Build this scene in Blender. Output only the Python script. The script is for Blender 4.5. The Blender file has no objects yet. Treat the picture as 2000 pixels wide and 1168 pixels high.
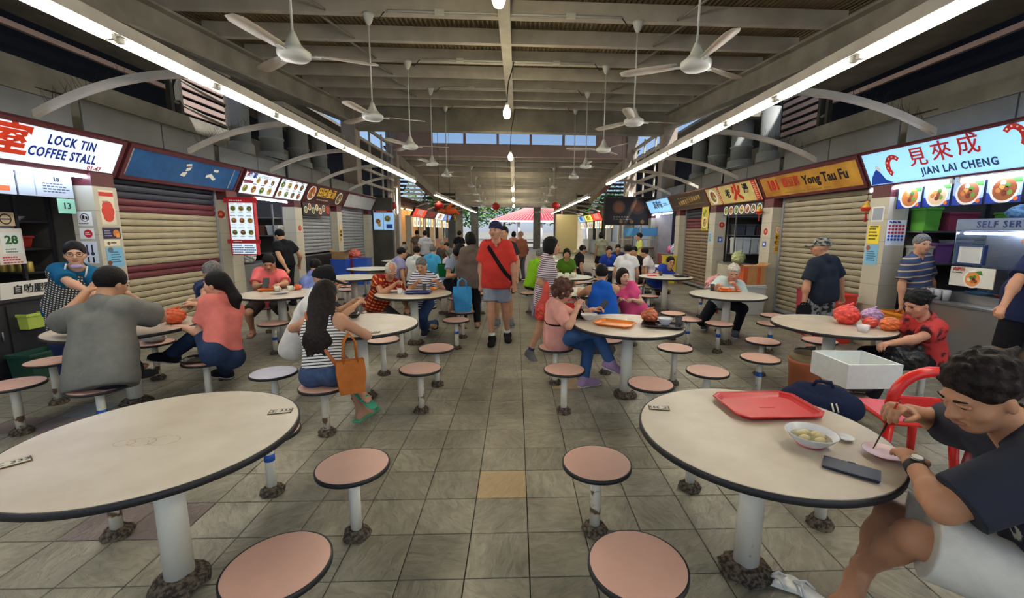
import bpy, bmesh, math, random
import numpy as np
from mathutils import Vector, Matrix
random.seed(7)
SC = bpy.context.scene
COL = SC.collection
PI = math.pi

# ---------------------------------------------------------------- camera, world, exposure
PITCH, YAW, ROLL, CAM_H, FPX, CX = 0.157188, -0.040816, 0.009569, 1.5757, 845.29, 1041.8
_f = Vector((-math.sin(YAW) * math.cos(PITCH), math.cos(YAW) * math.cos(PITCH), -math.sin(PITCH)))
_r = Vector((math.cos(YAW), math.sin(YAW), 0))
_u = _r.cross(_f)
_R = _r * math.cos(ROLL) + _u * math.sin(ROLL)
_U = _u * math.cos(ROLL) - _r * math.sin(ROLL)
cam_d = bpy.data.cameras.new('camera')
cam_d.sensor_fit = 'HORIZONTAL'
cam_d.sensor_width = 36
cam_d.lens = FPX * 36 / 2000
cam_d.shift_x = -(CX - 1000) / 2000
cam_d.clip_start = 0.05
cam_d.clip_end = 400
cam = bpy.data.objects.new('camera', cam_d)
COL.objects.link(cam)
cam.matrix_world = Matrix(((_R.x, _U.x, -_f.x, 0), (_R.y, _U.y, -_f.y, 0), (_R.z, _U.z, -_f.z, CAM_H), (0, 0, 0, 1)))
SC.camera = cam

w = bpy.data.worlds.new('sky')
SC.world = w
w.use_nodes = True
_bg = w.node_tree.nodes['Background']
_sky = w.node_tree.nodes.new('ShaderNodeTexSky')
_sky.sky_type = 'HOSEK_WILKIE'
_sky.turbidity = 6
_sky.ground_albedo = 0.4
_sky.sun_direction = (0.35, -0.5, 0.75)
w.node_tree.links.new(_sky.outputs[0], _bg.inputs[0])
SKY_STRENGTH = 1.6
TUBE_STRENGTH = 41.0
BULB_STRENGTH = 60.0
_bg.inputs[1].default_value = SKY_STRENGTH
sun_d = bpy.data.lights.new('sun', 'SUN')
sun_d.energy = 3.0
sun_d.angle = 0.03
sun_d.color = (1.0, 0.95, 0.86)
sun = bpy.data.objects.new('sun', sun_d)
COL.objects.link(sun)
sun.rotation_euler = Vector((0.35, -0.5, 0.75)).to_track_quat('Z', 'Y').to_euler()
SC.cycles.max_bounces = 8
SC.cycles.diffuse_bounces = 4
SC.cycles.glossy_bounces = 3
SC.cycles.transmission_bounces = 6
SC.cycles.caustics_reflective = False
SC.cycles.caustics_refractive = False
SC.view_settings.view_transform = 'Standard'
SC.view_settings.look = 'None'
SC.view_settings.gamma = 1
SC.view_settings.use_curve_mapping = False
SC.view_settings.exposure = 1.18

# ---------------------------------------------------------------- materials
def lin(c):
    """sRGB 0-255 to linear"""
    out = []
    for v in c[:3]:
        v /= 255.0
        out.append(v / 12.92 if v <= 0.04045 else ((v + 0.055) / 1.055) ** 2.4)
    return tuple(out) + (1.0,)

MATS = {}
def mat(name, rgb=(200, 200, 200), rough=0.6, metal=0.0, emit=0.0, emit_rgb=None, noise=0.0, nscale=8.0, bump=0.0, bscale=40.0, trans=0.0, alpha=1.0, spec=0.4, rgb2=None, nlo=0.35, nhi=0.65, rnd=0.0, sss=0.0, coat=0.0):
    if name in MATS:
        return MATS[name]
    m = bpy.data.materials.new(name)
    m.use_nodes = True
    nt = m.node_tree
    b = nt.nodes['Principled BSDF']
    b.inputs['Base Color'].default_value = lin(rgb)
    b.inputs['Roughness'].default_value = rough
    b.inputs['Metallic'].default_value = metal
    b.inputs['Specular IOR Level'].default_value = spec
    if coat: b.inputs['Coat Weight'].default_value = coat
    if trans: b.inputs['Transmission Weight'].default_value = trans
    if alpha < 1: b.inputs['Alpha'].default_value = alpha
    if emit:
        b.inputs['Emission Color'].default_value = lin(emit_rgb or rgb)
        b.inputs['Emission Strength'].default_value = emit
    tc = None
    if noise or rgb2 or bump or rnd:
        tc = nt.nodes.new('ShaderNodeTexCoord')
    if noise or rgb2:
        n = nt.nodes.new('ShaderNodeTexNoise')
        n.inputs['Scale'].default_value = nscale
        n.inputs['Detail'].default_value = 5
        nt.links.new(tc.outputs['Object'], n.inputs['Vector'])
        r = nt.nodes.new('ShaderNodeValToRGB')
        r.color_ramp.elements[0].position = nlo
        r.color_ramp.elements[1].position = nhi
        c2 = lin(rgb2) if rgb2 else tuple(v * (1 - noise) for v in lin(rgb)[:3]) + (1,)
        r.color_ramp.elements[0].color = c2
        r.color_ramp.elements[1].color = lin(rgb)
        nt.links.new(n.outputs['Fac'], r.inputs[0])
        nt.links.new(r.outputs[0], b.inputs['Base Color'])
    if rnd:
        oi = nt.nodes.new('ShaderNodeObjectInfo')
        hsv = nt.nodes.new('ShaderNodeHueSaturation')
        mr = nt.nodes.new('ShaderNodeMapRange')
        mr.inputs[3].default_value = 1 - rnd
        mr.inputs[4].default_value = 1 + rnd
        nt.links.new(oi.outputs['Random'], mr.inputs[0])
        nt.links.new(mr.outputs[0], hsv.inputs['Value'])
        src = b.inputs['Base Color'].links[0].from_socket if b.inputs['Base Color'].links else None
        if src: nt.links.new(src, hsv.inputs['Color'])
        else: hsv.inputs['Color'].default_value = lin(rgb)
        nt.links.new(hsv.outputs[0], b.inputs['Base Color'])
    if bump:
        n2 = nt.nodes.new('ShaderNodeTexNoise')
        n2.inputs['Scale'].default_value = bscale
        n2.inputs['Detail'].default_value = 6
        nt.links.new(tc.outputs['Object'], n2.inputs['Vector'])
        bp = nt.nodes.new('ShaderNodeBump')
        bp.inputs['Strength'].default_value = bump
        bp.inputs['Distance'].default_value = 0.02
        nt.links.new(n2.outputs['Fac'], bp.inputs['Height'])
        nt.links.new(bp.outputs[0], b.inputs['Normal'])
    MATS[name] = m
    return m

def stripe_mat(name, a, b_, period, duty=0.5, axis=2, rgb3=None, period2=0, attr='tc', rough=0.85):
    """cloth with woven bands that follow the garment's own rest coordinates"""
    if name in MATS: return MATS[name]
    m = bpy.data.materials.new(name); m.use_nodes = True
    nt = m.node_tree; bs = nt.nodes['Principled BSDF']
    bs.inputs['Roughness'].default_value = rough
    bs.inputs['Specular IOR Level'].default_value = 0.2
    at = nt.nodes.new('ShaderNodeAttribute'); at.attribute_name = attr
    sp = nt.nodes.new('ShaderNodeSeparateXYZ'); nt.links.new(at.outputs['Vector'], sp.inputs[0])
    def band(ax, per, du):
        d = nt.nodes.new('ShaderNodeMath'); d.operation = 'DIVIDE'; d.inputs[1].default_value = per
        nt.links.new(sp.outputs[ax], d.inputs[0])
        f = nt.nodes.new('ShaderNodeMath'); f.operation = 'FRACT'; nt.links.new(d.outputs[0], f.inputs[0])
        l = nt.nodes.new('ShaderNodeMath'); l.operation = 'LESS_THAN'; l.inputs[1].default_value = du
        nt.links.new(f.outputs[0], l.inputs[0]); return l.outputs[0]
    mx = nt.nodes.new('ShaderNodeMix'); mx.data_type = 'RGBA'
    mx.inputs[6].default_value = lin(a); mx.inputs[7].default_value = lin(b_)
    nt.links.new(band(axis, period, duty), mx.inputs[0])
    out = mx.outputs[2]
    if rgb3:
        mx2 = nt.nodes.new('ShaderNodeMix'); mx2.data_type = 'RGBA'
        nt.links.new(out, mx2.inputs[6]); mx2.inputs[7].default_value = lin(rgb3)
        nt.links.new(band(0, period2 or period, duty), mx2.inputs[0]); out = mx2.outputs[2]
    nt.links.new(out, bs.inputs['Base Color'])
    MATS[name] = m
    return m

def mark_mat(name, a, b_, attr='mark', rough=0.85):
    m = bpy.data.materials.new(name); m.use_nodes = True
    nt = m.node_tree; bs = nt.nodes['Principled BSDF']; bs.inputs['Roughness'].default_value = rough
    at = nt.nodes.new('ShaderNodeAttribute'); at.attribute_name = attr
    mx = nt.nodes.new('ShaderNodeMix'); mx.data_type = 'RGBA'
    mx.inputs[6].default_value = lin(a); mx.inputs[7].default_value = lin(b_)
    nt.links.new(at.outputs['Fac'], mx.inputs[0]); nt.links.new(mx.outputs[2], bs.inputs['Base Color'])
    MATS[name] = m; return m

def cloth(rgb, n=0.12):
    return mat('cloth_%d_%d_%d' % tuple(rgb), rgb, 0.9, noise=n, nscale=14, spec=0.15, bump=0.25, bscale=18)
def plastic(rgb, rough=0.35):
    return mat('plastic_%d_%d_%d' % tuple(rgb), rgb, rough, spec=0.5)
def paint(rgb, rough=0.6, n=0.15):
    return mat('paint_%d_%d_%d' % tuple(rgb), rgb, rough, noise=n, nscale=3)
def prnt(rgb):
    return mat('print_%d_%d_%d' % tuple(rgb), rgb, 0.6)
def glow(rgb, s):
    return mat('glow_%d_%d_%d_%.1f' % (tuple(rgb) + (s,)), rgb, 0.5, emit=s)

# ---------------------------------------------------------------- mesh building
class MB:
    def __init__(s): s.v = []; s.f = []; s.m = []; s.sm = []
    def add(s, v, f, m=0, smooth=False):
        o = len(s.v); s.v += [tuple(p) for p in v]
        s.f += [tuple(i + o for i in q) for q in f]; s.m += [m] * len(f); s.sm += [smooth] * len(f); return s
    def box(s, x0, x1, y0, y1, z0, z1, m=0):
        return s.add([(x0,y0,z0),(x1,y0,z0),(x1,y1,z0),(x0,y1,z0),(x0,y0,z1),(x1,y0,z1),(x1,y1,z1),(x0,y1,z1)],
                     [(0,3,2,1),(4,5,6,7),(0,1,5,4),(1,2,6,5),(2,3,7,6),(3,0,4,7)], m)
    def cbox(s, c, d, m=0): return s.box(c[0]-d[0]/2, c[0]+d[0]/2, c[1]-d[1]/2, c[1]+d[1]/2, c[2]-d[2]/2, c[2]+d[2]/2, m)
    def bbox(s, x0, x1, y0, y1, z0, z1, b=0.01, m=0):
        """box with chamfered edges"""
        v = []
        for z in (z0, z1):
            for y in (y0, y1):
                for x in (x0, x1):
                    sx = b if x == x0 else -b; sy = b if y == y0 else -b; sz = b if z == z0 else -b
                    v += [(x+sx, y+sy, z), (x+sx, y, z+sz), (x, y+sy, z+sz)]
        bm = bmesh.new()
        for p in v: bm.verts.new(p)
        bmesh.ops.convex_hull(bm, input=bm.verts)
        bm.verts.index_update()
        s.add([q.co[:] for q in bm.verts], [[q.index for q in f.verts] for f in bm.faces], m); bm.free(); return s
    def cone(s, a, b, ra, rb=None, n=12, m=0, caps=True, smooth=True):
        rb = ra if rb is None else rb
        a = Vector(a); b = Vector(b); d = (b - a).normalized()
        t = Vector((0,0,1)) if abs(d.z) < 0.9 else Vector((1,0,0))
        u = d.cross(t).normalized(); w_ = d.cross(u)
        v = []
        for c, r in ((a, ra), (b, rb)):
            for i in range(n):
                an = 2*PI*i/n; v.append(c + (u*math.cos(an) + w_*math.sin(an))*r)
        s.add(v, [(i, i+n, (i+1) % n + n, (i+1) % n) for i in range(n)], m, smooth)
        if caps:
            o = len(s.v) - 2*n
            s.f += [tuple(o+i for i in range(n)), tuple(o+n+n-1-i for i in range(n))]; s.m += [m, m]; s.sm += [False, False]
        return s
    def lathe(s, prof, c=(0,0,0), n=20, m=0, smooth=True):
        """prof: (r, z) or (r, z, mat) rings from bottom up"""
        o = len(s.v); k = len(prof)
        for p in prof:
            for i in range(n):
                an = 2*PI*i/n; s.v.append((c[0]+p[0]*math.cos(an), c[1]+p[0]*math.sin(an), c[2]+p[1]))
        for j in range(k-1):
            mm = prof[j+1][2] if len(prof[j+1]) > 2 else m
            for i in range(n):
                i2 = (i+1) % n
                s.f.append((o+j*n+i, o+j*n+i2, o+(j+1)*n+i2, o+(j+1)*n+i)); s.m.append(mm); s.sm.append(smooth)
        mm = prof[-1][2] if len(prof[-1]) > 2 else m
        if prof[0][0] > 1e-5: s.f.append(tuple(o+n-1-i for i in range(n))); s.m.append(m); s.sm.append(False)
        if prof[-1][0] > 1e-5: s.f.append(tuple(o+(k-1)*n+i for i in range(n))); s.m.append(mm); s.sm.append(False)
        return s
    def tube(s, pts, r, n=8, m=0):
        pts = [Vector(p) for p in pts]; rs = r if isinstance(r, (list, tuple)) else [r]*len(pts)
        o = len(s.v); pu = None
        for j, p in enumerate(pts):
            d = (pts[min(j+1, len(pts)-1)] - pts[max(j-1, 0)]).normalized()
            if pu is None:
                t = Vector((0,0,1)) if abs(d.z) < 0.9 else Vector((1,0,0)); u = d.cross(t).normalized()
            else: u = (pu - d*pu.dot(d)).normalized()
            pu = u; w_ = d.cross(u)
            for i in range(n):
                an = 2*PI*i/n; s.v.append(tuple(p + (u*math.cos(an)+w_*math.sin(an))*rs[j]))
        for j in range(len(pts)-1):
            for i in range(n):
                s.f.append((o+j*n+i, o+(j+1)*n+i, o+(j+1)*n+(i+1)%n, o+j*n+(i+1)%n)); s.m.append(m); s.sm.append(True)
        k = len(pts)-1
        s.f += [tuple(o+i for i in range(n)), tuple(o+k*n+n-1-i for i in range(n))]; s.m += [m, m]; s.sm += [False, False]
        return s
    def prism(s, poly, z0, z1, m=0):
        n = len(poly)
        return s.add([(x,y,z0) for x,y in poly]+[(x,y,z1) for x,y in poly],
            [tuple(range(n-1,-1,-1)), tuple(range(n,2*n))]+[(i,(i+1)%n,(i+1)%n+n,i+n) for i in range(n)], m)
    def sweep(s, prof, pts, m=0):
        """closed 2-D profile (list of Vectors offsets per point supplied by caller)"""
        return s
    def mesh(s, name, mats):
        me = bpy.data.meshes.new(name)
        me.from_pydata(s.v, [], s.f)
        me.polygons.foreach_set('material_index', s.m)
        me.polygons.foreach_set('use_smooth', s.sm)
        for q in mats if isinstance(mats, (list, tuple)) else [mats]: me.materials.append(q)
        me.update(); return me

def link(name, me, parent=None):
    o = bpy.data.objects.new(name, me); COL.objects.link(o)
    if parent is not None: o.parent = parent
    return o
def obj(name, mb, mats, parent=None): return link(name, mb.mesh(name, mats), parent)
def tag(o, label=None, cat=None, group=None, kind=None):
    if label: o['label'] = label
    if cat: o['category'] = cat
    if group: o['group'] = group
    if kind: o['kind'] = kind
    return o
def thing(name, label, cat, loc=(0,0,0), rz=0, group=None, mtx=None):
    o = bpy.data.objects.new(name, None); COL.objects.link(o); o.empty_display_size = 0.1
    if mtx is not None: o.matrix_world = mtx
    else: o.location = loc; o.rotation_euler = (0, 0, rz)
    return tag(o, label, cat, group)
def struct(name, mb, mats, label=None, parent=None):
    o = obj(name, mb, mats, parent)
    if parent is None: o['kind'] = 'structure'
    if label: o['label'] = label
    return o
KIDS = {}
def kids(o): return [c for c in o.children]
def copy_tree(o, parent=None, label=None, group=None):
    c = o.copy(); COL.objects.link(c); c.parent = parent
    if label: c['label'] = label
    if group: c['group'] = group
    for ch in o.children: copy_tree(ch, c)
    return c
def frame(o, u, v):
    """matrix with x along u, y along v, z out of the face"""
    u = Vector(u).normalized(); v = Vector(v).normalized(); n = u.cross(v).normalized(); v = n.cross(u)
    return Matrix(((u.x, v.x, n.x, o[0]), (u.y, v.y, n.y, o[1]), (u.z, v.z, n.z, o[2]), (0,0,0,1)))
def text(body, size, x, y, m, parent, z=0.004, name='lettering', align='CENTER', bold=0.0, sx=1.0, shear=0.0, ext=0.0015, rot=0):
    sp = 1.18 if body.isupper() and len(body) > 5 else 1.0
    c = bpy.data.curves.new('t', 'FONT'); c.body = body; c.size = size; c.align_x = align; c.align_y = 'CENTER'
    c.offset = bold; c.extrude = ext; c.resolution_u = 2; c.shear = shear; c.space_character = sp
    t = bpy.data.objects.new('t', c); COL.objects.link(t)
    me = bpy.data.meshes.new_from_object(t); bpy.data.objects.remove(t); bpy.data.curves.remove(c)
    me.materials.clear(); me.materials.append(m)
    o = link(name, me, parent); o.location = (x, y, z); o.scale = (sx, 1, 1); o.rotation_euler = (0, 0, rot)
    return o
# ================================================================ the setting
def tile_material(name, rgb, rgb2):
    m = bpy.data.materials.new(name); m.use_nodes = True
    nt = m.node_tree; b = nt.nodes['Principled BSDF']
    geo = nt.nodes.new('ShaderNodeNewGeometry')
    n1 = nt.nodes.new('ShaderNodeTexNoise'); n1.inputs['Scale'].default_value = 2.3; n1.inputs['Detail'].default_value = 6
    n2 = nt.nodes.new('ShaderNodeTexNoise'); n2.inputs['Scale'].default_value = 22; n2.inputs['Detail'].default_value = 8; n2.inputs['Distortion'].default_value = 1.2
    wv = nt.nodes.new('ShaderNodeVectorRotate'); wv.rotation_type = 'Z_AXIS'
    oi = nt.nodes.new('ShaderNodeObjectInfo')
    mu = nt.nodes.new('ShaderNodeMath'); mu.operation = 'MULTIPLY'; mu.inputs[1].default_value = 6.28
    nt.links.new(oi.outputs['Random'], mu.inputs[0]); nt.links.new(mu.outputs[0], wv.inputs['Angle'])
    sc = nt.nodes.new('ShaderNodeMapping'); sc.inputs['Scale'].default_value = (1, 0.38, 1)
    nt.links.new(geo.outputs['Position'], wv.inputs['Vector']); nt.links.new(wv.outputs[0], sc.inputs[0])
    nt.links.new(sc.outputs[0], n2.inputs['Vector']); nt.links.new(geo.outputs['Position'], n1.inputs['Vector'])
    r = nt.nodes.new('ShaderNodeValToRGB')
    r.color_ramp.elements[0].position = 0.3; r.color_ramp.elements[1].position = 0.72
    r.color_ramp.elements[0].color = lin(rgb2); r.color_ramp.elements[1].color = lin(rgb)
    mx = nt.nodes.new('ShaderNodeMath'); mx.operation = 'ADD'
    m1 = nt.nodes.new('ShaderNodeMath'); m1.operation = 'MULTIPLY'; m1.inputs[1].default_value = 0.55
    m2 = nt.nodes.new('ShaderNodeMath'); m2.operation = 'MULTIPLY'; m2.inputs[1].default_value = 0.45
    nt.links.new(n1.outputs['Fac'], m1.inputs[0]); nt.links.new(n2.outputs['Fac'], m2.inputs[0])
    nt.links.new(m1.outputs[0], mx.inputs[0]); nt.links.new(m2.outputs[0], mx.inputs[1]); nt.links.new(mx.outputs[0], r.inputs[0])
    hsv = nt.nodes.new('ShaderNodeHueSaturation'); mr = nt.nodes.new('ShaderNodeMapRange')
    mr.inputs[3].default_value = 0.82; mr.inputs[4].default_value = 1.12
    nt.links.new(oi.outputs['Random'], mr.inputs[0]); nt.links.new(mr.outputs[0], hsv.inputs['Value'])
    nt.links.new(r.outputs[0], hsv.inputs['Color']); nt.links.new(hsv.outputs[0], b.inputs['Base Color'])
    b.inputs['Roughness'].default_value = 0.42; b.inputs['Specular IOR Level'].default_value = 0.5
    bp = nt.nodes.new('ShaderNodeBump'); bp.inputs['Strength'].default_value = 1.0; bp.inputs['Distance'].default_value = 0.012
    nt.links.new(n2.outputs['Fac'], bp.inputs['Height']); nt.links.new(bp.outputs[0], b.inputs['Normal'])
    MATS[name] = m; return m
T_GREY = tile_material('slate_tile', (174, 167, 147), (102, 98, 85))
T_TAN = tile_material('tan_tile', (206, 180, 138), (176, 150, 112))
T_PINK = tile_material('plum_tile', (140, 122, 116), (112, 98, 95))
T_BLUE = tile_material('blue_grey_tile', (128, 136, 140), (100, 108, 112))
GROUT = mat('grout', (66, 60, 50), 0.9)
floor = struct('floor', MB().box(-9, 9, -5, 42, -0.1, -0.008), GROUT, 'grey slate tiled floor with dark joints')
def tile_mesh(m):
    a, b, h = 0.1475, 0.145, 0.008
    mb = MB().add([(-a,-a,-h),(a,-a,-h),(a,a,-h),(-a,a,-h),(-a,-a,-0.002),(a,-a,-0.002),(a,a,-0.002),(-a,a,-0.002),(-b,-b,0),(b,-b,0),(b,b,0),(-b,b,0)],
        [(0,1,5,4),(1,2,6,5),(2,3,7,6),(3,0,4,7),(4,5,9,8),(5,6,10,9),(6,7,11,10),(7,4,8,11),(8,9,10,11)])
    return mb.mesh('tile', m)
TX0, TY0 = 0.068, 1.765
tg, tt, tp, tb = tile_mesh(T_GREY), tile_mesh(T_TAN), tile_mesh(T_PINK), tile_mesh(T_BLUE)
cells = []
for i in range(-21, 21):
    for j in range(-18, 128):
        cells.append((TX0 + 0.3*i + 0.15, TY0 + 0.3*j + 0.15, i, j))
def in_view(x, y):
    return y > 0.95 and abs(x) < 1.12*(y*0.99 + 0.25) + 0.2 and abs(x) < 5.4
near = sorted([c for c in cells if in_view(c[0], c[1])], key=lambda c: c[0]**2 + c[1]**2)[:300]
nearset = set((c[2], c[3]) for c in near)
special = {(-1, 2): tt, (-7, 1): tp, (-8, 1): tp, (-13, 5): tp, (-14, 5): tp, (-13, 6): tb, (-14, 4): tb, (-10, 2): tp, (-2, 9): tg, (1, 8): tt}
for x, y, i, j in near:
    o = link('tile', special.get((i, j), tg), floor); o.location = (x, y, 0)
mb = MB()
for x, y, i, j in cells:
    if (i, j) in nearset: continue
    a = 0.1475
    mb.add([(x-a,y-a,0),(x+a,y-a,0),(x+a,y+a,0),(x-a,y+a,0)], [(0,1,2,3)])
o = obj('tiles', mb, T_GREY, floor); o['kind'] = 'stuff'

# ---- painted steel and concrete of the hall
STEEL = mat('grey_painted_steel', (208, 203, 194), 0.6, noise=0.18, nscale=2.5)
STEEL_D = mat('dull_steel', (150, 144, 134), 0.65, noise=0.25, nscale=2)
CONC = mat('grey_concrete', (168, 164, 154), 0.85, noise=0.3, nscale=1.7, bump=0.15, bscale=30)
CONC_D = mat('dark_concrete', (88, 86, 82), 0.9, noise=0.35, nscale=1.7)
DARKV = mat('void_shade_colour', (28, 30, 38), 0.9, noise=0.3, nscale=1.2)  # near-black colour stands in for the unlit void behind the bays
PINK = mat('dusty_pink_paint', (206, 182, 178), 0.7, noise=0.12, nscale=2)
SHEET = mat('brown_roof_sheet', (132, 117, 88), 0.7, noise=0.25, nscale=2)
WHITE_P = mat('white_paint', (222, 222, 214), 0.5, noise=0.1, nscale=3)
SLOPE = 0.085
XL, XR = -5.5, 5.2          # centre lines of the long roof beams
PURL = [7.43 + 1.25*k for k in range(-8, 7)]
def rz1(y): return 4.247 + SLOPE * y
def corrugated(name, x0, x1, ys, zf, parent, period=0.085, amp=0.02):
    n = int((x1-x0)/period*4); mb = MB(); v = []
    for y in ys:
        for k in range(n+1):
            ph = k % 4; x = x0 + k*period/4
            v.append((x, y, zf(y) + (amp if ph in (0, 1) else -amp)))
    f = []
    for j in range(len(ys)-1):
        for k in range(n): a = j*(n+1)+k; f.append((a, a+1, a+n+2, a+n+1))
    mb.add(v, f); o = obj(name, mb, SHEET, parent); return o
PD = 0.25
ceiling = struct('ceiling', MB().add([(-6.1,-3.4,rz1(-3.4)+.34),(5.8,-3.4,rz1(-3.4)+.34),(5.8,20.4,rz1(20.4)+.34),(-6.1,20.4,rz1(20.4)+.34)], [(0,1,2,3)]), CONC_D, 'sloping corrugated roof over the near hall')  # far end lengthened to keep the sun off the pink wall
corrugated('roof_sheet', -6.1, 5.8, [-3.4, 20.4], lambda y: rz1(y)+PD+0.03, ceiling)
def purlin_mesh(x0, x1, h=PD):
    mb = MB().box(x0, x1, -0.015, 0.0, 0, h)
    mb.box(x0, x1, 0, 0.1, 0, 0.016); mb.box(x0, x1, 0, 0.1, h-0.016, h)
    return mb.mesh('purlin', STEEL)
pm = purlin_mesh(XL-0.15, XR+0.15)
for y in PURL:
    o = link('purlin', pm, ceiling); o.location = (0, y, rz1(y))
def sloped_beam(mb, x0, x1, ya, yb, za0, za1, zb0, zb1):
    mb.add([(x0,ya,za0),(x1,ya,za0),(x1,yb,zb0),(x0,yb,zb0),(x0,ya,za1),(x1,ya,za1),(x1,yb,zb1),(x0,yb,zb1)],
           [(0,3,2,1),(4,5,6,7),(0,1,5,4),(1,2,6,5),(2,3,7,6),(3,0,4,7)]); return mb
def main_beam(name, xc, label):
    ya, yb, d = -3.4, 15.4, 0.5; t0, t1 = rz1(ya)-0.004, rz1(yb)-0.004; mb = MB()
    sloped_beam(mb, xc-0.02, xc+0.02, ya, yb, t0-d, t0, t1-d, t1)
    sloped_beam(mb, xc-0.17, xc+0.17, ya, yb, t0-0.04, t0, t1-0.04, t1)
    sloped_beam(mb, xc-0.17, xc+0.17, ya, yb, t0-d, t0-d+0.04, t1-d, t1-d+0.04)
    return struct(name, mb, CONC, label)
main_beam('beam_left', XL, 'deep grey beam rising along the left of the near roof')
main_beam('beam_right', XR, 'deep grey beam rising along the right of the near roof')
ya, yb = -3.4, 15.4
struct('beam_middle', sloped_beam(MB(), -0.29, -0.10, ya, yb, rz1(ya)-0.06, rz1(ya)+0.2, rz1(yb)-0.06, rz1(yb)+0.2), STEEL, 'slim steel beam down the middle of the near roof')
for sx in (-3.2, 2.8):
    mb = MB()
    for y in PURL[6:13]:
        s = 0.2 if sx < 0 else -0.2
        mb.tube([(sx-s*1.2, y, rz1(y)+0.2), (sx+s*1.2, y+1.24, rz1(y+1.24)+0.03)], 0.018, 6)
    tag(obj('sag_rods', mb, STEEL_D, ceiling), kind='stuff')
struct('beam_cross', MB().box(XL, XR, 15.4, 15.8, 4.88, 5.6), CONC, 'grey cross girder at the top of the near roof')
COLP = mat('column_paint', (180, 168, 160), 0.6, noise=0.15, nscale=3)
for nm, x, y, lab in (('column_left_near', -5.62, 15.6, 'near grey column of the left row'), ('column_right_near', 5.3, 15.6, 'near grey column of the right row'),
                      ('column_left_far', -5.6, 20.6, 'far pinkish column of the left row with a vertical tube'), ('column_right_far', 5.3, 20.6, 'far pinkish column of the right row with a vertical tube')):
    struct(nm, MB().bbox(x-0.24, x+0.24, y-0.22, y+0.22, 0, 6.2 if y > 18 else 5.5, 0.02), COLP, lab)
struct('wall_clerestory', MB().box(-5.6, 5.3, 20.5, 20.8, 4.88, 5.36).box(-5.6, -3.85, 20.52, 20.75, 5.36, 7.0).box(3.65, 5.3, 20.52, 20.75, 5.36, 7.0).box(-3.85, 3.65, 20.52, 20.75, 6.1, 7.0), PINK, 'dusty pink cross wall with a strip of high windows')
win = struct('window_1', MB().box(-3.85, 3.65, 20.5, 20.75, 5.36, 5.42).box(-3.85, 3.65, 20.5, 20.75, 6.04, 6.1), PINK, 'strip of clear high windows in the pink cross wall')
GLASS = mat('pane_glass', (235, 240, 245), 0.03, trans=1.0, spec=0.5)
for k in range(5):
    xa = -3.85 + 1.5*k
    obj('mullion', MB().box(xa-0.05, xa+0.05, 20.5, 20.72, 5.42, 6.04), PINK, win)
    obj('pane', MB().box(xa+0.05, xa+1.45, 20.6, 20.61, 5.42, 6.04), GLASS, win)
def rz2(y): return 4.95 - 0.085*(y-20.8)
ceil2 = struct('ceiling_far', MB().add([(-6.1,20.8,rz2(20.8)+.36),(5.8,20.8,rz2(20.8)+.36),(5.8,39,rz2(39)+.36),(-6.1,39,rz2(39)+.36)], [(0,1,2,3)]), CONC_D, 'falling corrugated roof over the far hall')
corrugated('roof_sheet', -6.1, 5.8, [20.8, 39], lambda y: rz2(y)+PD+0.03, ceil2, period=0.17)
for k in range(14):
    y = 21.7 + 1.25*k
    o = link('purlin', pm, ceil2); o.location = (0, y, rz2(y))
for nm, xc, lab in (('beam_left_far', XL, 'brown beam falling along the left of the far roof'), ('beam_right_far', XR, 'brown beam falling along the right of the far roof')):
    struct(nm, sloped_beam(MB(), xc-0.16, xc+0.16, 20.8, 39, rz2(20.8)-0.5, rz2(20.8)-.004, rz2(39)-0.5, rz2(39)-.004), STEEL_D, lab)
struct('beam_middle_far', sloped_beam(MB(), -0.29, -0.10, 20.8, 39, rz2(20.8)-0.06, rz2(20.8)+0.2, rz2(39)-0.06, rz2(39)+0.2), STEEL, 'slim steel beam down the middle of the far roof')

# side bays above the stalls: soffit, rails, parapet and backs coloured as shade
for s, side, xw in ((-1, 'left', 0.0), (1, 'right', -0.3)):
    X = lambda a: s*(a + xw)
    def bx(mb, a, b, y0, y1, z0, z1): return mb.box(min(X(a), X(b)), max(X(a), X(b)), y0, y1, z0, z1)
    struct('ceiling_bay_'+side, bx(bx(bx(MB(), 5.68, 7.05, -3.4, 9.4, 4.5, 4.62), 5.68, 7.05, 11.4, 15.3, 4.5, 4.62), 7.05, 8.9, -3.4, 30.8, 5.6, 5.7), CONC, 'dull soffit over the %s side bay' % side)
    struct('rail_'+side, bx(MB(), 6.95, 7.02, 0, 9.4, 4.28, 4.36), PINK, 'thin pink rail high behind the %s stalls' % side)
    struct('wall_'+side, bx(MB(), 8.4, 8.5, -0.5, 30.8, 0, 5.6), DARKV, 'back wall of the %s stalls, coloured dark for a shaded void' % side)
    struct('trim_parapet_'+side, bx(MB(), 6.9, 7.02, 1.2, 16.2, 2.7, 3.88), CONC, 'concrete parapet behind the %s signboards' % side)
    struct('ceiling_stalls_'+side, bx(MB(), 5.4, 8.4, 1.2, 16.2, 2.64, 2.7), CONC_D, 'slab over the %s stalls' % side)
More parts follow.
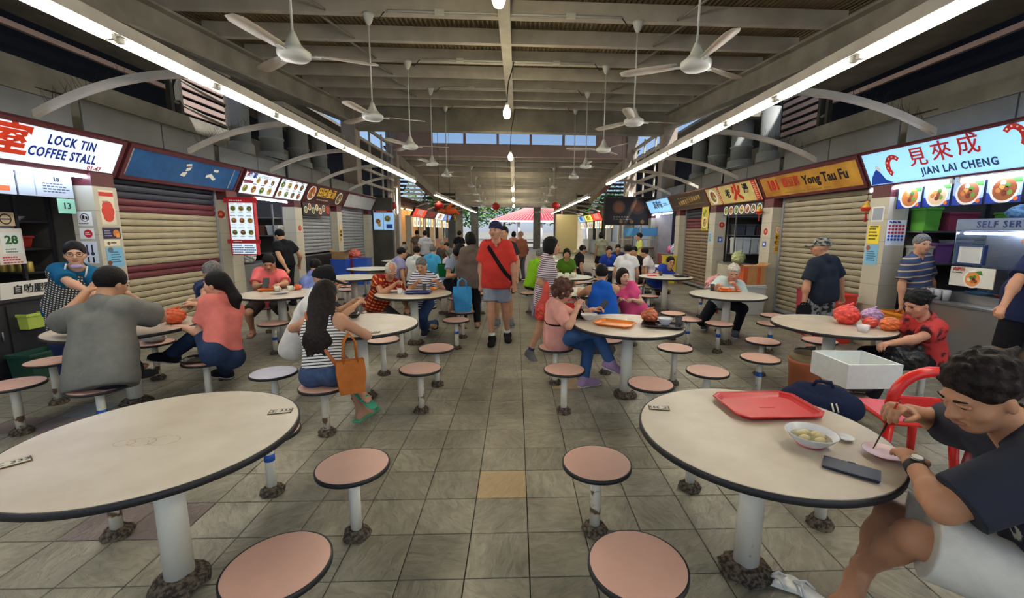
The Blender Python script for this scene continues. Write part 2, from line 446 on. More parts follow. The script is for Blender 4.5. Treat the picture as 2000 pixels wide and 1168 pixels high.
# stall blocks: pillars, hoods
TILEW = mat('white_wall_tile', (192, 186, 168), 0.35, noise=0.12, nscale=2)
JOINT = mat('tile_joint', (150, 144, 130), 0.8)
MAROON = mat('maroon_paint', (92, 40, 44), 0.55, noise=0.2, nscale=4)
LP = [(3.1, 3.42), (5.58, 5.9), (8.05, 8.37), (10.42, 10.76), (12.82, 13.16), (15.5, 15.84)]
RP = [(2.9, 3.22), (5.66, 5.98), (8.3, 8.64), (10.72, 11.06), (13.1, 13.44), (15.9, 16.24)]
XPL, XPR = 5.12, 4.93
PARTN = mat('dull_partition', (84, 80, 76), .8, noise=.25, nscale=2)
NUM = ['first', 'second', 'third', 'fourth', 'fifth', 'sixth']
for side, xs, P, xf in (('left', -1, LP, XPL), ('right', 1, RP, XPR)):
    for i, (ya, yb) in enumerate(P):
        x0, x1 = sorted((xs*xf, xs*(xf+0.28)))
        p = struct('pillar_%s_%d' % (side, i+1), MB().box(x0+.004, x1-.004, ya+.004, yb-.004, 0, 2.06), JOINT, '%s white tiled pillar of the %s stalls from the near end' % (NUM[i], side))
        for q in range(7):
            z0, z1 = q*0.294+0.003, (q+1)*0.294-0.003
            obj('tile', MB().box(x0, x1, ya, ya+0.006, z0, z1), TILEW, p)
            xa = xs*xf; xb = xs*(xf+0.006)
            obj('tile', MB().box(min(xa, xb), max(xa, xb), ya+0.006, yb, z0, z1), TILEW, p)
        obj('head_panel', MB().box(x0+.01, x1-.01, ya+.01, yb-.01, 2.06, 2.22), MAROON, p)
        xq0, xq1 = sorted((xs*(xf+0.28), xs*8.4)); ym = (ya+yb)/2
        struct('wall_partition_%s_%d' % (side, i+1), MB().box(xq0, xq1, ym-0.05, ym+0.05, 0, 2.64), PARTN, 'dull partition behind the %s pillar of the %s stalls' % (NUM[i], side))
# hood panels above the signboards
HOOD = mat('grey_hood_sheet', (108, 109, 108), 0.55, noise=0.2, nscale=2)
for side, xs, P, xh in (('left', -1, LP, 5.3), ('right', 1, RP, 5.1)):
    for i in range(5):
        ya, yb = P[i][0]+0.2, P[i+1][0]+0.17
        h = thing('exhaust_hood', 'grey sheet hood above the %s stall of the %s row' % (NUM[i], side), 'hood', (0, 0, 0), group='sheet hoods above the %s stalls' % side)
        x0, x1 = sorted((xs*xh, xs*(xh+0.5)))
        top = 3.0 + 0.1*(i % 2)
        obj('front_panel', MB().box(min(xs*xh, xs*(xh+.02)), max(xs*xh, xs*(xh+.02)), ya, (ya+yb)/2-0.01, 2.62, top), HOOD, h)
        obj('front_panel', MB().box(min(xs*xh, xs*(xh+.02)), max(xs*xh, xs*(xh+.02)), (ya+yb)/2+0.01, yb-0.1, 2.62, top), HOOD, h)
        obj('top_panel', MB().add([(xs*xh, ya, top+.005), (xs*(xh+.5), ya, top+0.12), (xs*(xh+.5), yb-.1, top+0.12), (xs*xh, yb-.1, top+.005),
                                   (xs*xh, ya, top+.015), (xs*(xh+.5), ya, top+0.13), (xs*(xh+.5), yb-.1, top+0.13), (xs*xh, yb-.1, top+.015)],
                                  [(0,3,2,1),(4,5,6,7),(0,1,5,4),(1,2,6,5),(2,3,7,6),(3,0,4,7)]), HOOD, h)
# far end: second stall blocks, end wall, louvred gables
for side, xs in (('left', -1), ('right', 1)):
    x0, x1 = sorted((xs*5.6, xs*8.4))
    if xs < 0: x1 = -4.55
    struct('wall_block_'+side, MB().box(x0, x1, 16.35, 16.5, 0, 2.7), CONC_D, 'dark end wall of the near %s stalls' % side)
    xg0, xg1 = sorted((xs*4.2, xs*8.4))
    g = struct('window_gable_'+side, MB().box(xg0, xg0+0.06, 30.9, 31.0, 2.8, 5.5).box(xg1-0.06, xg1, 30.9, 31.0, 2.8, 5.5).box((xg0+xg1)/2-0.05, (xg0+xg1)/2+.05, 30.86, 30.96, 2.8, 5.5), STEEL_D, 'louvred gable letting in daylight on the %s' % side)
    bm_ = MB().add([(xg0, 30.9, 0), (xg1, 30.9, 0), (xg1, 31.0, 0.15), (xg0, 31.0, 0.15), (xg0, 30.9, 0.02), (xg1, 30.9, 0.02), (xg1, 31.0, 0.17), (xg0, 31.0, 0.17)], [(0,3,2,1),(4,5,6,7),(0,1,5,4),(1,2,6,5),(2,3,7,6),(3,0,4,7)]).mesh('louvre_blade', CONC_D)
    for k in range(10):
        o = link('louvre_blade', bm_, g); o.location = (0, 0, 2.82+0.27*k)
ENDP = mat('cream_end_wall', (172, 164, 146), 0.8, noise=0.2, nscale=1.5)
struct('wall_end', MB().box(-6.1, -4.6, 38, 38.2, 0, 3.6).box(4.0, 5.8, 38, 38.2, 0, 3.6).box(-6.1, 5.8, 38, 38.2, 3.5, 3.75), ENDP, 'cream wall at the far end with a wide open doorway')
for k, x in enumerate((-5.4, -3.5, 1.75, 3.5)):
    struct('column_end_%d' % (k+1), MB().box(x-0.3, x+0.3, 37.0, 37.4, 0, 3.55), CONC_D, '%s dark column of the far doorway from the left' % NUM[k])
# kerb and drain in front of the stalls
struct('trim_kerb_left', MB().box(-5.9, -5.42, 1.2, 16.2, -0.01, 0.05), CONC, 'low kerb under the left stalls')
struct('trim_kerb_right', MB().box(5.24, 5.8, 1.2, 16.2, -0.01, 0.05), CONC, 'low kerb under the right stalls')
# ================================================================ lamps, fans, brackets
ORD = ['first', 'second', 'third', 'fourth', 'fifth', 'sixth', 'seventh', 'eighth', 'ninth', 'tenth', 'eleventh', 'twelfth', 'thirteenth', 'fourteenth', 'fifteenth', 'sixteenth', 'seventeenth', 'eighteenth']
TUBE = mat('lit_tube', (255, 253, 244), 0.4, emit=TUBE_STRENGTH, emit_rgb=(255, 250, 238))
REFL = mat('tube_reflector', (238, 234, 205), 0.35)
def batten(L=1.17):
    t = thing('tube_light', 'lit white tube light', 'light')
    obj('housing', MB().box(-0.035, 0.035, 0, L, 0.02, 0.06), WHITE_P, t)
    obj('reflector', MB().add([(-0.075,0,-0.012),(-0.035,0,0.035),(-0.035,L,0.035),(-0.075,L,-0.012),(-0.078,0,-0.008),(-0.035,0,0.04),(-0.035,L,0.04),(-0.078,L,-0.008)],
        [(0,1,2,3),(7,6,5,4),(0,3,7,4),(1,5,6,2),(0,4,5,1),(3,2,6,7)]), REFL, t)
    obj('tube', MB().cone((0, 0.06, 0.0), (0, L-0.06, 0.0), 0.0145, n=10), TUBE, t)
    for y in (0.035, L-0.035): obj('end_cap', MB().bbox(-0.025, 0.025, y-0.025, y+0.025, -0.022, 0.022, 0.004), WHITE_P, t)
    return t
proto = batten(); used = False
def put(loc, label, group, rz=0, flip=False):
    global used
    if not used: o = proto; used = True; o['label'] = label; o['group'] = group
    else: o = copy_tree(proto, None, label, group)
    o.location = loc; o.rotation_euler = (0, 0, PI if flip else rz)
    return o
for side, x, fl in (('left', -3.26, False), ('right', 2.96, True)):
    n = 0
    for k in range(-5, 9):
        y = 3.94 + 1.18*k
        if y > 13.4: continue
        put((x, y + (1.17 if fl else 0), 3.08), '%s white tube light from the near end of the long %s light row' % (ORD[n], side), 'tube lights of the long %s row' % side, flip=fl); n += 1
    n = 0
    for k in range(15):
        y = 18.0 + 1.25*k
        put((x, y + (1.17 if fl else 0), 2.95), '%s white tube light from the near end of the far %s light row' % (ORD[n], side), 'tube lights of the far %s row' % side, flip=fl); n += 1
    struct('trim_light_rail_'+side, MB().box(x-0.07, x+0.07, -2.0, 14.25, 3.14, 3.2).box(x-0.07, x-0.055, -2, 14.25, 3.1, 3.14).box(x+0.055, x+0.07, -2, 14.25, 3.1, 3.14), STEEL, 'grey channel carrying the %s light row' % side)
    struct('trim_light_rail_far_'+side, MB().box(x-0.06, x+0.06, 17.8, 36.9, 3.01, 3.07), STEEL, 'grey channel carrying the far %s light row' % side)
for side, x in (('left', -5.45), ('right', 5.15)):
    t = put((x, 20.335, 2.25), 'vertical tube light fixed on the far %s column' % side, 'vertical tube lights on the columns')
    t.rotation_euler = (PI/2, 0, 0)
# curved brackets between the light rows and the signboards, with bird spikes
SPIKE = mat('black_bird_spike', (30, 30, 32), 0.5)
def bracket(s, x0, z0, x1, z1, y, label, group):
    b = thing('curved_bracket', label, 'bracket', (0, y, 0), group=group)
    mb = MB(); N = 14; top = []; bot = []
    for i in range(N+1):
        t = i/N; x = x0 + (x1-x0)*t; z = z0 - (z0-z1)*t**2.1
        d = 0.045
        top.append((x, z+d)); bot.append((x, z-d*0.6))
    v = []
    for i in range(N+1):
        v += [(top[i][0], -0.03, top[i][1]), (top[i][0], 0.03, top[i][1]), (bot[i][0], 0.03, bot[i][1]), (bot[i][0], -0.03, bot[i][1])]
    f = []
    for i in range(N):
        for k in range(4): f.append((4*i+k, 4*i+(k+1) % 4, 4*i+4+(k+1) % 4, 4*i+4+k))
    f += [(3, 2, 1, 0), (4*N, 4*N+1, 4*N+2, 4*N+3)]
    mb.add(v, f); bmx = mb.mesh('arm', STEEL)
    bm = bmesh.new(); bm.from_mesh(bmx); bmesh.ops.recalc_face_normals(bm, faces=bm.faces); bm.to_mesh(bmx); bm.free()
    link('arm', bmx, b)
    sp = MB()
    for i in range(26):
        t = 0.45 + 0.5*i/26; x = x0+(x1-x0)*t; z = z0-(z0-z1)*t**2.1+0.045
        dx = random.uniform(-0.07, 0.07); dy = random.uniform(-0.05, 0.05)
        sp.cone((x, 0, z), (x+dx, dy, z+0.13), 0.0025, 0.0012, 4)
    tag(obj('bird_spikes', sp, SPIKE, b), kind='stuff')
    return b
for i, y in enumerate((2.8, 4.97, 7.12, 9.35, 11.5, 13.6)):
    bracket(-1, -3.3, 3.15, -5.02, 2.72, y, '%s curved steel bracket from the near end over the left stalls' % ORD[i], 'curved brackets over the left stalls')
for i, y in enumerate((2.9, 5.08, 7.1, 9.6, 11.7, 13.8)):
    bracket(1, 3.0, 3.15, 4.85, 2.74, y, '%s curved steel bracket from the near end over the right stalls' % ORD[i], 'curved brackets over the right stalls')
for i, y in enumerate((22.6, 25.5, 29, 32.5)):
    for s, side in ((-1, 'left'), (1, 'right')):
        bracket(s, s*3.2-0.1, 3.05, s*4.98-0.1, 2.68, y, '%s curved bracket from the near end over the far %s stalls' % (ORD[i], side), 'curved brackets over the far %s stalls' % side)
# bulbs on the middle beam
BULB = mat('lit_bulb', (255, 240, 200), 0.4, emit=BULB_STRENGTH, emit_rgb=(255, 238, 190))
for i, (y, z) in enumerate(((5.2, 4.11), (9.55, 4.0), (15.1, 4.0), (24.5, 3.8), (29.4, 3.6), (34, 3.4))):
    t = thing('bulb_lamp', '%s lit bulb lamp from the near end hanging under the middle beam' % ORD[i], 'lamp', (-0.2, y, z), group='bulb lamps under the middle beam')
    obj('bulb', MB().lathe([(0.006, -0.125), (0.05, -0.113), (0.075, -0.05), (0.075, 0.03), (0.056, 0.08), (0.03, 0.1)], n=14), BULB, t)
    obj('socket', MB().lathe([(0.042, 0.09), (0.042, 0.17), (0.02, 0.2)], n=12), WHITE_P, t)
    zc = (rz1(y) if y < 16 else rz2(y)) - z - 0.05
    obj('cord', MB().tube([(0, 0, 0.19), (0.01, 0, max(0.2, zc*0.4)), (0.03, 0.02, max(0.22, zc*0.6)), (0.1, 0.1, zc*0.85), (0.14, 0.2, zc+0.05)], 0.012, 6), SPIKE, t)
# ceiling fans
FANW = mat('fan_enamel', (216, 220, 218), 0.35)
FANB = mat('fan_blade', (206, 198, 186), 0.5, noise=0.15, nscale=4)
def blade_mesh():
    mb = MB(); v = []; n = 9
    for i in range(n):
        t = i/(n-1); r = 0.13 + t*0.42; w_ = (0.028 + 0.022*math.sin(t*PI*0.55+0.3)) * (1 if i < n-1 else 0.55)
        tw = 0.22*(1-0.4*t)
        for s in (-1, 1):
            for q in (0, 1): v.append((r, s*w_*math.cos(tw), s*w_*math.sin(tw) + 0.004*q))
    f = []
    for i in range(n-1):
        a = 4*i; b = 4*i+4
        f += [(a, b, b+2, a+2), (a+1, a+3, b+3, b+1), (a, a+1, b+1, b), (a+2, b+2, b+3, a+3)]
    f += [(0, 2, 3, 1), (4*n-4, 4*n-3, 4*n-1, 4*n-2)]
    return mb.add(v, f, 0, True).mesh('blade', FANB)
BLADE = blade_mesh()
def fan(x, y, zh, ztop, ang, label, group):
    t = thing('ceiling_fan', label, 'fan', (x, y, zh), group=group); q = 1.5
    obj('motor', MB().lathe([(a*q, b*q) for a, b in [(0.02, -0.055), (0.085, -0.05), (0.108, -0.03), (0.108, 0.0), (0.075, 0.022), (0.05, 0.05), (0.032, 0.09), (0.016, 0.13)]], n=22), FANW, t)
    H = ztop-zh
    obj('rod', MB().cone((0, 0, 0.17), (0, 0, H), 0.013, n=8), FANW, t)
    obj('canopy', MB().lathe([(0.02, H-0.17), (0.05, H-0.12), (0.085, H-0.03), (0.085, H)], n=14), FANW, t)
    for k in range(3):
        b = link('blade', BLADE, t); b.rotation_euler = (0, 0, ang + k*2*PI/3); b.location = (0, 0, -0.015); b.scale = (1.5, 1.5, 1.5)
        obj('blade_bracket', MB().box(0.08, 0.17, -0.015, 0.015, -0.014, -0.006), FANW, b)
    d = 1 if x < 0 else -1
    obj('wire', MB().tube([(0, 0.01, H-0.03), (0.14*d, 0.01, H-0.09), (0.26*d, -0.03, H+0.02)], 0.008, 6), SPIKE, t)
angs = [0.35, 0.35, 0.12, 0.3, 0.9], [0.55, 0.12, 1.0, 0.5, 0.3]
FY = [PURL[6] + 2.5*i for i in range(5)]
for si, (side, x) in enumerate((('left', -2.31), ('right', 1.93))):
    for i in range(5):
        y = FY[i]
        fan(x, y, 3.38, rz1(y)-0.0, angs[si][i], '%s white ceiling fan from the near end of the %s row' % (ORD[i], side), 'ceiling fans of the near %s row' % side)
    for i in range(5):
        y = 22.95 + 2.5*i
        fan(x, y, rz2(y)-0.95, rz2(y), 0.4+i, '%s small far ceiling fan beyond the pink wall in the %s row' % (ORD[i], side), 'far ceiling fans of the %s row' % side)
for i in range(5):
    y = FY[i]-0.04; z = rz1(FY[i])+0.03
    struct('trim_conduit_%d' % (i+1), MB().tube([(-2.0, y, z), (1.65, y, z)], 0.02, 6).cbox((-1.2, y, z), (0.15, 0.05, 0.07)).cbox((0.85, y, z), (0.15, 0.05, 0.07)), WHITE_P, '%s white conduit feeding the ceiling fans' % ORD[i])
# ducts and lattice frames in the side bays
DUCT = mat('pale_duct_sheet', (170, 176, 180), 0.5, noise=0.25, nscale=1.5)
for s, side, dx in ((-1, 'left', 0), (1, 'right', -0.25)):
    for i, (y, r) in enumerate(((10.6, 0.22), (11.9, 0.28), (13.3, 0.28), (14.6, 0.25))):
        d = thing('exhaust_duct', '%s pale exhaust duct from the near end rising behind the %s stalls' % (ORD[i], side), 'duct', (s*(6.3+dx), y, 2.7), group='exhaust ducts behind the %s stalls' % side)
        obj('lower_duct', MB().lathe([(r*1.25, 0), (r*1.2, 0.75), (r*0.95, 0.8)], n=16), DUCT, d)
        obj('upper_duct', MB().lathe([(r*0.95, 0.8), (r*0.95, 1.1), (r*1.02, 1.11), (r*1.02, 1.15), (r*0.95, 1.16), (r*0.95, 1.79)], n=16), DUCT, d)
        obj('band', MB().lathe([(r*1.26, 0.5), (r*1.26, 0.54)], n=16), STEEL_D, d)
    t = thing('lattice_frame', 'steel lattice frame between the two %s columns' % side, 'frame', (s*5.55 - 0.15*(s > 0), 0, 0))
    for y in (15.95, 17.3, 18.8, 20.25): obj('post', MB().box(-0.03, 0.03, y-0.03, y+0.03, 0, 5.4), STEEL, t)
    for k in range(6): obj('rail', MB().box(-0.05, 0.05, 15.85, 20.36, 2.7+0.5*k, 2.8+0.5*k), STEEL, t)
    # louvred opening in the outer side above the parapet
    t = thing('louvred_screen', 'pink slatted screen beside dark posts high behind the %s stalls' % side, 'screen', (s*(6.96 - 0.3*(s > 0)), 0, 0))
    for y in (9.5, 9.75, 11.2): obj('post', MB().box(-0.05, 0.05, y-0.04, y+0.04, 3.88, 5.2), CONC_D, t)
    for k in range(7): obj('slat', MB().box(-0.02, 0.02, 9.8, 11.15, 3.95+0.17*k, 4.05+0.17*k), PINK, t)
    for k in range(2): obj('brace', MB().tube([(0, 9.55, 4.1+0.5*k), (0.03, 11.2, 3.95+0.5*k)], 0.03, 6), STEEL_D, t)
# ================================================================ stalls: signboards, shutters, posters, counters
def board(name, label, cat, o, u, v, w_, h, th, base, items, group=None, lit=0.0, border=None, bw=0.03, pane=None):
    """flat panel: origin o at its lower left, u along its width, v up its face"""
    t = thing(name, label, cat, mtx=frame(o, u, v), group=group)
    obj('panel', MB().box(bw if border else 0, w_-(bw if border else 0), bw if border else 0, h-(bw if border else 0), -th, 0), base, t)
    if border:
        obj('frame', MB().box(0, w_, 0, bw, -th-0.01, 0.012).box(0, w_, h-bw, h, -th-0.01, 0.012).box(0, bw, bw, h-bw, -th-0.01, 0.012).box(w_-bw, w_, bw, h-bw, -th-0.01, 0.012), border, t)
    def M(rgb): return glow(rgb, lit) if lit else prnt(rgb)
    mb = MB(); mats = []; idx = {}
    def mi(rgb):
        rgb = tuple(rgb)
        if rgb not in idx: idx[rgb] = len(mats); mats.append(M(rgb))
        return idx[rgb]
    lay = 0.002
    for it in items:
        k = it[0]
        if k == 'r':
            _, x, y, a, b, rgb = it; mb.box(x-a/2, x+a/2, y-b/2, y+b/2, 0, lay, mi(rgb))
        elif k == 'c':
            _, x, y, r, rgb = it[:5]; mb.lathe([(r, 0), (r, lay)], (x, y, 0), 24, mi(rgb))
        elif k == 'P':
            obj('torn_patch', MB().prism(it[1], .001, .006), M(it[2]), t)
        elif k == 'p':
            mb.prism(it[1], 0, lay, mi(it[2]))
        elif k == 'd':      # a bowl of food seen from above
            _, x, y, r, rgb = it; mb.lathe([(r, 0), (r, lay)], (x, y, 0), 22, mi((245, 245, 245)))
            mb.lathe([(r*0.82, lay), (r*0.82, lay+.001)], (x, y, 0), 20, mi(rgb))
            for q in range(7):
                a = q*2.4; rr = r*0.5*math.sqrt((q+.5)/7); c = [(196, 120, 60), (110, 150, 60), (235, 225, 200), (150, 70, 40), (225, 160, 80), (120, 40, 30), (90, 130, 50)][(q + int(x*100)) % 7]
                mb.lathe([(r*0.2, lay+.001), (r*0.2, lay+.002)], (x+rr*math.cos(a), y+rr*math.sin(a), 0), 9, mi(c))
        elif k == 't':
            _, body, size, x, y, rgb, bold = it[:7]
            text(body, size, x, y, M(rgb), t, z=lay+0.002, bold=bold, sx=it[7] if len(it) > 7 else 1.0, shear=it[8] if len(it) > 8 else 0)
        elif k == 'l':      # lines of small print
            _, x, y, a, n, dy, rgb = it
            for q in range(n):
                ww = a*(0.75+0.25*((q*7) % 5)/4)
                for s_ in range(6): mb.box(x-a/2+ww*s_/6, x-a/2+ww*(s_+0.75)/6, y-q*dy-dy*0.22, y-q*dy+dy*0.22, 0, lay, mi(rgb))
        lay += 0.00015
    if mb.v: tag(obj('printed_picture', mb, mats, t), kind='stuff')
    return t
def left_sign(ya, yb, **k):
    return dict(o=(-5.17, ya, 2.2), u=(0, 1, 0), v=(0.22, 0, 0.43), w_=yb-ya, h=0.49, th=0.08, **k)
def right_sign(ya, yb, **k):
    return dict(o=(4.98, yb, 2.22), u=(0, -1, 0), v=(-0.22, 0, 0.43), w_=yb-ya, h=0.49, th=0.08, **k)
LIT_W = glow((214, 232, 242), .33)
LIT_B = glow((140, 195, 240), .40)
RED, BLUE, NAVY, WHT, BLK = (206, 40, 30), (24, 46, 150), (20, 50, 110), (245, 245, 245), (25, 25, 28)
board('signboard', 'backlit white coffee stall signboard with blue lettering', 'sign', items=[
    ('t', '室', 0.36, 1.27, 0.25, (225, 60, 25), 0.012), ('t', '啡', 0.36, 0.87, 0.25, (225, 60, 25), 0.012), ('t', '咖', 0.36, 0.47, 0.25, (225, 60, 25), 0.012),
    ('t', 'LOCK TIN', 0.15, 1.87, 0.33, BLUE, 0.004, 0.68), ('t', 'COFFEE STALL', 0.15, 1.82, 0.175, BLUE, 0.004, 0.66), ('t', '01-47', 0.075, 2.2, 0.075, (190, 50, 50), 0.001)],
    base=LIT_W, border=MAROON, bw=0.045, lit=0.0, **left_sign(3.45, 5.95))
sb = board('signboard', 'signboard covered with a blue tarpaulin and white torn patches', 'sign', items=[
    ('P', [(1.02, .36), (1.12, .38), (1.13, .34), (1.03, .325)], (225, 222, 210)), ('P', [(1.05, .30), (1.14, .33), (1.12, .27), (1.04, .25)], (225, 222, 210)), ('P', [(1.0, .22), (1.09, .24), (1.06, .16), (0.97, .17)], (225, 222, 210)),
    ('P', [(1.62, .36), (1.74, .36), (1.73, .32), (1.63, .32)], (225, 222, 210)), ('P', [(1.5, .24), (1.6, .28), (1.74, .2), (1.68, .17), (1.58, .22), (1.5, .2)], (225, 222, 210)), ('r', 2.12, .25, .02, .36, (150, 160, 170)), ('r', .07, .25, .02, .36, (150, 150, 145))],
    base=mat('blue_tarpaulin', (40, 92, 150), 0.45, noise=0.35, nscale=3, bump=0.4, bscale=5), border=MAROON, bw=0.05, **left_sign(6.0, 8.33))
FOOD = [(120, 160, 70), (200, 110, 60), (90, 150, 80), (205, 180, 90), (170, 80, 50), (120, 90, 60), (80, 140, 90), (190, 140, 70)]
it = [('t', '發', 0.12, 0.1, 0.4, (150, 30, 60), .004), ('t', '麵家', 0.12, 0.27, 0.4, BLUE, .004), ('r', .2, .27, .28, .05, (150, 60, 90)), ('l', .75, .42, .6, 2, .03, (190, 170, 200))]
for k in range(4): it += [('d', .17+.27*k, .13, .085, FOOD[k]), ('l', .17+.27*k, .235, .16, 1, .03, (60, 80, 140))]
for k in range(3): it += [('d', .48+.25*k, .32, .065, FOOD[k+3])]
board('signboard', 'brightly backlit white menu signboard with red emblem and bowls of food', 'sign', items=it, base=LIT_W, border=MAROON, bw=0.025, **left_sign(8.42, 9.62))
it = []
for k in range(4): it += [('d', .16+.27*k, .34, .085, FOOD[k+2]), ('d', .16+.27*k, .13, .08, FOOD[7-k]), ('l', .16+.27*k, .44, .16, 1, .03, (60, 80, 140)), ('l', .16+.27*k, .235, .16, 1, .03, (60, 80, 140))]
board('signboard', 'brightly backlit white menu signboard with eight bowls in two rows', 'sign', items=it, base=LIT_W, border=MAROON, bw=0.025, **left_sign(9.64, 10.82))
board('signboard', 'dark brown signboard with yellow characters between two bowls', 'sign', items=[('d', .32, .27, .19, (190, 90, 40)), ('d', 2.0, .24, .18, (120, 90, 50)), ('t', '田園鱼汤', 0.27, 1.16, .31, (225, 180, 60), .006), ('l', 1.16, .12, .9, 1, .06, (190, 180, 170))],
    base=mat('brown_sign', (70, 38, 32), 0.5), border=MAROON, bw=0.04, **left_sign(10.86, 13.28))
board('signboard', 'blank whitish signboard at the far end of the left stalls', 'sign', items=[('l', 1.6, .15, .5, 1, .03, (190, 190, 186))], base=mat('blank_sign', (188, 192, 192), 0.5, noise=0.1, nscale=4), border=MAROON, bw=0.04, **left_sign(13.33, 15.9))
# right side
def shrimp(x, y, s, fl=1):
    pts = []
    for k in range(13):
        a = -0.9 + k*0.28; pts.append((x + fl*s*0.5*math.cos(a)*0.8, y + s*0.5*math.sin(a)))
    inner = [(x + fl*s*0.26*math.cos(-0.9+k*0.28)*0.8 - fl*s*.02, y + s*0.3*math.sin(-0.9+k*0.28)) for k in range(12, -1, -1)]
    out = [('p', (pts+inner) if fl > 0 else (pts+inner)[::-1], (200, 45, 40))]
    for k in range(1, 12, 2):
        a = -0.9+k*0.28; out.append(('c', x+fl*s*.39*math.cos(a)*.8, y+s*.41*math.sin(a), s*0.035, (250, 225, 215)))
    return out
def wave(x, w_, h):
    return [('p', [(x-w_, .03), (x+w_*1.1, .03), (x+w_*.5, .08), (x+w_*.2, h*.75), (x-w_*.1, h), (x-w_*.35, h*.85), (x-w_*.7, .14)], (25, 75, 190)), ('p', [(x-w_*.15, h*1.02), (x+w_*.2, h*.8), (x+w_*.35, h*.95), (x+w_*.15, h*1.2), (x-w_*.1, h*1.18)], (235, 245, 255))]
it = wave(.2, .17, .24) + shrimp(.47, .24, .32, -1) + wave(2.12, .22, .26) + shrimp(1.86, .33, .28, 1)
for k, ch in enumerate('見來成'): it.append(('t', ch, 0.25, .82+.3*k, .3+.02*k, (200, 40, 35), .002))
it += [('t', 'JIAN LAI CHENG', 0.125, 1.24, .12, (30, 60, 90), .003, 0.8)]
board('signboard', 'backlit blue signboard with shrimps, waves and red characters', 'sign', items=it, base=LIT_B, border=MAROON, bw=0.02, **right_sign(3.3, 6.06))
board('signboard', 'golden brown signboard with red numerals and black lettering', 'sign', items=[('t', '181', .26, .43, .26, (190, 30, 30), .012, 0.95), ('t', '酿豆腐', .2, .95, .27, (190, 60, 40), .004, .8), ('t', 'Yong Tau Fu', .22, 1.78, .26, BLK, .006, .9), ('l', 1.5, .09, 1.6, 1, .05, (150, 120, 60))],
    base=mat('gold_sign', (206, 158, 62), 0.5, rgb2=(150, 96, 36), nscale=2.2), border=MAROON, bw=0.05, **right_sign(6.1, 8.66))
board('signboard', 'cream signboard with a soup bowl and a large red character', 'sign', items=[('r', .66, .245, .09, .45, (200, 50, 40)), ('c', .32, .24, .2, (245, 240, 225)), ('d', .32, .24, .17, (150, 110, 60)), ('t', '老', .22, 1.08, .25, BLK, .008), ('t', '火', .42, 1.48, .25, (205, 40, 30), .02), ('t', '湯', .22, 1.88, .3, BLK, .008), ('r', 2.24, .245, .16, .45, (190, 40, 36)), ('l', 2.24, .4, .1, 9, .04, (235, 200, 150)), ('l', .66, .42, .06, 9, .045, (245, 235, 220))],
    base=mat('cream_sign', (222, 206, 140), 0.5, rgb2=(205, 182, 110), nscale=3), border=MAROON, bw=0.025, **right_sign(8.7, 11.1))
it = []
for k in range(10): it.append(('t', '德福雲吞麵大排檔好味'[k], .13, .75+.16*k, .2+.012*k, (205, 170, 100), .003))
it += [('l', 1.45, .36, 1.5, 1, .05, (150, 130, 90)), ('r', 1.3, .14, 2.2, .015, (140, 110, 70))]
board('signboard', 'dark brown signboard with rows of small golden characters', 'sign', items=it, base=mat('dark_bronze_sign', (82, 66, 48), 0.45, noise=.3, nscale=5), border=mat('brown_sign_frame', (104, 70, 56), 0.5), bw=0.04, **right_sign(11.14, 13.76))
board('signboard', 'small backlit pale blue signboard with dark brush characters', 'sign', items=[('t', '真美味', .3, 1.1, .27, (40, 50, 60), .004), ('l', 1.9, .3, .5, 2, .06, (90, 130, 160))], base=LIT_B, border=mat('steel_edge', (150, 160, 170), .4), bw=0.015, **right_sign(13.8, 16.1))
# blue-white tubes fixed below the lit signboards
COOL = mat('cool_lit_tube', (225, 235, 255), 0.4, emit=TUBE_STRENGTH*0.4, emit_rgb=(205, 222, 255))
WARM = mat('warm_lit_tube', (255, 214, 150), 0.4, emit=TUBE_STRENGTH*0.6, emit_rgb=(255, 206, 136))
def sign_tube(a, b, label, m=None):
    t = thing('sign_tube', label, 'light', a); d = Vector(b)-Vector(a)
    obj('tube', MB().cone((0, 0, 0), d, 0.016, n=8), m or COOL, t)
    obj('holder', MB().cone((0, 0, 0.03), d+Vector((0, 0, 0.03)), 0.014, n=6), WHITE_P, t)
    for q in (0, 1): obj('end_cap', MB().cbox((d*q)[:], (.035, .03, .05)), WHITE_P, t)
sign_tube((-5.18, 3.6, 2.16), (-5.18, 5.9, 2.16), 'cool white tube under the coffee stall signboard')
sign_tube((4.97, 4.9, 2.17), (4.97, 6.05, 2.17), 'cool white tube under the far half of the shrimp signboard')
sign_tube((4.97, 3.4, 2.17), (4.97, 4.8, 2.17), 'cool white tube under the near half of the shrimp signboard')
sign_tube((-5.18, 9.0, 2.15), (-5.18, 10.2, 2.15), 'cool white tube under the lit food menu signboards')
sign_tube((4.97, 14.9, 2.17), (4.97, 16.0, 2.17), 'cool white tube under the far half of the pale blue signboard')
sign_tube((4.97, 13.8, 2.17), (4.97, 14.8, 2.17), 'cool white tube under the near half of the pale blue signboard')

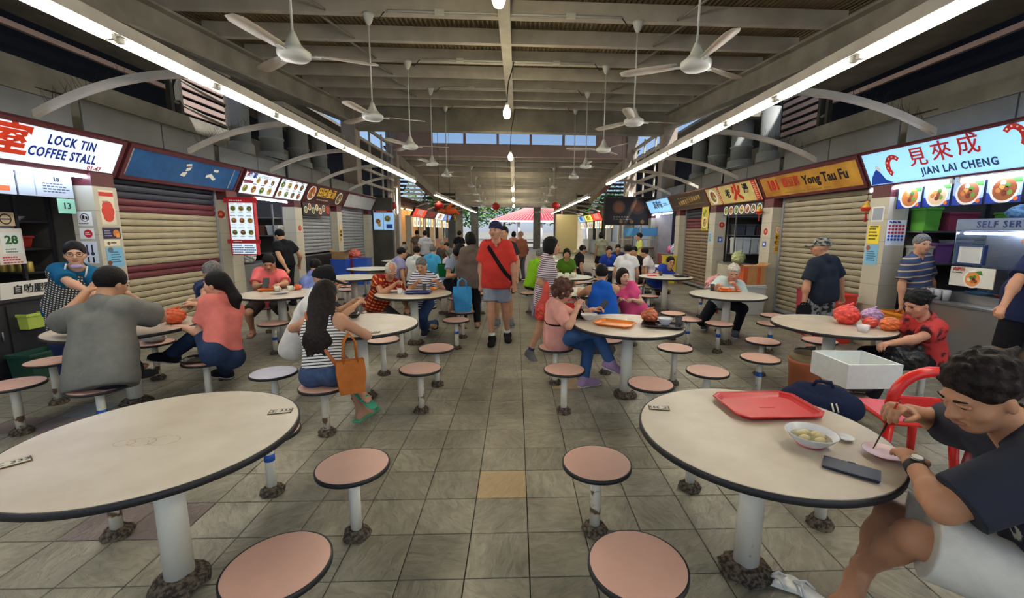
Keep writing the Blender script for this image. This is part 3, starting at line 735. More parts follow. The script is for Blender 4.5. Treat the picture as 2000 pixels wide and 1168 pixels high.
# roller shutters, every slat a piece
CREAM_S = mat('cream_slat', (178, 167, 140), 0.5, noise=.15, nscale=5); DARK_S = mat('dark_slat', (52, 54, 66), 0.6); MAR_S = mat('maroon_slat', (110, 52, 60), 0.55, noise=.15)
GREY_S = mat('grey_slat', (150, 154, 160), 0.45, noise=.12, nscale=5); BEIGE_S = mat('beige_slat', (160, 150, 128), 0.5, noise=.15, nscale=4); BRN_S = mat('brown_slat', (140, 118, 98), .5, noise=.2)
SLAT_CACHE = {}
def shutter(side, ya, yb, z0, label, col, pitch=0.092):
    s = -1 if side == 'left' else 1; x = s*(XPL+0.2 if side == 'left' else XPR+0.2)
    t = thing('roller_shutter', label, 'shutter', (x, ya, z0)); L = yb-ya
    z = 0.06; n = 0
    while z0 + z < 2.6:
        c = col(z0+z)
        key = (round(L, 2), s, c.name, pitch)
        if key not in SLAT_CACHE:
            p = pitch; d = -s
            prof = [(0, 0), (d*0.014, p*0.25), (d*0.018, p*0.5), (d*0.014, p*0.78), (0, p*0.9), (-d*.006, p*.9), (-d*.006, 0)]
            mb = MB(); k = len(prof); v = [(a, y, b) for y in (0.03, L-0.03) for a, b in prof]
            f = [(i, (i+1) % k, k+(i+1) % k, k+i) for i in range(k)] + [tuple(range(k-1, -1, -1)), tuple(range(k, 2*k))]
            if s > 0: f = [q[::-1] for q in f]
            SLAT_CACHE[key] = mb.add(v, f).mesh('slat', c)
        o = link('slat', SLAT_CACHE[key], t); o.location = (0, 0, z); z += pitch; n += 1
    for y in (0.0, L-0.05): obj('guide_rail', MB().box(-0.03, 0.03, y, y+0.05, 0, 2.6-z0), GREY_S, t)
    obj('bottom_bar', MB().box(-0.025, 0.025, 0.05, L-0.05, 0, 0.055), GREY_S, t)
    return t
shutter('left', 5.92, 8.04, 0.06, 'cream roller shutter with maroon band and dark top under the blue tarpaulin sign', lambda z: DARK_S if z > 1.93 else MAR_S if z > 1.7 or 0.84 < z < 0.95 else CREAM_S)
shutter('left', 10.78, 12.8, 0.95, 'grey roller shutter half lowered under the brown signboard', lambda z: GREY_S)
shutter('left', 13.18, 15.48, 0.06, 'pale grey roller shutter under the blank whitish signboard', lambda z: GREY_S)
shutter('right', 6.0, 8.28, 0.06, 'plain beige roller shutter under the golden brown signboard', lambda z: BEIGE_S)
shutter('right', 11.08, 13.08, 0.06, 'brownish roller shutter with dark and maroon upper slats', lambda z: DARK_S if z > 1.9 else MAR_S if z > 1.6 else BRN_S)

# posters, notices and stickers on the pillars
def poster(label, side, face, i, a, z0, w_, h, base, items, cat='poster', name='poster', th=0.003):
    """face 'n' = the pillar face towards the camera, 'a' = the face towards the aisle"""
    P, xf, s = (LP, XPL, -1) if side == 'left' else (RP, XPR, 1)
    if face == 'n': o = (s*xf + (-0.28 if s < 0 else 0) + a, P[i][0]-0.001-th, z0); u = (1, 0, 0)
    elif s < 0: o = (-xf+0.001+th, P[i][0]+a, z0); u = (0, 1, 0)
    else: o = (xf-0.001-th, P[i][1]-a, z0); u = (0, -1, 0)
    return board(name, label, cat, o, u, (0, 0, 1), w_, h, th, prnt(base), items)
poster('white notice with a black round pictogram on the first left pillar shown', 'left', 'n', 1, .06, 1.58, .17, .17, (235, 235, 230), [('c', .085, .1, .05, BLK), ('c', .085, .1, .042, (235, 235, 230)), ('r', .07, .1, .03, .05, BLK), ('r', .105, .095, .025, .04, BLK), ('l', .085, .025, .15, 1, .02, BLK)])
poster('white notice with a red speech disc beside the coffee stall', 'left', 'n', 1, .06, 1.42, .17, .13, (238, 236, 230), [('c', .1, .065, .05, (200, 40, 45)), ('l', .1, .075, .07, 2, .02, WHT)])
poster('poster of four upright cutlery shapes beside the coffee stall', 'left', 'n', 1, .06, 1.12, .18, .27, (222, 228, 236), [('r', .06, .18, .018, .1, (60, 60, 90)), ('c', .06, .12, .022, (70, 70, 90)), ('r', .12, .18, .018, .1, (40, 40, 60)), ('c', .12, .12, .022, (50, 60, 80)), ('r', .06, .045, .02, .07, (60, 60, 80)), ('r', .12, .045, .02, .07, BLK)])
poster('red oval festive print under a red ribbon heading', 'left', 'a', 1, .06, 1.6, .2, .42, (222, 212, 190), [('r', .1, .37, .19, .05, (200, 60, 50)), ('c', .1, .16, .085, (205, 60, 50)), ('c', .1, .1, .07, (205, 70, 55)), ('c', .1, .22, .07, (205, 70, 55)), ('l', .1, .28, .12, 1, .03, (150, 150, 150))])
poster('dark purple poster with orange print beside the cream shutter', 'left', 'a', 1, .05, 1.42, .24, .14, (48, 36, 66), [('l', .07, .1, .1, 3, .03, (150, 150, 180)), ('c', .18, .07, .045, (200, 120, 60)), ('r', .2, .04, .05, .05, (225, 150, 70))])
poster('cream sticker strip above the light blue notice', 'left', 'a', 1, .05, 1.33, .22, .075, (226, 220, 200), [('c', .06, .035, .02, (120, 90, 60)), ('l', .14, .04, .1, 1, .03, (70, 60, 50))])
poster('light blue illustrated notice beside the cream shutter', 'left', 'a', 1, .06, 1.06, .23, .25, (120, 180, 215), [('l', .13, .19, .14, 5, .03, (60, 100, 140)), ('c', .03, .06, .03, (110, 60, 40)), ('c', .06, .22, .035, (90, 110, 130))])
for side, idxs in (('left', (2, 3)), ('right', (2, 3))):
    for i in idxs:
        for fc, aa, z in (('a', .11, 1.75), ('n', .08, 1.73)) if side == 'left' and i == 2 else ((('a', .1, 1.5),) if side == 'left' else (('a', .1, 1.52) if i == 2 else ('n', .1, 1.68),)):
            poster('round red festive sticker on the %s face of the %s %s pillar' % ('aisle' if fc == 'a' else 'near', NUM[i], side), side, fc, i, aa, z, .15, .15, (214, 204, 182), [('c', .075, .075, .07, (190, 48, 42)), ('c', .075, .075, .05, (172, 38, 36)), ('t', '福', .06, .075, .075, (220, 150, 90), .001)], cat='sticker', name='sticker')
for side, i, fc in (('left', 2, 'a'), ('left', 4, 'a'), ('right', 2, 'n'),):
    poster('yellow no smoking notice on the %s %s pillar' % (NUM[i], side), side, fc, i, .1, 1.2, .13, .5, (226, 176, 50), [('r', .065, .43, .11, .12, (235, 225, 205)), ('c', .065, .43, .045, (200, 50, 40)), ('c', .065, .43, .034, (235, 225, 205)), ('r', .065, .43, .06, .008, BLK), ('t', '不准', .08, .065, .28, BLK, .002), ('t', '吸烟', .08, .065, .18, BLK, .002), ('l', .065, .1, .1, 3, .03, BLK)])
poster('pink print with small square patterns on the second right pillar', 'right', 'a', 1, .06, 1.74, .2, .2, (226, 224, 220), [('r', .1, .1, .16, .16, (150, 160, 175))])
poster('bright yellow notice on the second right pillar', 'right', 'a', 1, .03, 1.44, .2, .25, (240, 216, 60), [('l', .1, .2, .15, 4, .045, (90, 80, 30)), ('r', .1, .23, .14, .02, (60, 60, 40))])
poster('notice with rows of red and blue discs on the second right pillar', 'right', 'n', 1, .01, 1.42, .26, .34, (226, 232, 240), [('t', 'Pa Ma Ma', .04, .1, .31, BLUE, .001)] + [('c', .035+.046*a, .26-.045*b, .017, (200, 60, 80) if b < 3 else (50, 90, 190)) for a in range(5) for b in range(5)])
poster('light blue illustrated notice on the second right pillar', 'right', 'a', 1, .02, 1.15, .22, .27, (126, 186, 220), [('l', .12, .18, .16, 5, .03, (60, 100, 140)), ('c', .05, .23, .035, (150, 90, 60))])
poster('small blue sign under the red sticker on the third right pillar', 'right', 'a', 2, .1, 1.3, .12, .1, (50, 90, 180), [('r', .06, .05, .05, .05, WHT)])
poster('blue notice on the near face of the fourth right pillar', 'right', 'n', 3, .1, 1.33, .12, .13, (50, 100, 190), [('r', .06, .06, .05, .06, WHT)])
poster('pale blue notice strip on the fourth right pillar', 'right', 'a', 3, .05, 1.3, .18, .28, (160, 200, 220), [('l', .09, .22, .14, 5, .04, (70, 110, 140))])
poster('yellow food poster on the fourth right pillar beside dark slats', 'right', 'a', 3, -.45, 1.62, .4, .6, (206, 186, 66), [('d', .2, .2, .14, (170, 140, 60)), ('p', [(.05, .4), (.2, .55), (.3, .5), (.15, .35)], (120, 140, 40)), ('l', .2, .06, .3, 2, .03, BLK)])
# lit menu boards
it = [('r', .31, .96, .58, .08, (200, 40, 50)), ('l', .25, .96, .3, 1, .05, WHT), ('r', .31, .24, .58, .07, (190, 40, 50)), ('l', .2, .24, .2, 1, .04, WHT)]
for a in range(3):
    for b in range(3): it += [('d', .12+.19*a, .82-.21*b, .05, FOOD[(a*3+b) % 8]), ('l', .12+.19*a, .9-.21*b, .13, 1, .02, (50, 60, 110)), ('l', .12+.19*a, .745-.21*b, .1, 1, .018, (50, 60, 110))]
it += [('l', .18, .17, .22, 4, .04, (60, 90, 160)), ('l', .45, .17, .2, 4, .04, (60, 90, 160))]
board('menu_board', 'tall backlit menu board with red edge and nine bowls', 'sign', (-5.1, 8.02, 1.09), (.45, -.0, 0), (0, 0, 1), .46, 1.02, .06, LIT_W, [tuple([q[0]]+[v*0.74 if (k == 0) else v for k, v in enumerate(q[1:])]) if q[0] in 'rdl' else q for q in it], border=mat('menu_red', (190, 50, 60), .5), bw=.02)
board('menu_board', 'dark hanging menu board with eight round dishes above the grey shutter', 'sign', (-5.12, 10.82, 1.9), (0, 1, 0), (0, 0, 1), 1.5, .3, .03, prnt((42, 28, 26)), [('d', .14+.2*k, .2 if k % 2 else .12, .085, FOOD[k]) for k in range(6)] + [('r', 1.38, .17, .2, .2, (170, 50, 40))])
for k in range(4):
    cols = [(196, 120, 60), (230, 200, 160), (160, 90, 60), (150, 80, 40)]
    board('menu_picture', '%s backlit noodle picture from the pillar under the shrimp signboard' % ORD[k], 'sign', (5.0, 5.62-.36*k, 1.9), (0, -1, 0), (0, 0, 1), .35, .35, .03, glow((150, 180, 215), .30),
          [('p', [(.0, .0), (.35, .0), (.35, .08), (.25, .05), (.12, .07), (.0, .12)], (25, 60, 170)), ('d', .175, .14, .14, cols[k]), ('p', [(.14, .24), (.32, .26), (.33, .2), (.2, .2)], (60, 120, 40)), ('t', '見來成麵'[k]+'味', .05, .1, .31, (190, 50, 50), .001), ('r', .27, .31, .1, .035, (60, 70, 90)), ('l', .12, .27, .18, 1, .02, (60, 60, 80)), ('c', .29, .04, .022, (225, 110, 40))], group='backlit noodle pictures of the shrimp stall', border=prnt((30, 36, 60)), bw=.004)
board('menu_picture', 'lit dual photo screen on the dark end wall of the left stalls', 'screen', (-5.22, 16.345, 1.55), (1, 0, 0), (0, 0, 1), .72, .72, .05, glow((140, 180, 220), .35), [('r', .36, .67, .7, .1, (130, 40, 40)), ('l', .36, .67, .5, 1, .06, (230, 180, 150)), ('d', .16, .3, .1, (200, 120, 60)), ('d', .5, .4, .12, (120, 160, 90)), ('c', .2, .17, .06, (230, 210, 90)), ('r', .56, .12, .22, .16, (40, 90, 190)), ('r', .355, .3, .012, .6, (60, 70, 90))])
# ================================================================ fixed tables and stools
TOP_C = mat('cream_laminate', (206, 194, 176), 0.35, noise=0.1, nscale=4, rgb2=(190, 176, 156), nlo=.3, nhi=.6)
TOP_W = mat('white_laminate', (204, 200, 188), 0.35, noise=0.06, nscale=4)
EDGE = mat('black_edge_band', (38, 38, 42), 0.5)
SEAT_P = mat('pink_laminate', (216, 172, 156), 0.42, noise=0.06, nscale=6)
SEAT_L = mat('lavender_laminate', (206, 206, 226), 0.42, noise=0.06, nscale=6)
def worn(name, rgb, rgb2, lo, hi):
    return mat(name, rgb, 0.5, rgb2=rgb2, nscale=11, nlo=lo, nhi=hi)
POLE = worn('worn_white_pole', (226, 222, 210), (128, 106, 78), .26, .33)
POLE_R = worn('rusty_white_pole', (214, 206, 190), (110, 86, 62), .38, .42)
AGG = mat('pebble_concrete', (118, 104, 88), 0.95, rgb2=(56, 48, 42), nscale=55, nlo=.4, nhi=.6, bump=1.0, bscale=60)
TAPE = mat('blue_tape', (40, 96, 190), 0.4)
def lumps(r, h, n=18, seed=0):
    rnd = random.Random(seed); mb = MB(); prof = [(1.0, 0), (1.08, .3), (.92, .7), (.62, 1.0)]; v = []; k = len(prof)
    for a, b in prof:
        for i in range(n):
            an = 2*PI*i/n; q = r*a*(1+rnd.uniform(-.13, .13)); v.append((q*math.cos(an), q*math.sin(an), h*b*(1+rnd.uniform(-.12, .12)) if b else 0))
    f = [(j*n+i, j*n+(i+1) % n, (j+1)*n+(i+1) % n, (j+1)*n+i) for j in range(k-1) for i in range(n)] + [tuple((k-1)*n+i for i in range(n))]
    return mb.add(v, f, 0, True)
TZ, TR, SZ, SR = 0.71, 0.515, 0.40, 0.178
ME = {}
def disc_meshes(key, r, z, th, m):
    a = MB().lathe([(r-.004, z-th+.004), (r-.004, z-.003), (r-.010, z)], n=56).mesh('top', m)
    b = MB().lathe([(r-.012, z-th), (r, z-th), (r, z-.0025), (r-.004, z-.0015)], n=56).mesh('edge_band', EDGE)
    ME[key] = (a, b)
disc_meshes('tc', TR, TZ, .028, TOP_C); disc_meshes('tw', TR, TZ, .028, TOP_W); disc_meshes('sp', SR, SZ, .022, SEAT_P); disc_meshes('sl', SR, SZ, .022, SEAT_L)
ME['tp'] = MB().cone((0, 0, .03), (0, 0, TZ-.028), .056, .053, n=20).mesh('pole', POLE)
ME['pp'] = [MB().cone((0, 0, .02), (0, 0, SZ-.022), .028, .027, n=14).mesh('pole', q) for q in (POLE, POLE_R)]
ME['tb'] = [lumps(.105, .06, 20, k).mesh('concrete_footing', AGG) for k in range(3)]
ME['sb'] = [lumps(.062, .05, 16, k+5).mesh('concrete_footing', AGG) for k in range(4)]
ME['fl'] = MB().lathe([(.16, TZ-.05), (.16, TZ-.03)], n=16).mesh('top_flange', STEEL_D)
ME['fs'] = MB().lathe([(.07, SZ-.034), (.07, SZ-.0225)], n=12).mesh('seat_flange', STEEL_D)
ME['tape'] = MB().lathe([(.0295, .22), (.0295, .265)], n=14).mesh('tape_band', TAPE)
cnt = [0]
def table(x, y, label, white=False, parts=True):
    t = thing('round_table', label, 'table', (x, y, 0), random.random()*6, group='round tables fixed to the floor')
    a, b = ME['tw' if white else 'tc']
    link('top', a, t); link('edge_band', b, t); link('pole', ME['tp'], t)
    if parts: link('concrete_footing', random.choice(ME['tb']), t); link('top_flange', ME['fl'], t)
    return t
def stool(x, y, label, tape=False, lav=False, rusty=False):
    cnt[0] += 1
    t = thing('round_stool', label, 'stool', (x, y, 0), random.random()*6, group='round stools fixed to the floor')
    a, b = ME['sl' if lav else 'sp']
    link('seat', a, t); link('edge_band', b, t); link('pole', ME['pp'][1 if rusty else 0], t); link('concrete_footing', ME['sb'][cnt[0] % 4], t); link('seat_flange', ME['fs'], t)
    if tape: o = link('tape_band', ME['tape'], t); o.scale = (1, 1, random.uniform(.8, 1.1))
    return t
T_LF = table(-1.49, 1.77, 'large empty cream round table nearest the camera on the left')
T_RF = table(1.08, 1.77, 'cream round table with red tray and white bowl near the camera')
T_LM = table(-1.43, 3.96, 'round table in front of the woman in the striped top')
T_RM = table(1.06, 3.96, 'round table with orange tray beside the woman with curly hair')
T_LO = table(-3.42, 3.85, 'round table with the tied orange bag at the grey shirt man')
T_RO = table(3.03, 3.96, 'round table heaped with red and purple plastic bags')
T_LB = table(-1.4, 5.93, 'round table with a dark blue tray used by an elderly couple')
T_LP = table(-3.15, 5.88, 'round table used by the man in pink with a phone')
T_RW = table(2.98, 5.93, 'round table used by the white haired man eating', white=True)
T_RB = table(2.92, 8.32, 'round table used by the woman in royal blue', white=True)
T_RC = table(1.06, 6.15, 'round table between the blue tank top man and the pink top woman', white=True)
T_F = [table(-2.95, 7.95, 'empty whitish round table behind the dark haired diners', True), table(-3.2, 9.7, 'empty small looking round table near the grey shutter', True),
       table(-1.35, 8.1, 'round table behind the elderly couple', True), table(.95, 8.2, 'round table with white mugs in the middle distance', True),
       table(2.3, 10.0, 'round table beside the white shirt man seen from behind', True), table(-1.3, 10.3, 'far round table left of the aisle', True), table(1.0, 10.4, 'far round table right of the aisle', True),
       table(3.4, 11.0, 'far round table near the brown shutter', True), table(-1.3, 12.5, 'distant round table left of the aisle', True), table(1.0, 12.6, 'distant round table right of the aisle', True), table(-3.2, 12.2, 'distant round table near the grey shutters', True), table(3.1, 13.0, 'distant round table near the lit blue stall', True)]
# stools: positions read off the floor
near_lab = {
 (-.82, 2.06): 'pink stool right of the empty near table, at its far side', (-.84, 1.40): 'large looking pink stool at the bottom edge left of the aisle',
 (-1.46, 2.45): 'stool behind the empty near table with blue tape at the top of its pole', (-2.05, 2.1): 'stool mostly hidden beneath the empty near table',
 (.42, 2.06): 'pink stool with a scrap of blue tape left of the red tray table', (.44, 1.37): 'large looking pink stool at the bottom edge right of the aisle',
 (1.08, 2.43): 'stool behind the red tray table with only its pole showing', (1.66, 2.08): 'stool pole between the red tray table and the crossed legs', (1.70, 1.12): 'pink stool under the man in white shorts'}
for (x, y), lab in near_lab.items(): stool(x, y, lab, tape=(x, y) in ((-1.46, 2.45),), rusty=(x, y) in ((-2.05, 2.1), (.42, 2.06)))
S = [(-1.46, 3.21, 'pink stool under the woman in denim shorts', 0, 1), (-.82, 3.62, 'pink stool left of the aisle in front of another', 0, 1), (-.8, 4.27, 'pink stool left of the aisle just behind the worn one', 0, 0),
 (-1.44, 4.62, 'pink stool behind the striped top woman table', 0, 0), (-2.0, 3.52, 'pale lavender stool left of the denim shorts woman', 0, 0), (-2.05, 4.25, 'stool under the person in the black cap', 0, 0),
 (.42, 3.58, 'pink stool right of the aisle before the crossed legs woman', 0, 0), (.41, 4.3, 'pink stool under the woman with curly hair', 0, 0), (1.06, 3.22, 'pink stool in front of the orange tray table', 0, 1), (1.65, 3.52, 'pink stool right of the orange tray table, partly behind the near table', 0, 0),
 (1.64, 4.27, 'pink stool at the far right of the orange tray table', 0, 0), (1.0, 4.62, 'pink stool behind the orange tray table', 0, 0),
 (2.33, 3.9, 'pink stool with blue tape left of the bag covered table', 1, 0), (2.72, 4.54, 'pink stool with blue tape behind the bag covered table', 1, 0), (3.38, 4.56, 'stool beside the clay bucket behind the bag table', 0, 1), (2.66, 3.24, 'pink stool with blue tape carrying the white foam box', 1, 0), (3.72, 3.66, 'stool under the woman in the red floral blouse', 0, 0), (1.98, 2.6, 'stool hidden under the navy backpack', 0, 0),
 (-4.1, 3.86, 'pink stool at the far left with a rusty pole', 0, 1), (-3.78, 3.27, 'pink stool cut by the left edge of the picture', 0, 1), (-3.74, 4.5, 'stool behind the orange bag table', 0, 1), (-3.1, 3.2, 'stool with blue tape under the man in the grey shirt', 1, 0), (-2.78, 3.86, 'stool carrying a dark tray beside the pink shirt woman', 0, 0), (-3.05, 4.5, 'stool under the woman in the pink shirt', 0, 0),
 (-.79, 5.66, 'pink stool with blue tape left of the aisle near the blue tote', 1, 0), (-1.42, 5.3, 'pink stool in front of the blue tray table', 0, 0), (-.78, 6.25, 'stool beside the blue tote bag', 0, 0), (-2.02, 6.2, 'stool under the old man in plaid', 0, 0), (-1.4, 6.62, 'stool under the woman in the striped polo', 0, 0), (-2.02, 5.58, 'stool left of the blue tray table', 0, 0),
 (-3.04, 5.44, 'pink stool with blue tape before the pink shirt man', 1, 0), (-3.74, 6.6, 'stool under the man in the pink shirt', 0, 0), (-3.9, 5.5, 'stool behind the ponytail woman', 0, 0), (-2.5, 6.2, 'pink stool right of the phone man', 0, 0),
 (2.66, 5.45, 'pink stool with blue tape before the white haired man', 1, 0), (3.36, 5.45, 'upper of two pink stools beside the shutter', 1, 0), (3.72, 6.0, 'pink stool close to the beige shutter', 0, 0), (3.27, 6.68, 'stool under the white haired man', 0, 0), (2.3, 6.15, 'pink stool left of the white haired man', 1, 0), (2.36, 5.72, 'lower pink stool left of the white haired man with a tray corner', 1, 0),
 (2.46, 7.85, 'pink stool before the royal blue shirt woman', 1, 0), (3.45, 7.85, 'pink stool right of the royal blue shirt table', 1, 0), (2.92, 9.02, 'stool under the woman in royal blue', 0, 0), (2.22, 8.32, 'pink stool holding a white bag', 1, 0),
 (1.12, 5.42, 'stool under the man in the blue tank top', 0, 0), (1.64, 5.82, 'stool under the woman in the pink blouse', 0, 0), (.5, 5.9, 'stool left of the blue tank top man', 0, 0)]
for x, y, lab, tp, ru in S: stool(x, y, lab, tape=bool(tp), lav='lavender' in lab, rusty=bool(ru))
far_sets = [(-2.95, 7.95, 'empty whitish table'), (-1.35, 8.1, 'table behind the elderly couple'), (.95, 8.2, 'table with white mugs'), (2.3, 10.0, 'table of the white shirt man'), (-1.3, 10.3, 'far left aisle table'), (1.0, 10.4, 'far right aisle table'), (-3.2, 9.7, 'small table near the grey shutter')]
for x, y, nm in far_sets:
    for k, dr in enumerate(('near left', 'near right', 'right', 'far right', 'far left', 'left')):
        a = [-2.1, -1.05, 0, 1.05, 2.1, PI][k]
        stool(x+.7*math.cos(a), y+.7*math.sin(a), '%s pink stool around the %s' % (dr, nm))
# numbered table plates at the rims
RUST = mat('rusty_plate_edge', (112, 88, 58), .7, noise=.3, nscale=40)
def plate(x, y, rz, label):
    t = thing('table_plate', label, 'plate', (x, y, TZ+.0005), rz, group='small plates stuck on the table rims')
    obj('edge', MB().bbox(-.05, .05, -.028, .028, 0, .004, .0015), RUST, t)
    obj('face', MB().box(-.045, .045, -.023, .023, .004, .0046), prnt((206, 200, 180)), t)
    text('工 333', .034, 0, .0, prnt((40, 56, 80)), t, z=.0052, bold=.0006, ext=.0002)
plate(-1.12, 2.0, .25, 'small worn plate stuck near the right rim of the empty near table')
plate(-1.85, 1.55, .9, 'small shiny plate stuck near the left rim of the empty near table')
plate(.71, 2.01, PI-.2, 'small worn plate stuck on the rim beside the red tray')
plate(-1.2, 3.62, .2, 'small faint plate stuck on the striped woman table')
# brown ring stains
mb = MB()
for cx_, cy_, r in ((-1.44, 1.72, .045), (-1.52, 1.71, .04), (-1.58, 1.70, .03)):
    n = 40; v = []
    for i in range(n):
        a = 2*PI*i/n
        for q in (r-.0015-.0012*math.sin(i*.9), r+.0015): v.append((cx_+q*1.25*math.cos(a), cy_+q*.9*math.sin(a), TZ+.0012))
    mb.add(v, [(2*i, 2*i+1, (2*((i+1) % n))+1, 2*((i+1) % n)) for i in range(n) if (i*7) % 11 > 1])
st = obj('ring_stain', mb, mat('tea_stain', (178, 150, 108), .5), T_LF)
st.matrix_parent_inverse = (Matrix.Translation(T_LF.location) @ T_LF.rotation_euler.to_matrix().to_4x4()).inverted()
# ================================================================ people: one continuous skin surface per body, clothes and hair as parts
def smin(a, b, k):
    h = np.clip(0.5 + 0.5*(b-a)/k, 0, 1)
    return b*(1-h) + a*h - k*h*(1-h)
class Field:
    def __init__(s, lo, hi, h):
        s.h = h; s.lo = np.array(lo, np.float32); n = np.ceil((np.array(hi)-lo)/h).astype(int)+1
        s.n = n; s.d = np.full(n, 1.0, np.float32)
        s.ax = [np.float32(lo[i]) + np.arange(n[i], dtype=np.float32)*np.float32(h) for i in range(3)]
    def sl(s, lo, hi):
        a = np.maximum(np.floor((lo-s.lo)/s.h).astype(int), 0); b = np.minimum(np.ceil((hi-s.lo)/s.h).astype(int)+1, s.n)
        if (b <= a).any(): return None
        return tuple(slice(a[i], b[i]) for i in range(3))
    def put(s, p, grow=0.0, k=None):
        kind = p[0]; kk = p[-1] if k is None else k
        if kind == 'c':      # tapered capsule, optionally flattened along axis f by q, optionally cut at its end
            _, a, b, ra, rb, q, f, cut, _k = p; ra += grow; rb += grow
            m = max(ra, rb) + kk + s.h*2
            S = s.sl(np.minimum(a, b)-m, np.maximum(a, b)+m)
            if S is None: return
            X, Y, Z = np.meshgrid(s.ax[0][S[0]], s.ax[1][S[1]], s.ax[2][S[2]], indexing='ij')
            ab = b-a; L2 = float(ab@ab)+1e-9
            t = np.clip(((X-a[0])*ab[0]+(Y-a[1])*ab[1]+(Z-a[2])*ab[2])/L2, 0, 1)
            dx, dy, dz = X-a[0]-t*ab[0], Y-a[1]-t*ab[1], Z-a[2]-t*ab[2]
            r2 = dx*dx+dy*dy+dz*dz
            if q != 1:
                df = dx*f[0]+dy*f[1]+dz*f[2]; r2 = r2 + (q*q-1)*df*df
            d = np.sqrt(r2) - (ra+(rb-ra)*t)
            if cut:
                L = math.sqrt(L2); pl = ((X-b[0])*ab[0]+(Y-b[1])*ab[1]+(Z-b[2])*ab[2])/L
                d = np.maximum(d, pl)
            s.d[S] = smin(s.d[S], d.astype(np.float32), kk)
        elif kind in 'es':   # ellipsoid (rotated by rows of R); 's' subtracts
            _, c, r, R, _k = p; r = np.array(r)+(grow if kind == 'e' else -grow); m = r.max()+kk+s.h*2
            S = s.sl(c-m, c+m)
            if S is None: return
            X, Y, Z = np.meshgrid(s.ax[0][S[0]]-c[0], s.ax[1][S[1]]-c[1], s.ax[2][S[2]]-c[2], indexing='ij')
            u = (X*R[0][0]+Y*R[0][1]+Z*R[0][2])/r[0]; v = (X*R[1][0]+Y*R[1][1]+Z*R[1][2])/r[1]; w_ = (X*R[2][0]+Y*R[2][1]+Z*R[2][2])/r[2]
            l = np.sqrt(u*u+v*v+w_*w_)+1e-6; g = np.sqrt((u/r[0])**2+(v/r[1])**2+(w_/r[2])**2)+1e-6
            d = (l*(l-1)/g).astype(np.float32)
            if kind == 'e': s.d[S] = smin(s.d[S], d, kk)
            else: s.d[S] = -smin(-s.d[S], d, kk)
        elif kind == 'h':    # keep only the side where n.(p-c) < 0
            _, c, n, _k = p
            pl = (s.ax[0]-c[0])[:, None, None]*n[0] + (s.ax[1]-c[1])[None, :, None]*n[1] + (s.ax[2]-c[2])[None, None, :]*n[2]
            s.d = np.maximum(s.d, pl.astype(np.float32))
    def surface(s):
        d = s.d; ins = d < 0; n = s.n
        c = ins[:-1, :-1, :-1].astype(np.int8)
        for i, j, k in ((1,0,0),(0,1,0),(0,0,1),(1,1,0),(1,0,1),(0,1,1),(1,1,1)):
            c += ins[i:n[0]-1+i, j:n[1]-1+j, k:n[2]-1+k]
        act = np.argwhere((c > 0) & (c < 8))
        if len(act) == 0: return np.zeros((0, 3)), np.zeros((0, 4), int)
        idx = -np.ones(n-1, np.int32); idx[act[:, 0], act[:, 1], act[:, 2]] = np.arange(len(act))
        pos = np.zeros((len(act), 3)); num = np.zeros(len(act))
        cor = [(i, j, k) for i in (0, 1) for j in (0, 1) for k in (0, 1)]
        val = {q: d[act[:, 0]+q[0], act[:, 1]+q[1], act[:, 2]+q[2]] for q in cor}
        for q in cor:
            for ax in range(3):
                if q[ax] == 0:
                    r = list(q); r[ax] = 1; r = tuple(r); a, b = val[q], val[r]; m = (a < 0) != (b < 0)
                    t = np.where(m, a/np.where(m, a-b, 1), 0)
                    e = np.zeros((len(act), 3)); e[:] = q; e[:, ax] = t
                    pos += e*m[:, None]; num += m
        v = s.lo + (act+pos/num[:, None])*s.h
        faces = []
        for ax in range(3):
            a1, a2 = (ax+1) % 3, (ax+2) % 3
            sa = [slice(None)]*3; sb = [slice(None)]*3; sa[ax] = slice(0, n[ax]-1); sb[ax] = slice(1, n[ax])
            A, B = ins[tuple(sa)], ins[tuple(sb)]
            e = np.argwhere(A != B)
            ok = (e[:, a1] > 0) & (e[:, a2] > 0) & (e[:, a1] < n[a1]-1) & (e[:, a2] < n[a2]-1); e = e[ok]
            if len(e) == 0: continue
            fl = A[e[:, 0], e[:, 1], e[:, 2]]
            def cell(o1, o2):
                q = e.copy(); q[:, a1] -= o1; q[:, a2] -= o2; return idx[q[:, 0], q[:, 1], q[:, 2]]
            f = np.stack([cell(1, 1), cell(0, 1), cell(0, 0), cell(1, 0)], 1)
            f[~fl] = f[~fl][:, ::-1]; faces.append(f)
        return v, np.concatenate(faces)
def bounds(pr, grow):
    lo = np.full(3, 9.0); hi = np.full(3, -9.0)
    for p in pr:
        if p[0] == 'c':
            m = max(p[3], p[4])+grow+.03; lo = np.minimum(lo, np.minimum(p[1], p[2])-m); hi = np.maximum(hi, np.maximum(p[1], p[2])+m)
        elif p[0] == 'e': m = max(p[2])+grow+.03; lo = np.minimum(lo, p[1]-m); hi = np.maximum(hi, p[1]+m)
    return lo, hi
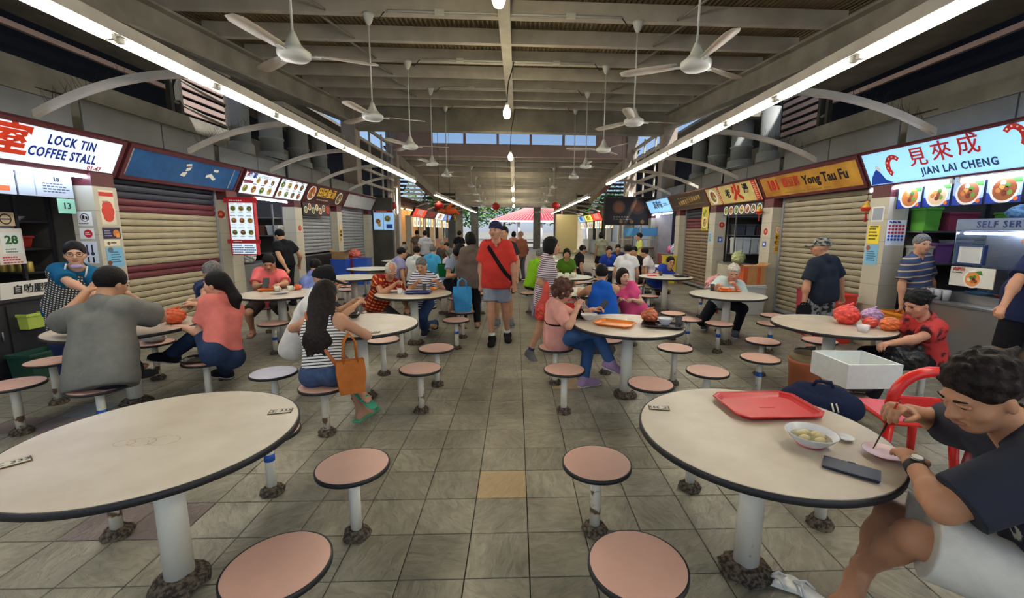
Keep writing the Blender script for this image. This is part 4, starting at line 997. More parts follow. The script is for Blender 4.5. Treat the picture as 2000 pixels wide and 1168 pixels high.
def solid(name, pr, h, m, parent, grow=0.0, k=None, tc=None, post=(), mark=None, crinkle=0.0):
    lo, hi = bounds(pr, grow); f = Field(lo, hi, h)
    for p in pr: f.put(p, grow, k)
    for p in post: f.put(p)
    v, q = f.surface()
    if crinkle:
        c0 = v.mean(0); d0 = v-c0; ph = len(v) % 17; L = np.linalg.norm(d0, axis=1)+1e-6; u = d0/L[:, None]
        w_ = np.abs(np.sin(u[:, 0]*5+ph+2*np.sin(u[:, 2]*4)))+np.abs(np.sin(u[:, 1]*4+u[:, 2]*5+ph*2))+.5*np.abs(np.sin((u[:, 0]-u[:, 1])*8+u[:, 2]*9+2*np.sin(u[:, 0]*7)))
        v = v+u*((w_-1.3)*crinkle)[:, None]; v[:, 2] = np.maximum(v[:, 2], 0.0)
    me = bpy.data.meshes.new(name)
    me.vertices.add(len(v)); me.vertices.foreach_set('co', v.astype(np.float32).ravel())
    me.loops.add(len(q)*4); me.loops.foreach_set('vertex_index', q.astype(np.int32).ravel())
    me.polygons.add(len(q)); me.polygons.foreach_set('loop_start', np.arange(0, len(q)*4, 4, dtype=np.int32))
    me.polygons.foreach_set('use_smooth', np.ones(len(q), bool))
    me.update(calc_edges=True)
    if tc is not None:
        o, R = tc; a = me.attributes.new('tc', 'FLOAT_VECTOR', 'POINT'); T_ = (v-o)@R.T; a.data.foreach_set('vector', T_.astype(np.float32).ravel())
        if mark is not None:
            a = me.attributes.new('mark', 'FLOAT', 'POINT'); a.data.foreach_set('value', mark(T_).astype(np.float32))
    me.materials.append(m)
    return link(name, me, parent)
def nrm(v):
    v = np.array(v, float); return v/(np.linalg.norm(v)+1e-9)
def A(*p): return np.array(p, float)
def ik(a, t, l1, l2, pole):
    d = t-a; L = np.linalg.norm(d); L = min(max(L, abs(l1-l2)+.01), l1+l2-.002); u = nrm(d)
    p = pole-u*(pole@u); p = nrm(p) if np.linalg.norm(p) > 1e-4 else nrm(np.cross(u, A(0, 0, 1)))
    c = (l1*l1+L*L-l2*l2)/(2*L); s = math.sqrt(max(l1*l1-c*c, 0))
    return a+u*c+p*s, a+u*L
def cap(a, b, ra, rb=None, k=.02, q=1.0, f=None, cut=False): return ('c', np.array(a, float), np.array(b, float), ra, ra if rb is None else rb, q, f, cut, k)
def ell(c, r, R=None, k=.02): return ('e', np.array(c, float), r, np.eye(3) if R is None else R, k)
def sub(c, r, R=None, k=.01): return ('s', np.array(c, float), r, np.eye(3) if R is None else R, k)
SKIN = {}
def skin(rgb):
    return mat('skin_%d_%d_%d' % tuple(rgb), rgb, 0.5, noise=0.08, nscale=9, spec=0.35)
HAIR_B = mat('black_hair', (22, 19, 20), 0.6, noise=0.4, nscale=60, bump=.4, bscale=70, spec=.2)
HAIR_G = mat('grey_hair', (128, 126, 124), 0.6, rgb2=(78, 76, 76), nscale=50, bump=.6, bscale=70)
HAIR_W = mat('white_hair', (214, 208, 196), 0.6, rgb2=(170, 164, 152), nscale=50, bump=.6, bscale=70)
HAIR_R = mat('reddish_brown_hair', (104, 62, 42), 0.5, rgb2=(60, 34, 26), nscale=45, bump=.8, bscale=60)
HAIR_D = mat('dark_brown_hair', (40, 28, 26), 0.6, rgb2=(22, 17, 17), nscale=40, bump=.4, bscale=60, spec=.2)
EYE_W = mat('eye_white', (226, 222, 214), .3); EYE_D = mat('eye_dark', (28, 20, 18), .2); LIP = mat('lip', (150, 98, 84), .6)
def person(label, hip, face, neck=None, S=1.0, tone=(196, 148, 116), hair='short', hairm=None, head=(0, 0), hl=None, hr=None, fl=None, fr=None,
           el=None, er=None, kl=None, kr=None, shirt=(120, 120, 120), sleeve=.55, hem=.0, pants=(40, 44, 60), leg=1.0, shoes=(50, 50, 55), fat=0.0, fem=False,
           lod=.012, curl=(.7, .7), skirt=False, sm=None, pm=None, tank=False, sandals=None, toe=(None, None), group=None, palm=(None, None), feature=True, barefoot=False, sole=None, headz=1.0, sock=None, mark=None, jut=.25, baggy=1.0):
    """all points in world metres; face = heading in degrees (0 away, 90 to the left of the picture)"""
    root = thing('person', label, 'person', (hip[0], hip[1], 0), math.radians(face), group=group)
    c_, s_ = math.cos(math.radians(face)), math.sin(math.radians(face))
    def W(p): dx, dy = p[0]-hip[0], p[1]-hip[1]; return A(dx*c_+dy*s_, -dx*s_+dy*c_, p[2])
    H = A(0, 0, hip[2]); up = A(0, 0, 1)
    n_ = W(neck) if neck is not None else H+A(0, 0.03, .5)
    sp = nrm(n_-H); rt = nrm(np.cross(A(0, 1, 0), up)*-1) if False else A(1, 0, 0)
    rt = nrm(A(1, 0, 0)-sp*sp[0]); fw = nrm(np.cross(sp, rt))*1.0
    if fw[1] < 0 and sp[2] > 0.3: fw = -fw
    T = min(max(float(np.linalg.norm(n_-H)), .38*S), .53*S); N = H+sp*T*1.0              # base of neck
    ch = H+sp*T*.66; sw = (.15 if fem else .172)*S
    sh = H+sp*T*.9
    B = []                                  # torso
    b = 1+fat
    hw = (.09 if fem else .085)*S
    wo, wrd, co, cr = (.048, .076, .052, .086) if fem else (.054, .084, .064, .092)
    for q in (-1, 1):
        B.append(cap(H+rt*q*hw*.8, H+sp*T*.34+rt*q*wo*S*b, .092*S*b, wrd*S*b, .05, 1.05, fw))
        B.append(cap(H+sp*T*.34+rt*q*wo*S*b, ch+rt*q*co*S, wrd*S*b, cr*S*(1+fat*.4), .05, 1.05, fw))
        B.append(cap(ch+rt*q*co*S, sh+rt*q*sw*.8, cr*S, .058*S, .05))
        B.append(cap(N+sp*.02-fw*.012, sh+rt*q*sw*.8, .045*S, .046*S, .05))
        if fem: B.append(ell(H+sp*T*.62+rt*q*.066*S+fw*.066*S, (.052*S,)*3, k=.04))
    if fat > .1: B.append(ell(H+sp*T*.3+fw*.045*S, (.12*S, .11*S*(1+fat*.4), .13*S), np.array([rt, fw, sp]), k=.08))
    # head
    hy, hp = math.radians(head[0]), math.radians(head[1])
    f0 = nrm(A(-math.sin(hy), math.cos(hy), 0)); hf = nrm(f0*math.cos(hp)-up*math.sin(hp)); hrr = nrm(np.cross(hf, up)); hu = np.cross(hrr, hf)
    R = np.array([hrr, hf, hu]); s = S*1.0*headz
    nt = N+nrm(sp*.5+up*.35+f0*jut)*.085*S
    C = nt + hu*.085*s + hf*.022*s          # centre of the head
    P = lambda x, y, z: C+(hrr*x+hf*y+hu*z)*s
    Hd = [cap(N-sp*.03, nt+hu*.02, .056*S if not fem else .047*S, .052*S if not fem else .044*S, .03),
          ell(P(0, -.012, .03), (.076*s, .094*s, .088*s), R, .02), ell(P(0, .022, -.028), (.062*s, .07*s, .075*s), R, .03), ell(P(0, .055, -.082), (.033*s, .028*s, .026*s), R, .03),
          cap(P(0, .088, .012), P(0, .106, -.022), .0085*s, .0145*s, .012), ell(P(.013, .095, -.027), (.009*s,)*3, R, .008), ell(P(-.013, .095, -.027), (.009*s,)*3, R, .008),
          ell(P(.04, .055, -.022), (.026*s, .024*s, .024*s), R, .02), ell(P(-.04, .055, -.022), (.026*s, .024*s, .024*s), R, .02),
          cap(P(-.035, .082, .028), P(.035, .082, .028), .010*s, k=.015), ell(P(0, .087, -.052), (.022*s, .012*s, .007*s), R, .01),
          ell(P(.074, -.012, -.012), (.009*s, .017*s, .03*s), R, .008), ell(P(-.074, -.012, -.012), (.009*s, .017*s, .03*s), R, .008)]
    Hs = [sub(P(.033, .098, .008), (.016*s, .014*s, .010*s), R, .008), sub(P(-.033, .098, .008), (.016*s, .014*s, .010*s), R, .008)] if lod < .012 else []
    # arms
    Ar = []; sl = []; ua, fa = .27*S, .245*S; wr = {}
    for q, tgt, pole, cu, pn in ((-1, hl, el, curl[0], palm[0]), (1, hr, er, curl[1], palm[1])):
        s0 = sh+rt*q*sw
        t = W(tgt) if tgt is not None else s0+A(q*.05, .03, -.5*S)
        po = W(pole)-s0 if pole is not None else A(q*.5, -.5, -.7)
        e, w_ = ik(s0, t, ua, fa, po)
        r1 = (.044 if fem else .05)*S*(1+fat*.4)
        Ar += [cap(s0, e, r1*1.05, r1*.82, .03), cap(e, w_, r1*.84, .027*S, .02), ell(e+(w_-e)*.25, (r1*.88,)*3, k=.03)]
        if not tank: sl.append(cap(s0-rt*q*.04, s0+(e-s0)*min(sleeve, 1), r1*1.42, r1*(1.32 if sleeve < .9 else 1.0), .03, cut=sleeve < .99))
        if sleeve > 1: sl.append(cap(e, e+(w_-e)*(sleeve-1), r1*.95, .036*S, .03, cut=True))
        # hand
        hd = nrm(w_-e); side = nrm(np.cross(hd, up) if abs(hd[2]) < .95 else A(q, 0, 0))
        nn = nrm(np.cross(side, hd)) if pn is None else nrm(A(*[A(*pn)@A(c_, s_, 0), A(*pn)@A(-s_, c_, 0), pn[2]]))
        nn = nrm(nn-hd*(nn@hd)); side = nrm(np.cross(hd, nn))     # nn = back of the hand
        if (side@rt)*q > 0: side = -side                          # thumb side points inwards
        h = S
        pc = w_+hd*.05*h
        Ar += [cap(w_-hd*.01, w_+hd*.075*h, .024*h, .033*h, .015, 2.0, nn)]
        if lod < .0125:
            for i, (o, ln) in enumerate(((.027, .068), (.009, .078), (-.009, .072), (-.026, .056))):
                k0 = w_+hd*(.082-.006*(i == 3))*h+side*o*h; a1 = cu*.8; a2 = cu*1.9; a3 = cu*2.6
                rr = .0088*h if lod > .006 else .0082*h
                d1 = hd*math.cos(a1)-nn*math.sin(a1); d2 = hd*math.cos(a2)-nn*math.sin(a2); d3 = hd*math.cos(a3)-nn*math.sin(a3)
                p1 = k0+d1*ln*.45*h; p2 = p1+d2*ln*.32*h; p3 = p2+d3*ln*.25*h
                Ar += [cap(w_+hd*.04*h+side*o*.8*h, k0, rr*1.05, k=.008), cap(k0, p1, rr*1.05, rr, .004), cap(p1, p2, rr, rr*.95, .004), cap(p2, p3, rr*.95, rr*.8, .004)]
            t0 = w_+hd*.02*h+side*.022*h; t1 = t0+(side*.7+hd*.6-nn*.25)*.04*h; t2 = t1+(side*(.5-cu*.5)+hd*.9-nn*cu*.6)*.032*h
            t3 = t2+(hd*.9+side*(.1-cu*.6)-nn*cu*.6)*.024*h
            Ar += [cap(t0, t1, .014*h, .0115*h, .012), cap(t1, t2, .0112*h, .0102*h, .005), cap(t2, t3, .010*h, .0082*h, .004)]
        else:
            a1 = cu*1.1; d1 = hd*math.cos(a1)-nn*math.sin(a1)
            for o in (.02, -.018): Ar.append(cap(w_+hd*.07*h+side*o*h, w_+hd*.07*h+d1*.07*h+side*o*h, .015*h, .012*h, .01))
            Ar.append(cap(w_+hd*.02*h+side*.02*h, w_+hd*.06*h+side*.05*h, .014*h, .012*h, .01))
        wr[q] = (w_, hd, nn, side, e)
    # legs
    Lg = []; pl = []; th, sn = .415*S, .40*S; feet = {}
    for q, tgt, pole, toe_ in ((-1, fl, kl, toe[0]), (1, fr, kr, toe[1])):
        h0 = H+rt*q*hw
        t = W(tgt) if tgt is not None else A(q*.11, 0, .075*S)
        po = W(pole)-h0 if pole is not None else A(q*.15, 1, .25)
        kn, an = ik(h0, t, th, sn, po)
        r1 = (.082 if not fem else .08)*S*(1+fat*.5)
        Lg += [cap(h0, kn, r1, .055*S, .04), cap(kn, an, .052*S, .034*S, .02), ell(kn+(an-kn)*.28-nrm(np.cross(nrm(an-kn), A(1, 0, 0)))*(.012*S)*(1 if True else 0), (.05*S, .05*S, .085*S), np.array([nrm(np.cross(nrm(an-kn), A(0, 1, .1))), nrm(np.cross(nrm(an-kn), A(1, 0, .1))), nrm(an-kn)]), .03)]
        td = nrm(W(toe_)-an) if toe_ is not None else nrm(A(q*.2, 1, 0))
        dn = nrm(A(0, 0, -1)+td*td[2]) if abs(td[2]) < .9 else nrm(an-kn)
        heel = an+dn*.042*S-td*.03*S; ball = an+dn*.052*S+td*.125*S; tip = ball+td*.05*S
        sd = nrm(np.cross(td, dn))
        Lg += [cap(an, heel, .036*S, .03*S, .02), cap(an+dn*.005, ball, .034*S, .026*S, .025), cap(heel, ball, .026*S, .026*S, .02), cap(ball+sd*.02, ball-sd*.02, .022*S, k=.02)]
        for i in range(5):
            if lod < .0125: Lg.append(cap(ball+sd*q*(.026-.013*i)*S, tip+sd*q*(.028-.014*i)*S-td*.007*abs(i-1), (.0125 if i == 0 else .0085)*S, (.011 if i == 0 else .0075)*S, .006))
        if lod >= .0125: Lg.append(cap(ball, tip, .026*S, .02*S, .02, 1.5, dn))
        feet[q] = (an, td, dn, heel, ball, tip, sd, kn)
        if leg > 0:
            g = 1.12
            pl.append(cap(h0, h0+(kn-h0)*min(leg*2, 1), r1*1.08, (.066 if leg > .6 else .088)*S*(1+fat*.3)*baggy, .04, cut=leg <= .5))
            if leg > .5: pl.append(cap(kn, kn+(an-kn)*min((leg-.5)*2, .97), .064*S, .05*S, .035, cut=True))
    body = solid('body', B+Hd+Ar+Lg, lod, skin(tone), root, post=Hs)
    tcf = (H, np.array([rt, fw, sp]))
    # shirt
    if sm is None: sm = cloth(shirt)
    drop = hem
    sh_pr = B+sl+([cap(H+rt*q*hw*.8-sp*drop, H+sp*.1+rt*q*.05*S, .098*S*b, .09*S*b, .05, 1.02, fw) for q in (-1, 1)] if drop >= 0 else [])
    neck_cut = [sub(N+sp*.055+fw*.03, (.072*S, .07*S, .06*S), tcf[1], .01), ('h', H-sp*(drop+.055), -sp, 0)]
    if tank: neck_cut += [sub(sh+rt*q*(sw+.01)+sp*.02, (.07*S, .11*S, .11*S), tcf[1], .01) for q in (-1, 1)]
    solid('shirt', sh_pr, lod, sm, root, grow=.017, tc=tcf, post=neck_cut, mark=mark)
    if leg > 0:
        pr = [cap(H+rt*q*hw*.8, H+sp*(.07 if drop >= 0 else .13)*S+rt*q*.05*S, (.088 if drop >= 0 else .09)*S*b, .08*S*b, .05, 1.05, fw, cut=drop < 0) for q in (-1, 1)]+pl
        solid('skirt' if skirt else ('trousers' if leg > .6 else 'shorts'), pr, lod, pm or cloth(pants), root, grow=.007 if drop >= 0 else .009, tc=tcf)
    # shoes
    if not barefoot:
        for q in (-1, 1):
            an, td, dn, heel, ball, tip, sd, kn = feet[q]
            if sandals is not None:
                a = heel-td*.03+dn*.028; b2 = tip+td*.025+dn*.018
                so = solid('sandal', [cap(a, b2, .042*S, .05*S, .02, 4.0, dn)], min(lod, .009), plastic(sandals), root)
                solid('strap', [cap(ball-sd*.045-dn*.0, ball-dn*.03, .009, k=.01), cap(ball-dn*.03, ball+sd*.045, .009, k=.01)], .006, plastic(sandals), so)
            else:
                m_ = cloth(shoes)
                sh_ = solid('shoe', [cap(an-dn*.005, heel, .05*S, .042*S, .03), cap(an+dn*.01, ball, .046*S, .036*S, .03), cap(heel, ball, .036*S, .038*S, .03), cap(ball, tip, .038*S, .03*S, .03)], min(lod, .012), m_, root, grow=.004, post=[('h', heel+dn*.026, dn, 0)])
                if sole: solid('sole', [cap(heel+dn*.03, tip+dn*.018, .044*S, .042*S, .02, 3.5, dn)], min(lod, .01), plastic(sole), sh_)
            if sock: solid('sock', [cap(an, an+(kn-an)*.2, .043*S, .042*S, .02, cut=True)], lod, cloth(sock), root)
    # hair
    hm = hairm or HAIR_B
    hp_ = [ell(P(0, -.016, .038), (.084*s, .104*s, .098*s), R, .02)]; post = []
    face_cut = [sub(P(0, .13, -.03), (.10*s, .10*s, .10*s), R, .012), ('h', P(0, 0, -.045), -hu, 0)]
    if hair == 'short': post = face_cut+[sub(P(q*.09, .03, -.05), (.035*s, .05*s, .06*s), R, .01) for q in (-1, 1)]
    elif hair == 'thick':
        rg = random.Random(len(label)); hp_ = [ell(P(0, -.02, .042), (.084*s, .104*s, .092*s), R, .02)]
        for i in range(46):
            a = i*2.39996; zz = 1-1.15*(i+.5)/46; rr = math.sqrt(max(0, 1-zz*zz)); x0, y0, z0 = .08*rr*math.cos(a), -.02+.1*rr*math.sin(a), .04+.09*zz
            if y0 > .05 and z0 < .06: continue
            jx, jy = rg.uniform(-.02, .02), rg.uniform(-.02, .02)
            hp_.append(cap(P(x0, y0, z0), P(x0*1.07+jx*.8, (y0+.02)*1.08-.02+jy*.8-.01, z0+.002+.01*zz+rg.uniform(-.012, .004)), .019*s, .009*s, .012))
        post = face_cut
    elif hair == 'bob':
        hp_ += [ell(P(0, -.03, -.02), (.092*s, .092*s, .10*s), R, .03)]; post = [sub(P(0, .135, -.04), (.085*s, .11*s, .12*s), R, .012)]
    elif hair in ('long', 'pony', 'bun'):
        if hair == 'long': hp_ += [cap(P(0, -.07, -.02), N-fw*.09-sp*.18, .075*s, .085*s, .05, 1.9, fw)] + [cap(P(q*.06, -.05, -.03), N-fw*.075+rt*q*.08-sp*.2, .05*s, .04*s, .04, 1.4, fw) for q in (-1, 1)] + [cap(N-fw*.09+rt*q*.035-sp*.16, N-fw*.085+rt*q*.04-sp*.3, .04*s, .018*s, .03, 1.3, fw) for q in (-1.6, -.6, .5, 1.5)]
        elif hair == 'pony': hp_ += [cap(P(0, -.1, .02), P(.01, -.16, -.12), .045*s, .05*s, .03), cap(P(.01, -.16, -.12), P(0, -.17, -.3), .05*s, .02*s, .03)]
        else: hp_ += [ell(P(0, -.11, .06), (.045*s,)*3, R, .02)]
        post = [sub(P(0, .13, -.03), (.092*s, .10*s, .11*s), R, .012)]
        if hair != 'long': post.append(sub(P(0, -.02, -.11), (.1*s, .1*s, .05*s), R, .02))
    elif hair == 'curly':
        hp_ = [ell(P(0, -.02, .03), (.088*s, .105*s, .098*s), R, .02)] + [ell(P(.088*math.cos(i*2.4)*math.sin(i*.1+.35), -.02+.1*math.sin(i*2.4)*math.sin(i*.1+.35), .02+.105*math.cos(i*.1+.35)), (.034*s,)*3, R, .012) for i in range(24)]
        post = [sub(P(0, .14, -.045), (.082*s, .10*s, .09*s), R, .012)]
    elif hair == 'balding': post = face_cut+[sub(P(0, .06, .16), (.075*s, .12*s, .10*s), R, .012)]
    elif hair in ('cap', 'beanie'): post = [('h', P(0, 0, .02), nrm(-hu*.96+hf*.2 if hair == 'beanie' else -hu), 0)]
    if hair != 'none':
        ho = solid('hair' if hair not in ('cap', 'beanie') else 'cap', hp_, min(lod, .010) if hair != 'cap' else lod, hm, root, post=post, grow=.004 if hair in ('cap', 'beanie') else 0)
        if hair == 'cap': solid('brim', [cap(P(0, .07, .03), P(0, .15, .015), .07*s, .055*s, .02, 6.0, hu)], .008, hm, ho)
    if feature:
        for q in (-1, 1):
            e = solid('eye', [ell(P(q*.033, .0845, .008), (.0125*s, .008*s, (.0042 if lod > .006 else .0026)*s), R, .01)], .0022 if lod < .006 else .0028, EYE_D, root)
            if lod < .006: solid('eyelid', [cap(P(q*.02, .0855, .0125), P(q*.046, .0805, .0115), .0075*s, .0065*s, .01)], .0025, skin(tone), root)
            solid('eyebrow', [cap(P(q*.018, .095, .03), P(q*.05, .084, .031), .0042*s, .003*s, .01)], .003, hm if hair not in ('cap', 'beanie') else HAIR_B, root)
        solid('mouth', [cap(P(-.02, .093, -.053), P(.02, .093, -.053), .0055*s, k=.01), ell(P(0, .097, -.053), (.014*s, .006*s, .007*s), R, .01)], .0035, LIP, root)
    return root, dict(P=P, W=W, N=N, H=H, sp=sp, fw=fw, rt=rt, S=S, wr=wr, feet=feet, tcf=tcf, hu=hu, hf=hf, hr=hrr, sh=sh, sw=sw, B=B, lod=lod, ch=ch)
def glasses(root, J, rgb=(40, 40, 44)):
    P = J['P']; mb = MB()
    for q in (-1, 1):
        mb.tube([P(q*.033+.024*math.cos(a), .108, .008+.018*math.sin(a)) for a in [k*2*PI/14 for k in range(15)]], .002, 5)
        mb.tube([P(q*.057, .106, .012), P(q*.08, .05, .012), P(q*.082, -.01, .01)], .002, 5)
    mb.tube([P(-.009, .11, .01), P(.009, .11, .01)], .002, 5)
    obj('spectacles', mb, plastic(rgb), root)
def jersey_mark(t):
    x, y, z = t[:, 0], t[:, 1], t[:, 2]; S = 1.06
    def ring(cx, cz, rx, rz, w): d = np.hypot((x-cx)/rx, (z-cz)/rz); return (d < 1) & (np.hypot((x-cx)/(rx-w), (z-cz)/(rz-w)) > 1)
    m = ring(-.06, .34, .042, .045, .018) | ring(-.06, .265, .045, .045, .018) | ring(.055, .30, .045, .085, .019)
    return ((m & (y > .03))).astype(float)
# ---------------------------------------------------------------- the people
N1 = person('man in navy jersey and white shorts eating with chopsticks barefoot', hip=(1.72, 1.09, 0.5), face=62, neck=(1.557, 1.2, 0.966), S=1.03, head=(24, 27), hl=(1.4, 1.36, 0.775), hr=(1.513, 1.52, 0.902), el=(1.251, 0.95, 0.796), er=(2.0, 1.75, 0.7), fl=(1.4, 1.5, 0.25), fr=(1.47, 1.6, 0.11), kl=(1.0, 1.4, 0.72), kr=(1.0, 1.8, 0.75), toe=((1.25, 1.38, 0.2), (1.3, 1.52, 0.05)), sleeve=0.85, hem=0.02, pants=(220, 218, 210), leg=0.46, baggy=1.12, tone=(190, 138, 106), hair='thick', hairm=HAIR_D, lod=0.0056, barefoot=True, curl=(0.4, 0.75), fat=0.08, jut=0.75, headz=0.96, sm=mark_mat('navy_jersey', (30, 36, 54), (214, 210, 200)), mark=jersey_mark)
CW = person('woman with curly brown hair in a pink top eating noodles', hip=(0.41, 4.3, 0.49), face=-82, neck=(0.403, 4.28, 0.824), S=0.92, fem=True, head=(0, 22), hr=(0.589, 4.06, 0.854), hl=(0.793, 4.36, 0.774), er=(0.372, 3.95, 0.629), el=(0.63, 4.6, 0.473), fr=(0.94, 4.1, 0.291), fl=(0.696, 4.216, 0.075), toe=(None, (1.108, 4.1, 0.217)), kr=(0.798, 4.15, 0.555), shirt=(224, 160, 148), sleeve=0.9, hem=0.04, pants=(66, 98, 146), shoes=(172, 142, 178), sole=(224, 218, 222), tone=(206, 156, 130), hair='curly', hairm=HAIR_R, lod=0.0085, fat=0.1)
SW = person('long haired woman in a striped top and denim shorts seen from behind', hip=(-1.45, 3.2, 0.49), face=-6, neck=(-1.482, 3.32, 0.909), S=0.96, fem=True, head=(0, 12), hr=(-1.36, 3.62, 0.76), hl=(-1.66, 3.68, 0.75), er=(-0.959, 3.35, 0.607), el=(-1.801, 3.4, 0.802), fr=(-1.293, 3.485, 0.075), fl=(-1.289, 3.45, 0.309), toe=((-1.178, 3.38, 0.248), None), kr=(-1.458, 3.7, 0.46), kl=(-1.404, 3.8, 0.477), sm=stripe_mat('black_white_stripe', (236, 234, 230), (30, 30, 36), .022, .35), tank=True, hem=-0.1, pm=mat('denim', (62, 84, 122), .85, noise=.3, nscale=30), leg=0.22, sandals=(66, 172, 138), tone=(206, 154, 124), hair='long', hairm=HAIR_D, lod=0.009)
CP = person('person in a white shirt and black cap leaning over a table', hip=(-2.101, 4.11, 0.5), face=-70, neck=(-1.852, 4.05, 0.956), S=0.97, head=(0, 15), hr=(-1.483, 3.95, 0.868), hl=(-1.574, 4.2, 0.874), er=(-1.659, 3.8, 0.711), fr=(-2.023, 4.827, 0.075), fl=(-2.307, 5.228, 0.075), shirt=(232, 230, 226), hem=0.05, pants=(40, 42, 50), leg=0.5, shoes=(40, 40, 44), hair='cap', hairm=cloth((30, 30, 34)), lod=0.011, fat=0.1)
GM = person('heavy man in a grey shirt seen from behind at the far left', hip=(-3.08, 3.22, 0.49), face=-6, neck=(-3.187, 3.42, 0.966), S=1.12, head=(0, 20), hr=(-3.191, 3.66, 1.01), hl=(-3.548, 3.68, 1.031), er=(-2.782, 3.5, 0.737), el=(-3.641, 3.5, 0.778), fr=(-3.887, 4.429, 0.075), fl=(-4.4, 4.435, 0.075), shirt=(118, 118, 114), sleeve=0.85, hem=0.06, pants=(34, 38, 50), leg=0.45, shoes=(60, 60, 60), hair='short', lod=0.0095, fat=0.32, headz=0.95)
AW = person('smiling stall woman in a teal top and checked apron', hip=(-4.35, 4.35, 0.82), face=-142, neck=(-4.243, 4.33, 1.115), S=0.95, fem=True, head=(4, 4), hr=(-3.859, 4.05, 0.977), hl=(-3.742, 4.02, 0.921), er=(-4.552, 4.3, 0.848), shirt=(24, 96, 138), sleeve=0.75, hem=0.08, pants=(40, 50, 90), leg=0.9, shoes=(40, 40, 44), tone=(208, 160, 132), hair='short', lod=0.0085, fat=0.15)
PW = person('woman with a ponytail in a salmon shirt and jeans turned left', hip=(-2.49, 3.666, 0.5), face=82, neck=(-2.641, 3.95, 0.921), S=0.98, fem=True, head=(4, -2), hl=(-2.958, 3.85, 0.699), hr=(-3.415, 4.3, 0.887), el=(-2.565, 3.7, 0.644), er=(-3.123, 4.4, 0.732), fl=(-3.101, 3.9, 0.442), fr=(-3.037, 4.464, 0.075), kl=(-2.799, 3.85, 0.629), toe=((-3.254, 3.9, 0.461), None), shirt=(216, 120, 112), sleeve=0.75, hem=-0.07, pants=(44, 60, 92), shoes=(30, 30, 36), sole=(200, 200, 205), tone=(208, 160, 134), hair='pony', lod=0.009)
BM = person('balding man in navy behind the ponytail woman', hip=(-3.161, 4.532, 0.5), face=70, neck=(-3.208, 4.75, 0.945), S=0.98, head=(0, 20), hl=(-3.285, 4.5, 0.819), hr=(-3.646, 5.0, 0.764), fl=(-4.029, 5.464, 0.075), fr=(-4.223, 5.834, 0.075), shirt=(38, 52, 84), pants=(40, 44, 60), hair='balding', hairm=HAIR_G, lod=0.012)
PM = person('man in a pink shirt looking at his phone', hip=(-3.74, 6.6, 0.49), face=-160, neck=(-3.657, 6.58, 0.936), S=0.98, head=(0, 32), hr=(-3.567, 6.2, 0.785), hl=(-3.341, 6.2, 0.786), er=(-3.996, 6.5, 0.6), el=(-3.254, 6.5, 0.603), fr=(-3.894, 6.41, 0.075), fl=(-3.372, 6.572, 0.075), shirt=(226, 112, 112), sleeve=0.75, hem=0.03, pants=(62, 54, 50), leg=0.45, sandals=(84, 72, 60), tone=(196, 142, 112), hair='short', lod=0.0105, fat=0.2, toe=((-3.0, 5.5, 0.05), (-3.6, 5.5, 0.05)))
CK = person('stall cook in a black shirt with a mask standing at the counter', hip=(-4.631, 8.9, 0.87), face=62, neck=(-4.649, 8.9, 1.276), S=1.0, head=(0, 25), hr=(-4.554, 9.3, 0.838), hl=(-4.447, 8.6, 0.742), shirt=(28, 28, 32), pants=(30, 30, 34), shoes=(30, 30, 34), hair='short', lod=0.013)
VP = person('person in a periwinkle shirt hunched at a table', hip=(-3.046, 6.519, 0.5), face=-25, neck=(-3.216, 7.0, 0.981), S=0.95, head=(10, 20), shirt=(120, 140, 200), pants=(50, 54, 70), hair='short', lod=0.014, hr=(-3.134, 7.3, 0.743), hl=(-3.47, 7.3, 0.716), feature=False)
DW = person('dark haired woman half hidden behind the black cap', hip=(-2.601, 6.001, 0.5), face=-60, neck=(-2.821, 6.4, 0.846), S=0.93, fem=True, head=(0, 20), shirt=(90, 70, 80), pants=(50, 50, 60), hair='bob', lod=0.013, hr=(-2.567, 6.3, 0.747), hl=(-2.687, 6.6, 0.746), feature=False)
OM = person('old man in a red plaid shirt bending over his food', hip=(-2.02, 6.22, 0.49), face=-148, neck=(-1.803, 6.15, 0.872), S=0.96, head=(0, 36), hr=(-1.64, 5.86, 0.836), hl=(-1.503, 5.95, 0.512), er=(-2.074, 6.0, 0.573), fr=(-2.171, 6.926, 0.075), fl=(-1.83, 6.572, 0.075), sm=stripe_mat('red_plaid', (150, 34, 30), (226, 150, 70), .05, .28, 2, (110, 30, 34), .055), pants=(58, 56, 58), shoes=(40, 40, 40), tone=(194, 140, 110), hair='balding', hairm=HAIR_W, lod=0.011)
OW = person('woman in a navy striped polo with both hands raised at the blue tray', hip=(-1.4, 6.62, 0.49), face=172, neck=(-1.399, 6.58, 0.903), S=0.95, fem=True, head=(0, 24), hr=(-1.446, 6.3, 0.804), hl=(-1.142, 6.25, 0.834), er=(-1.633, 6.5, 0.647), el=(-1.008, 6.4, 0.626), fl=(-1.387, 6.506, 0.075), fr=(-1.309, 6.928, 0.075), toe=((-1.25, 5.3, 0.05), (-1.1, 5.5, 0.05)), sm=stripe_mat('navy_white_stripe', (226, 226, 230), (40, 50, 84), .032, .4), sleeve=0.75, pants=(52, 74, 112), shoes=(34, 38, 56), sole=(220, 220, 220), hair='short', hairm=HAIR_G, lod=0.0105)
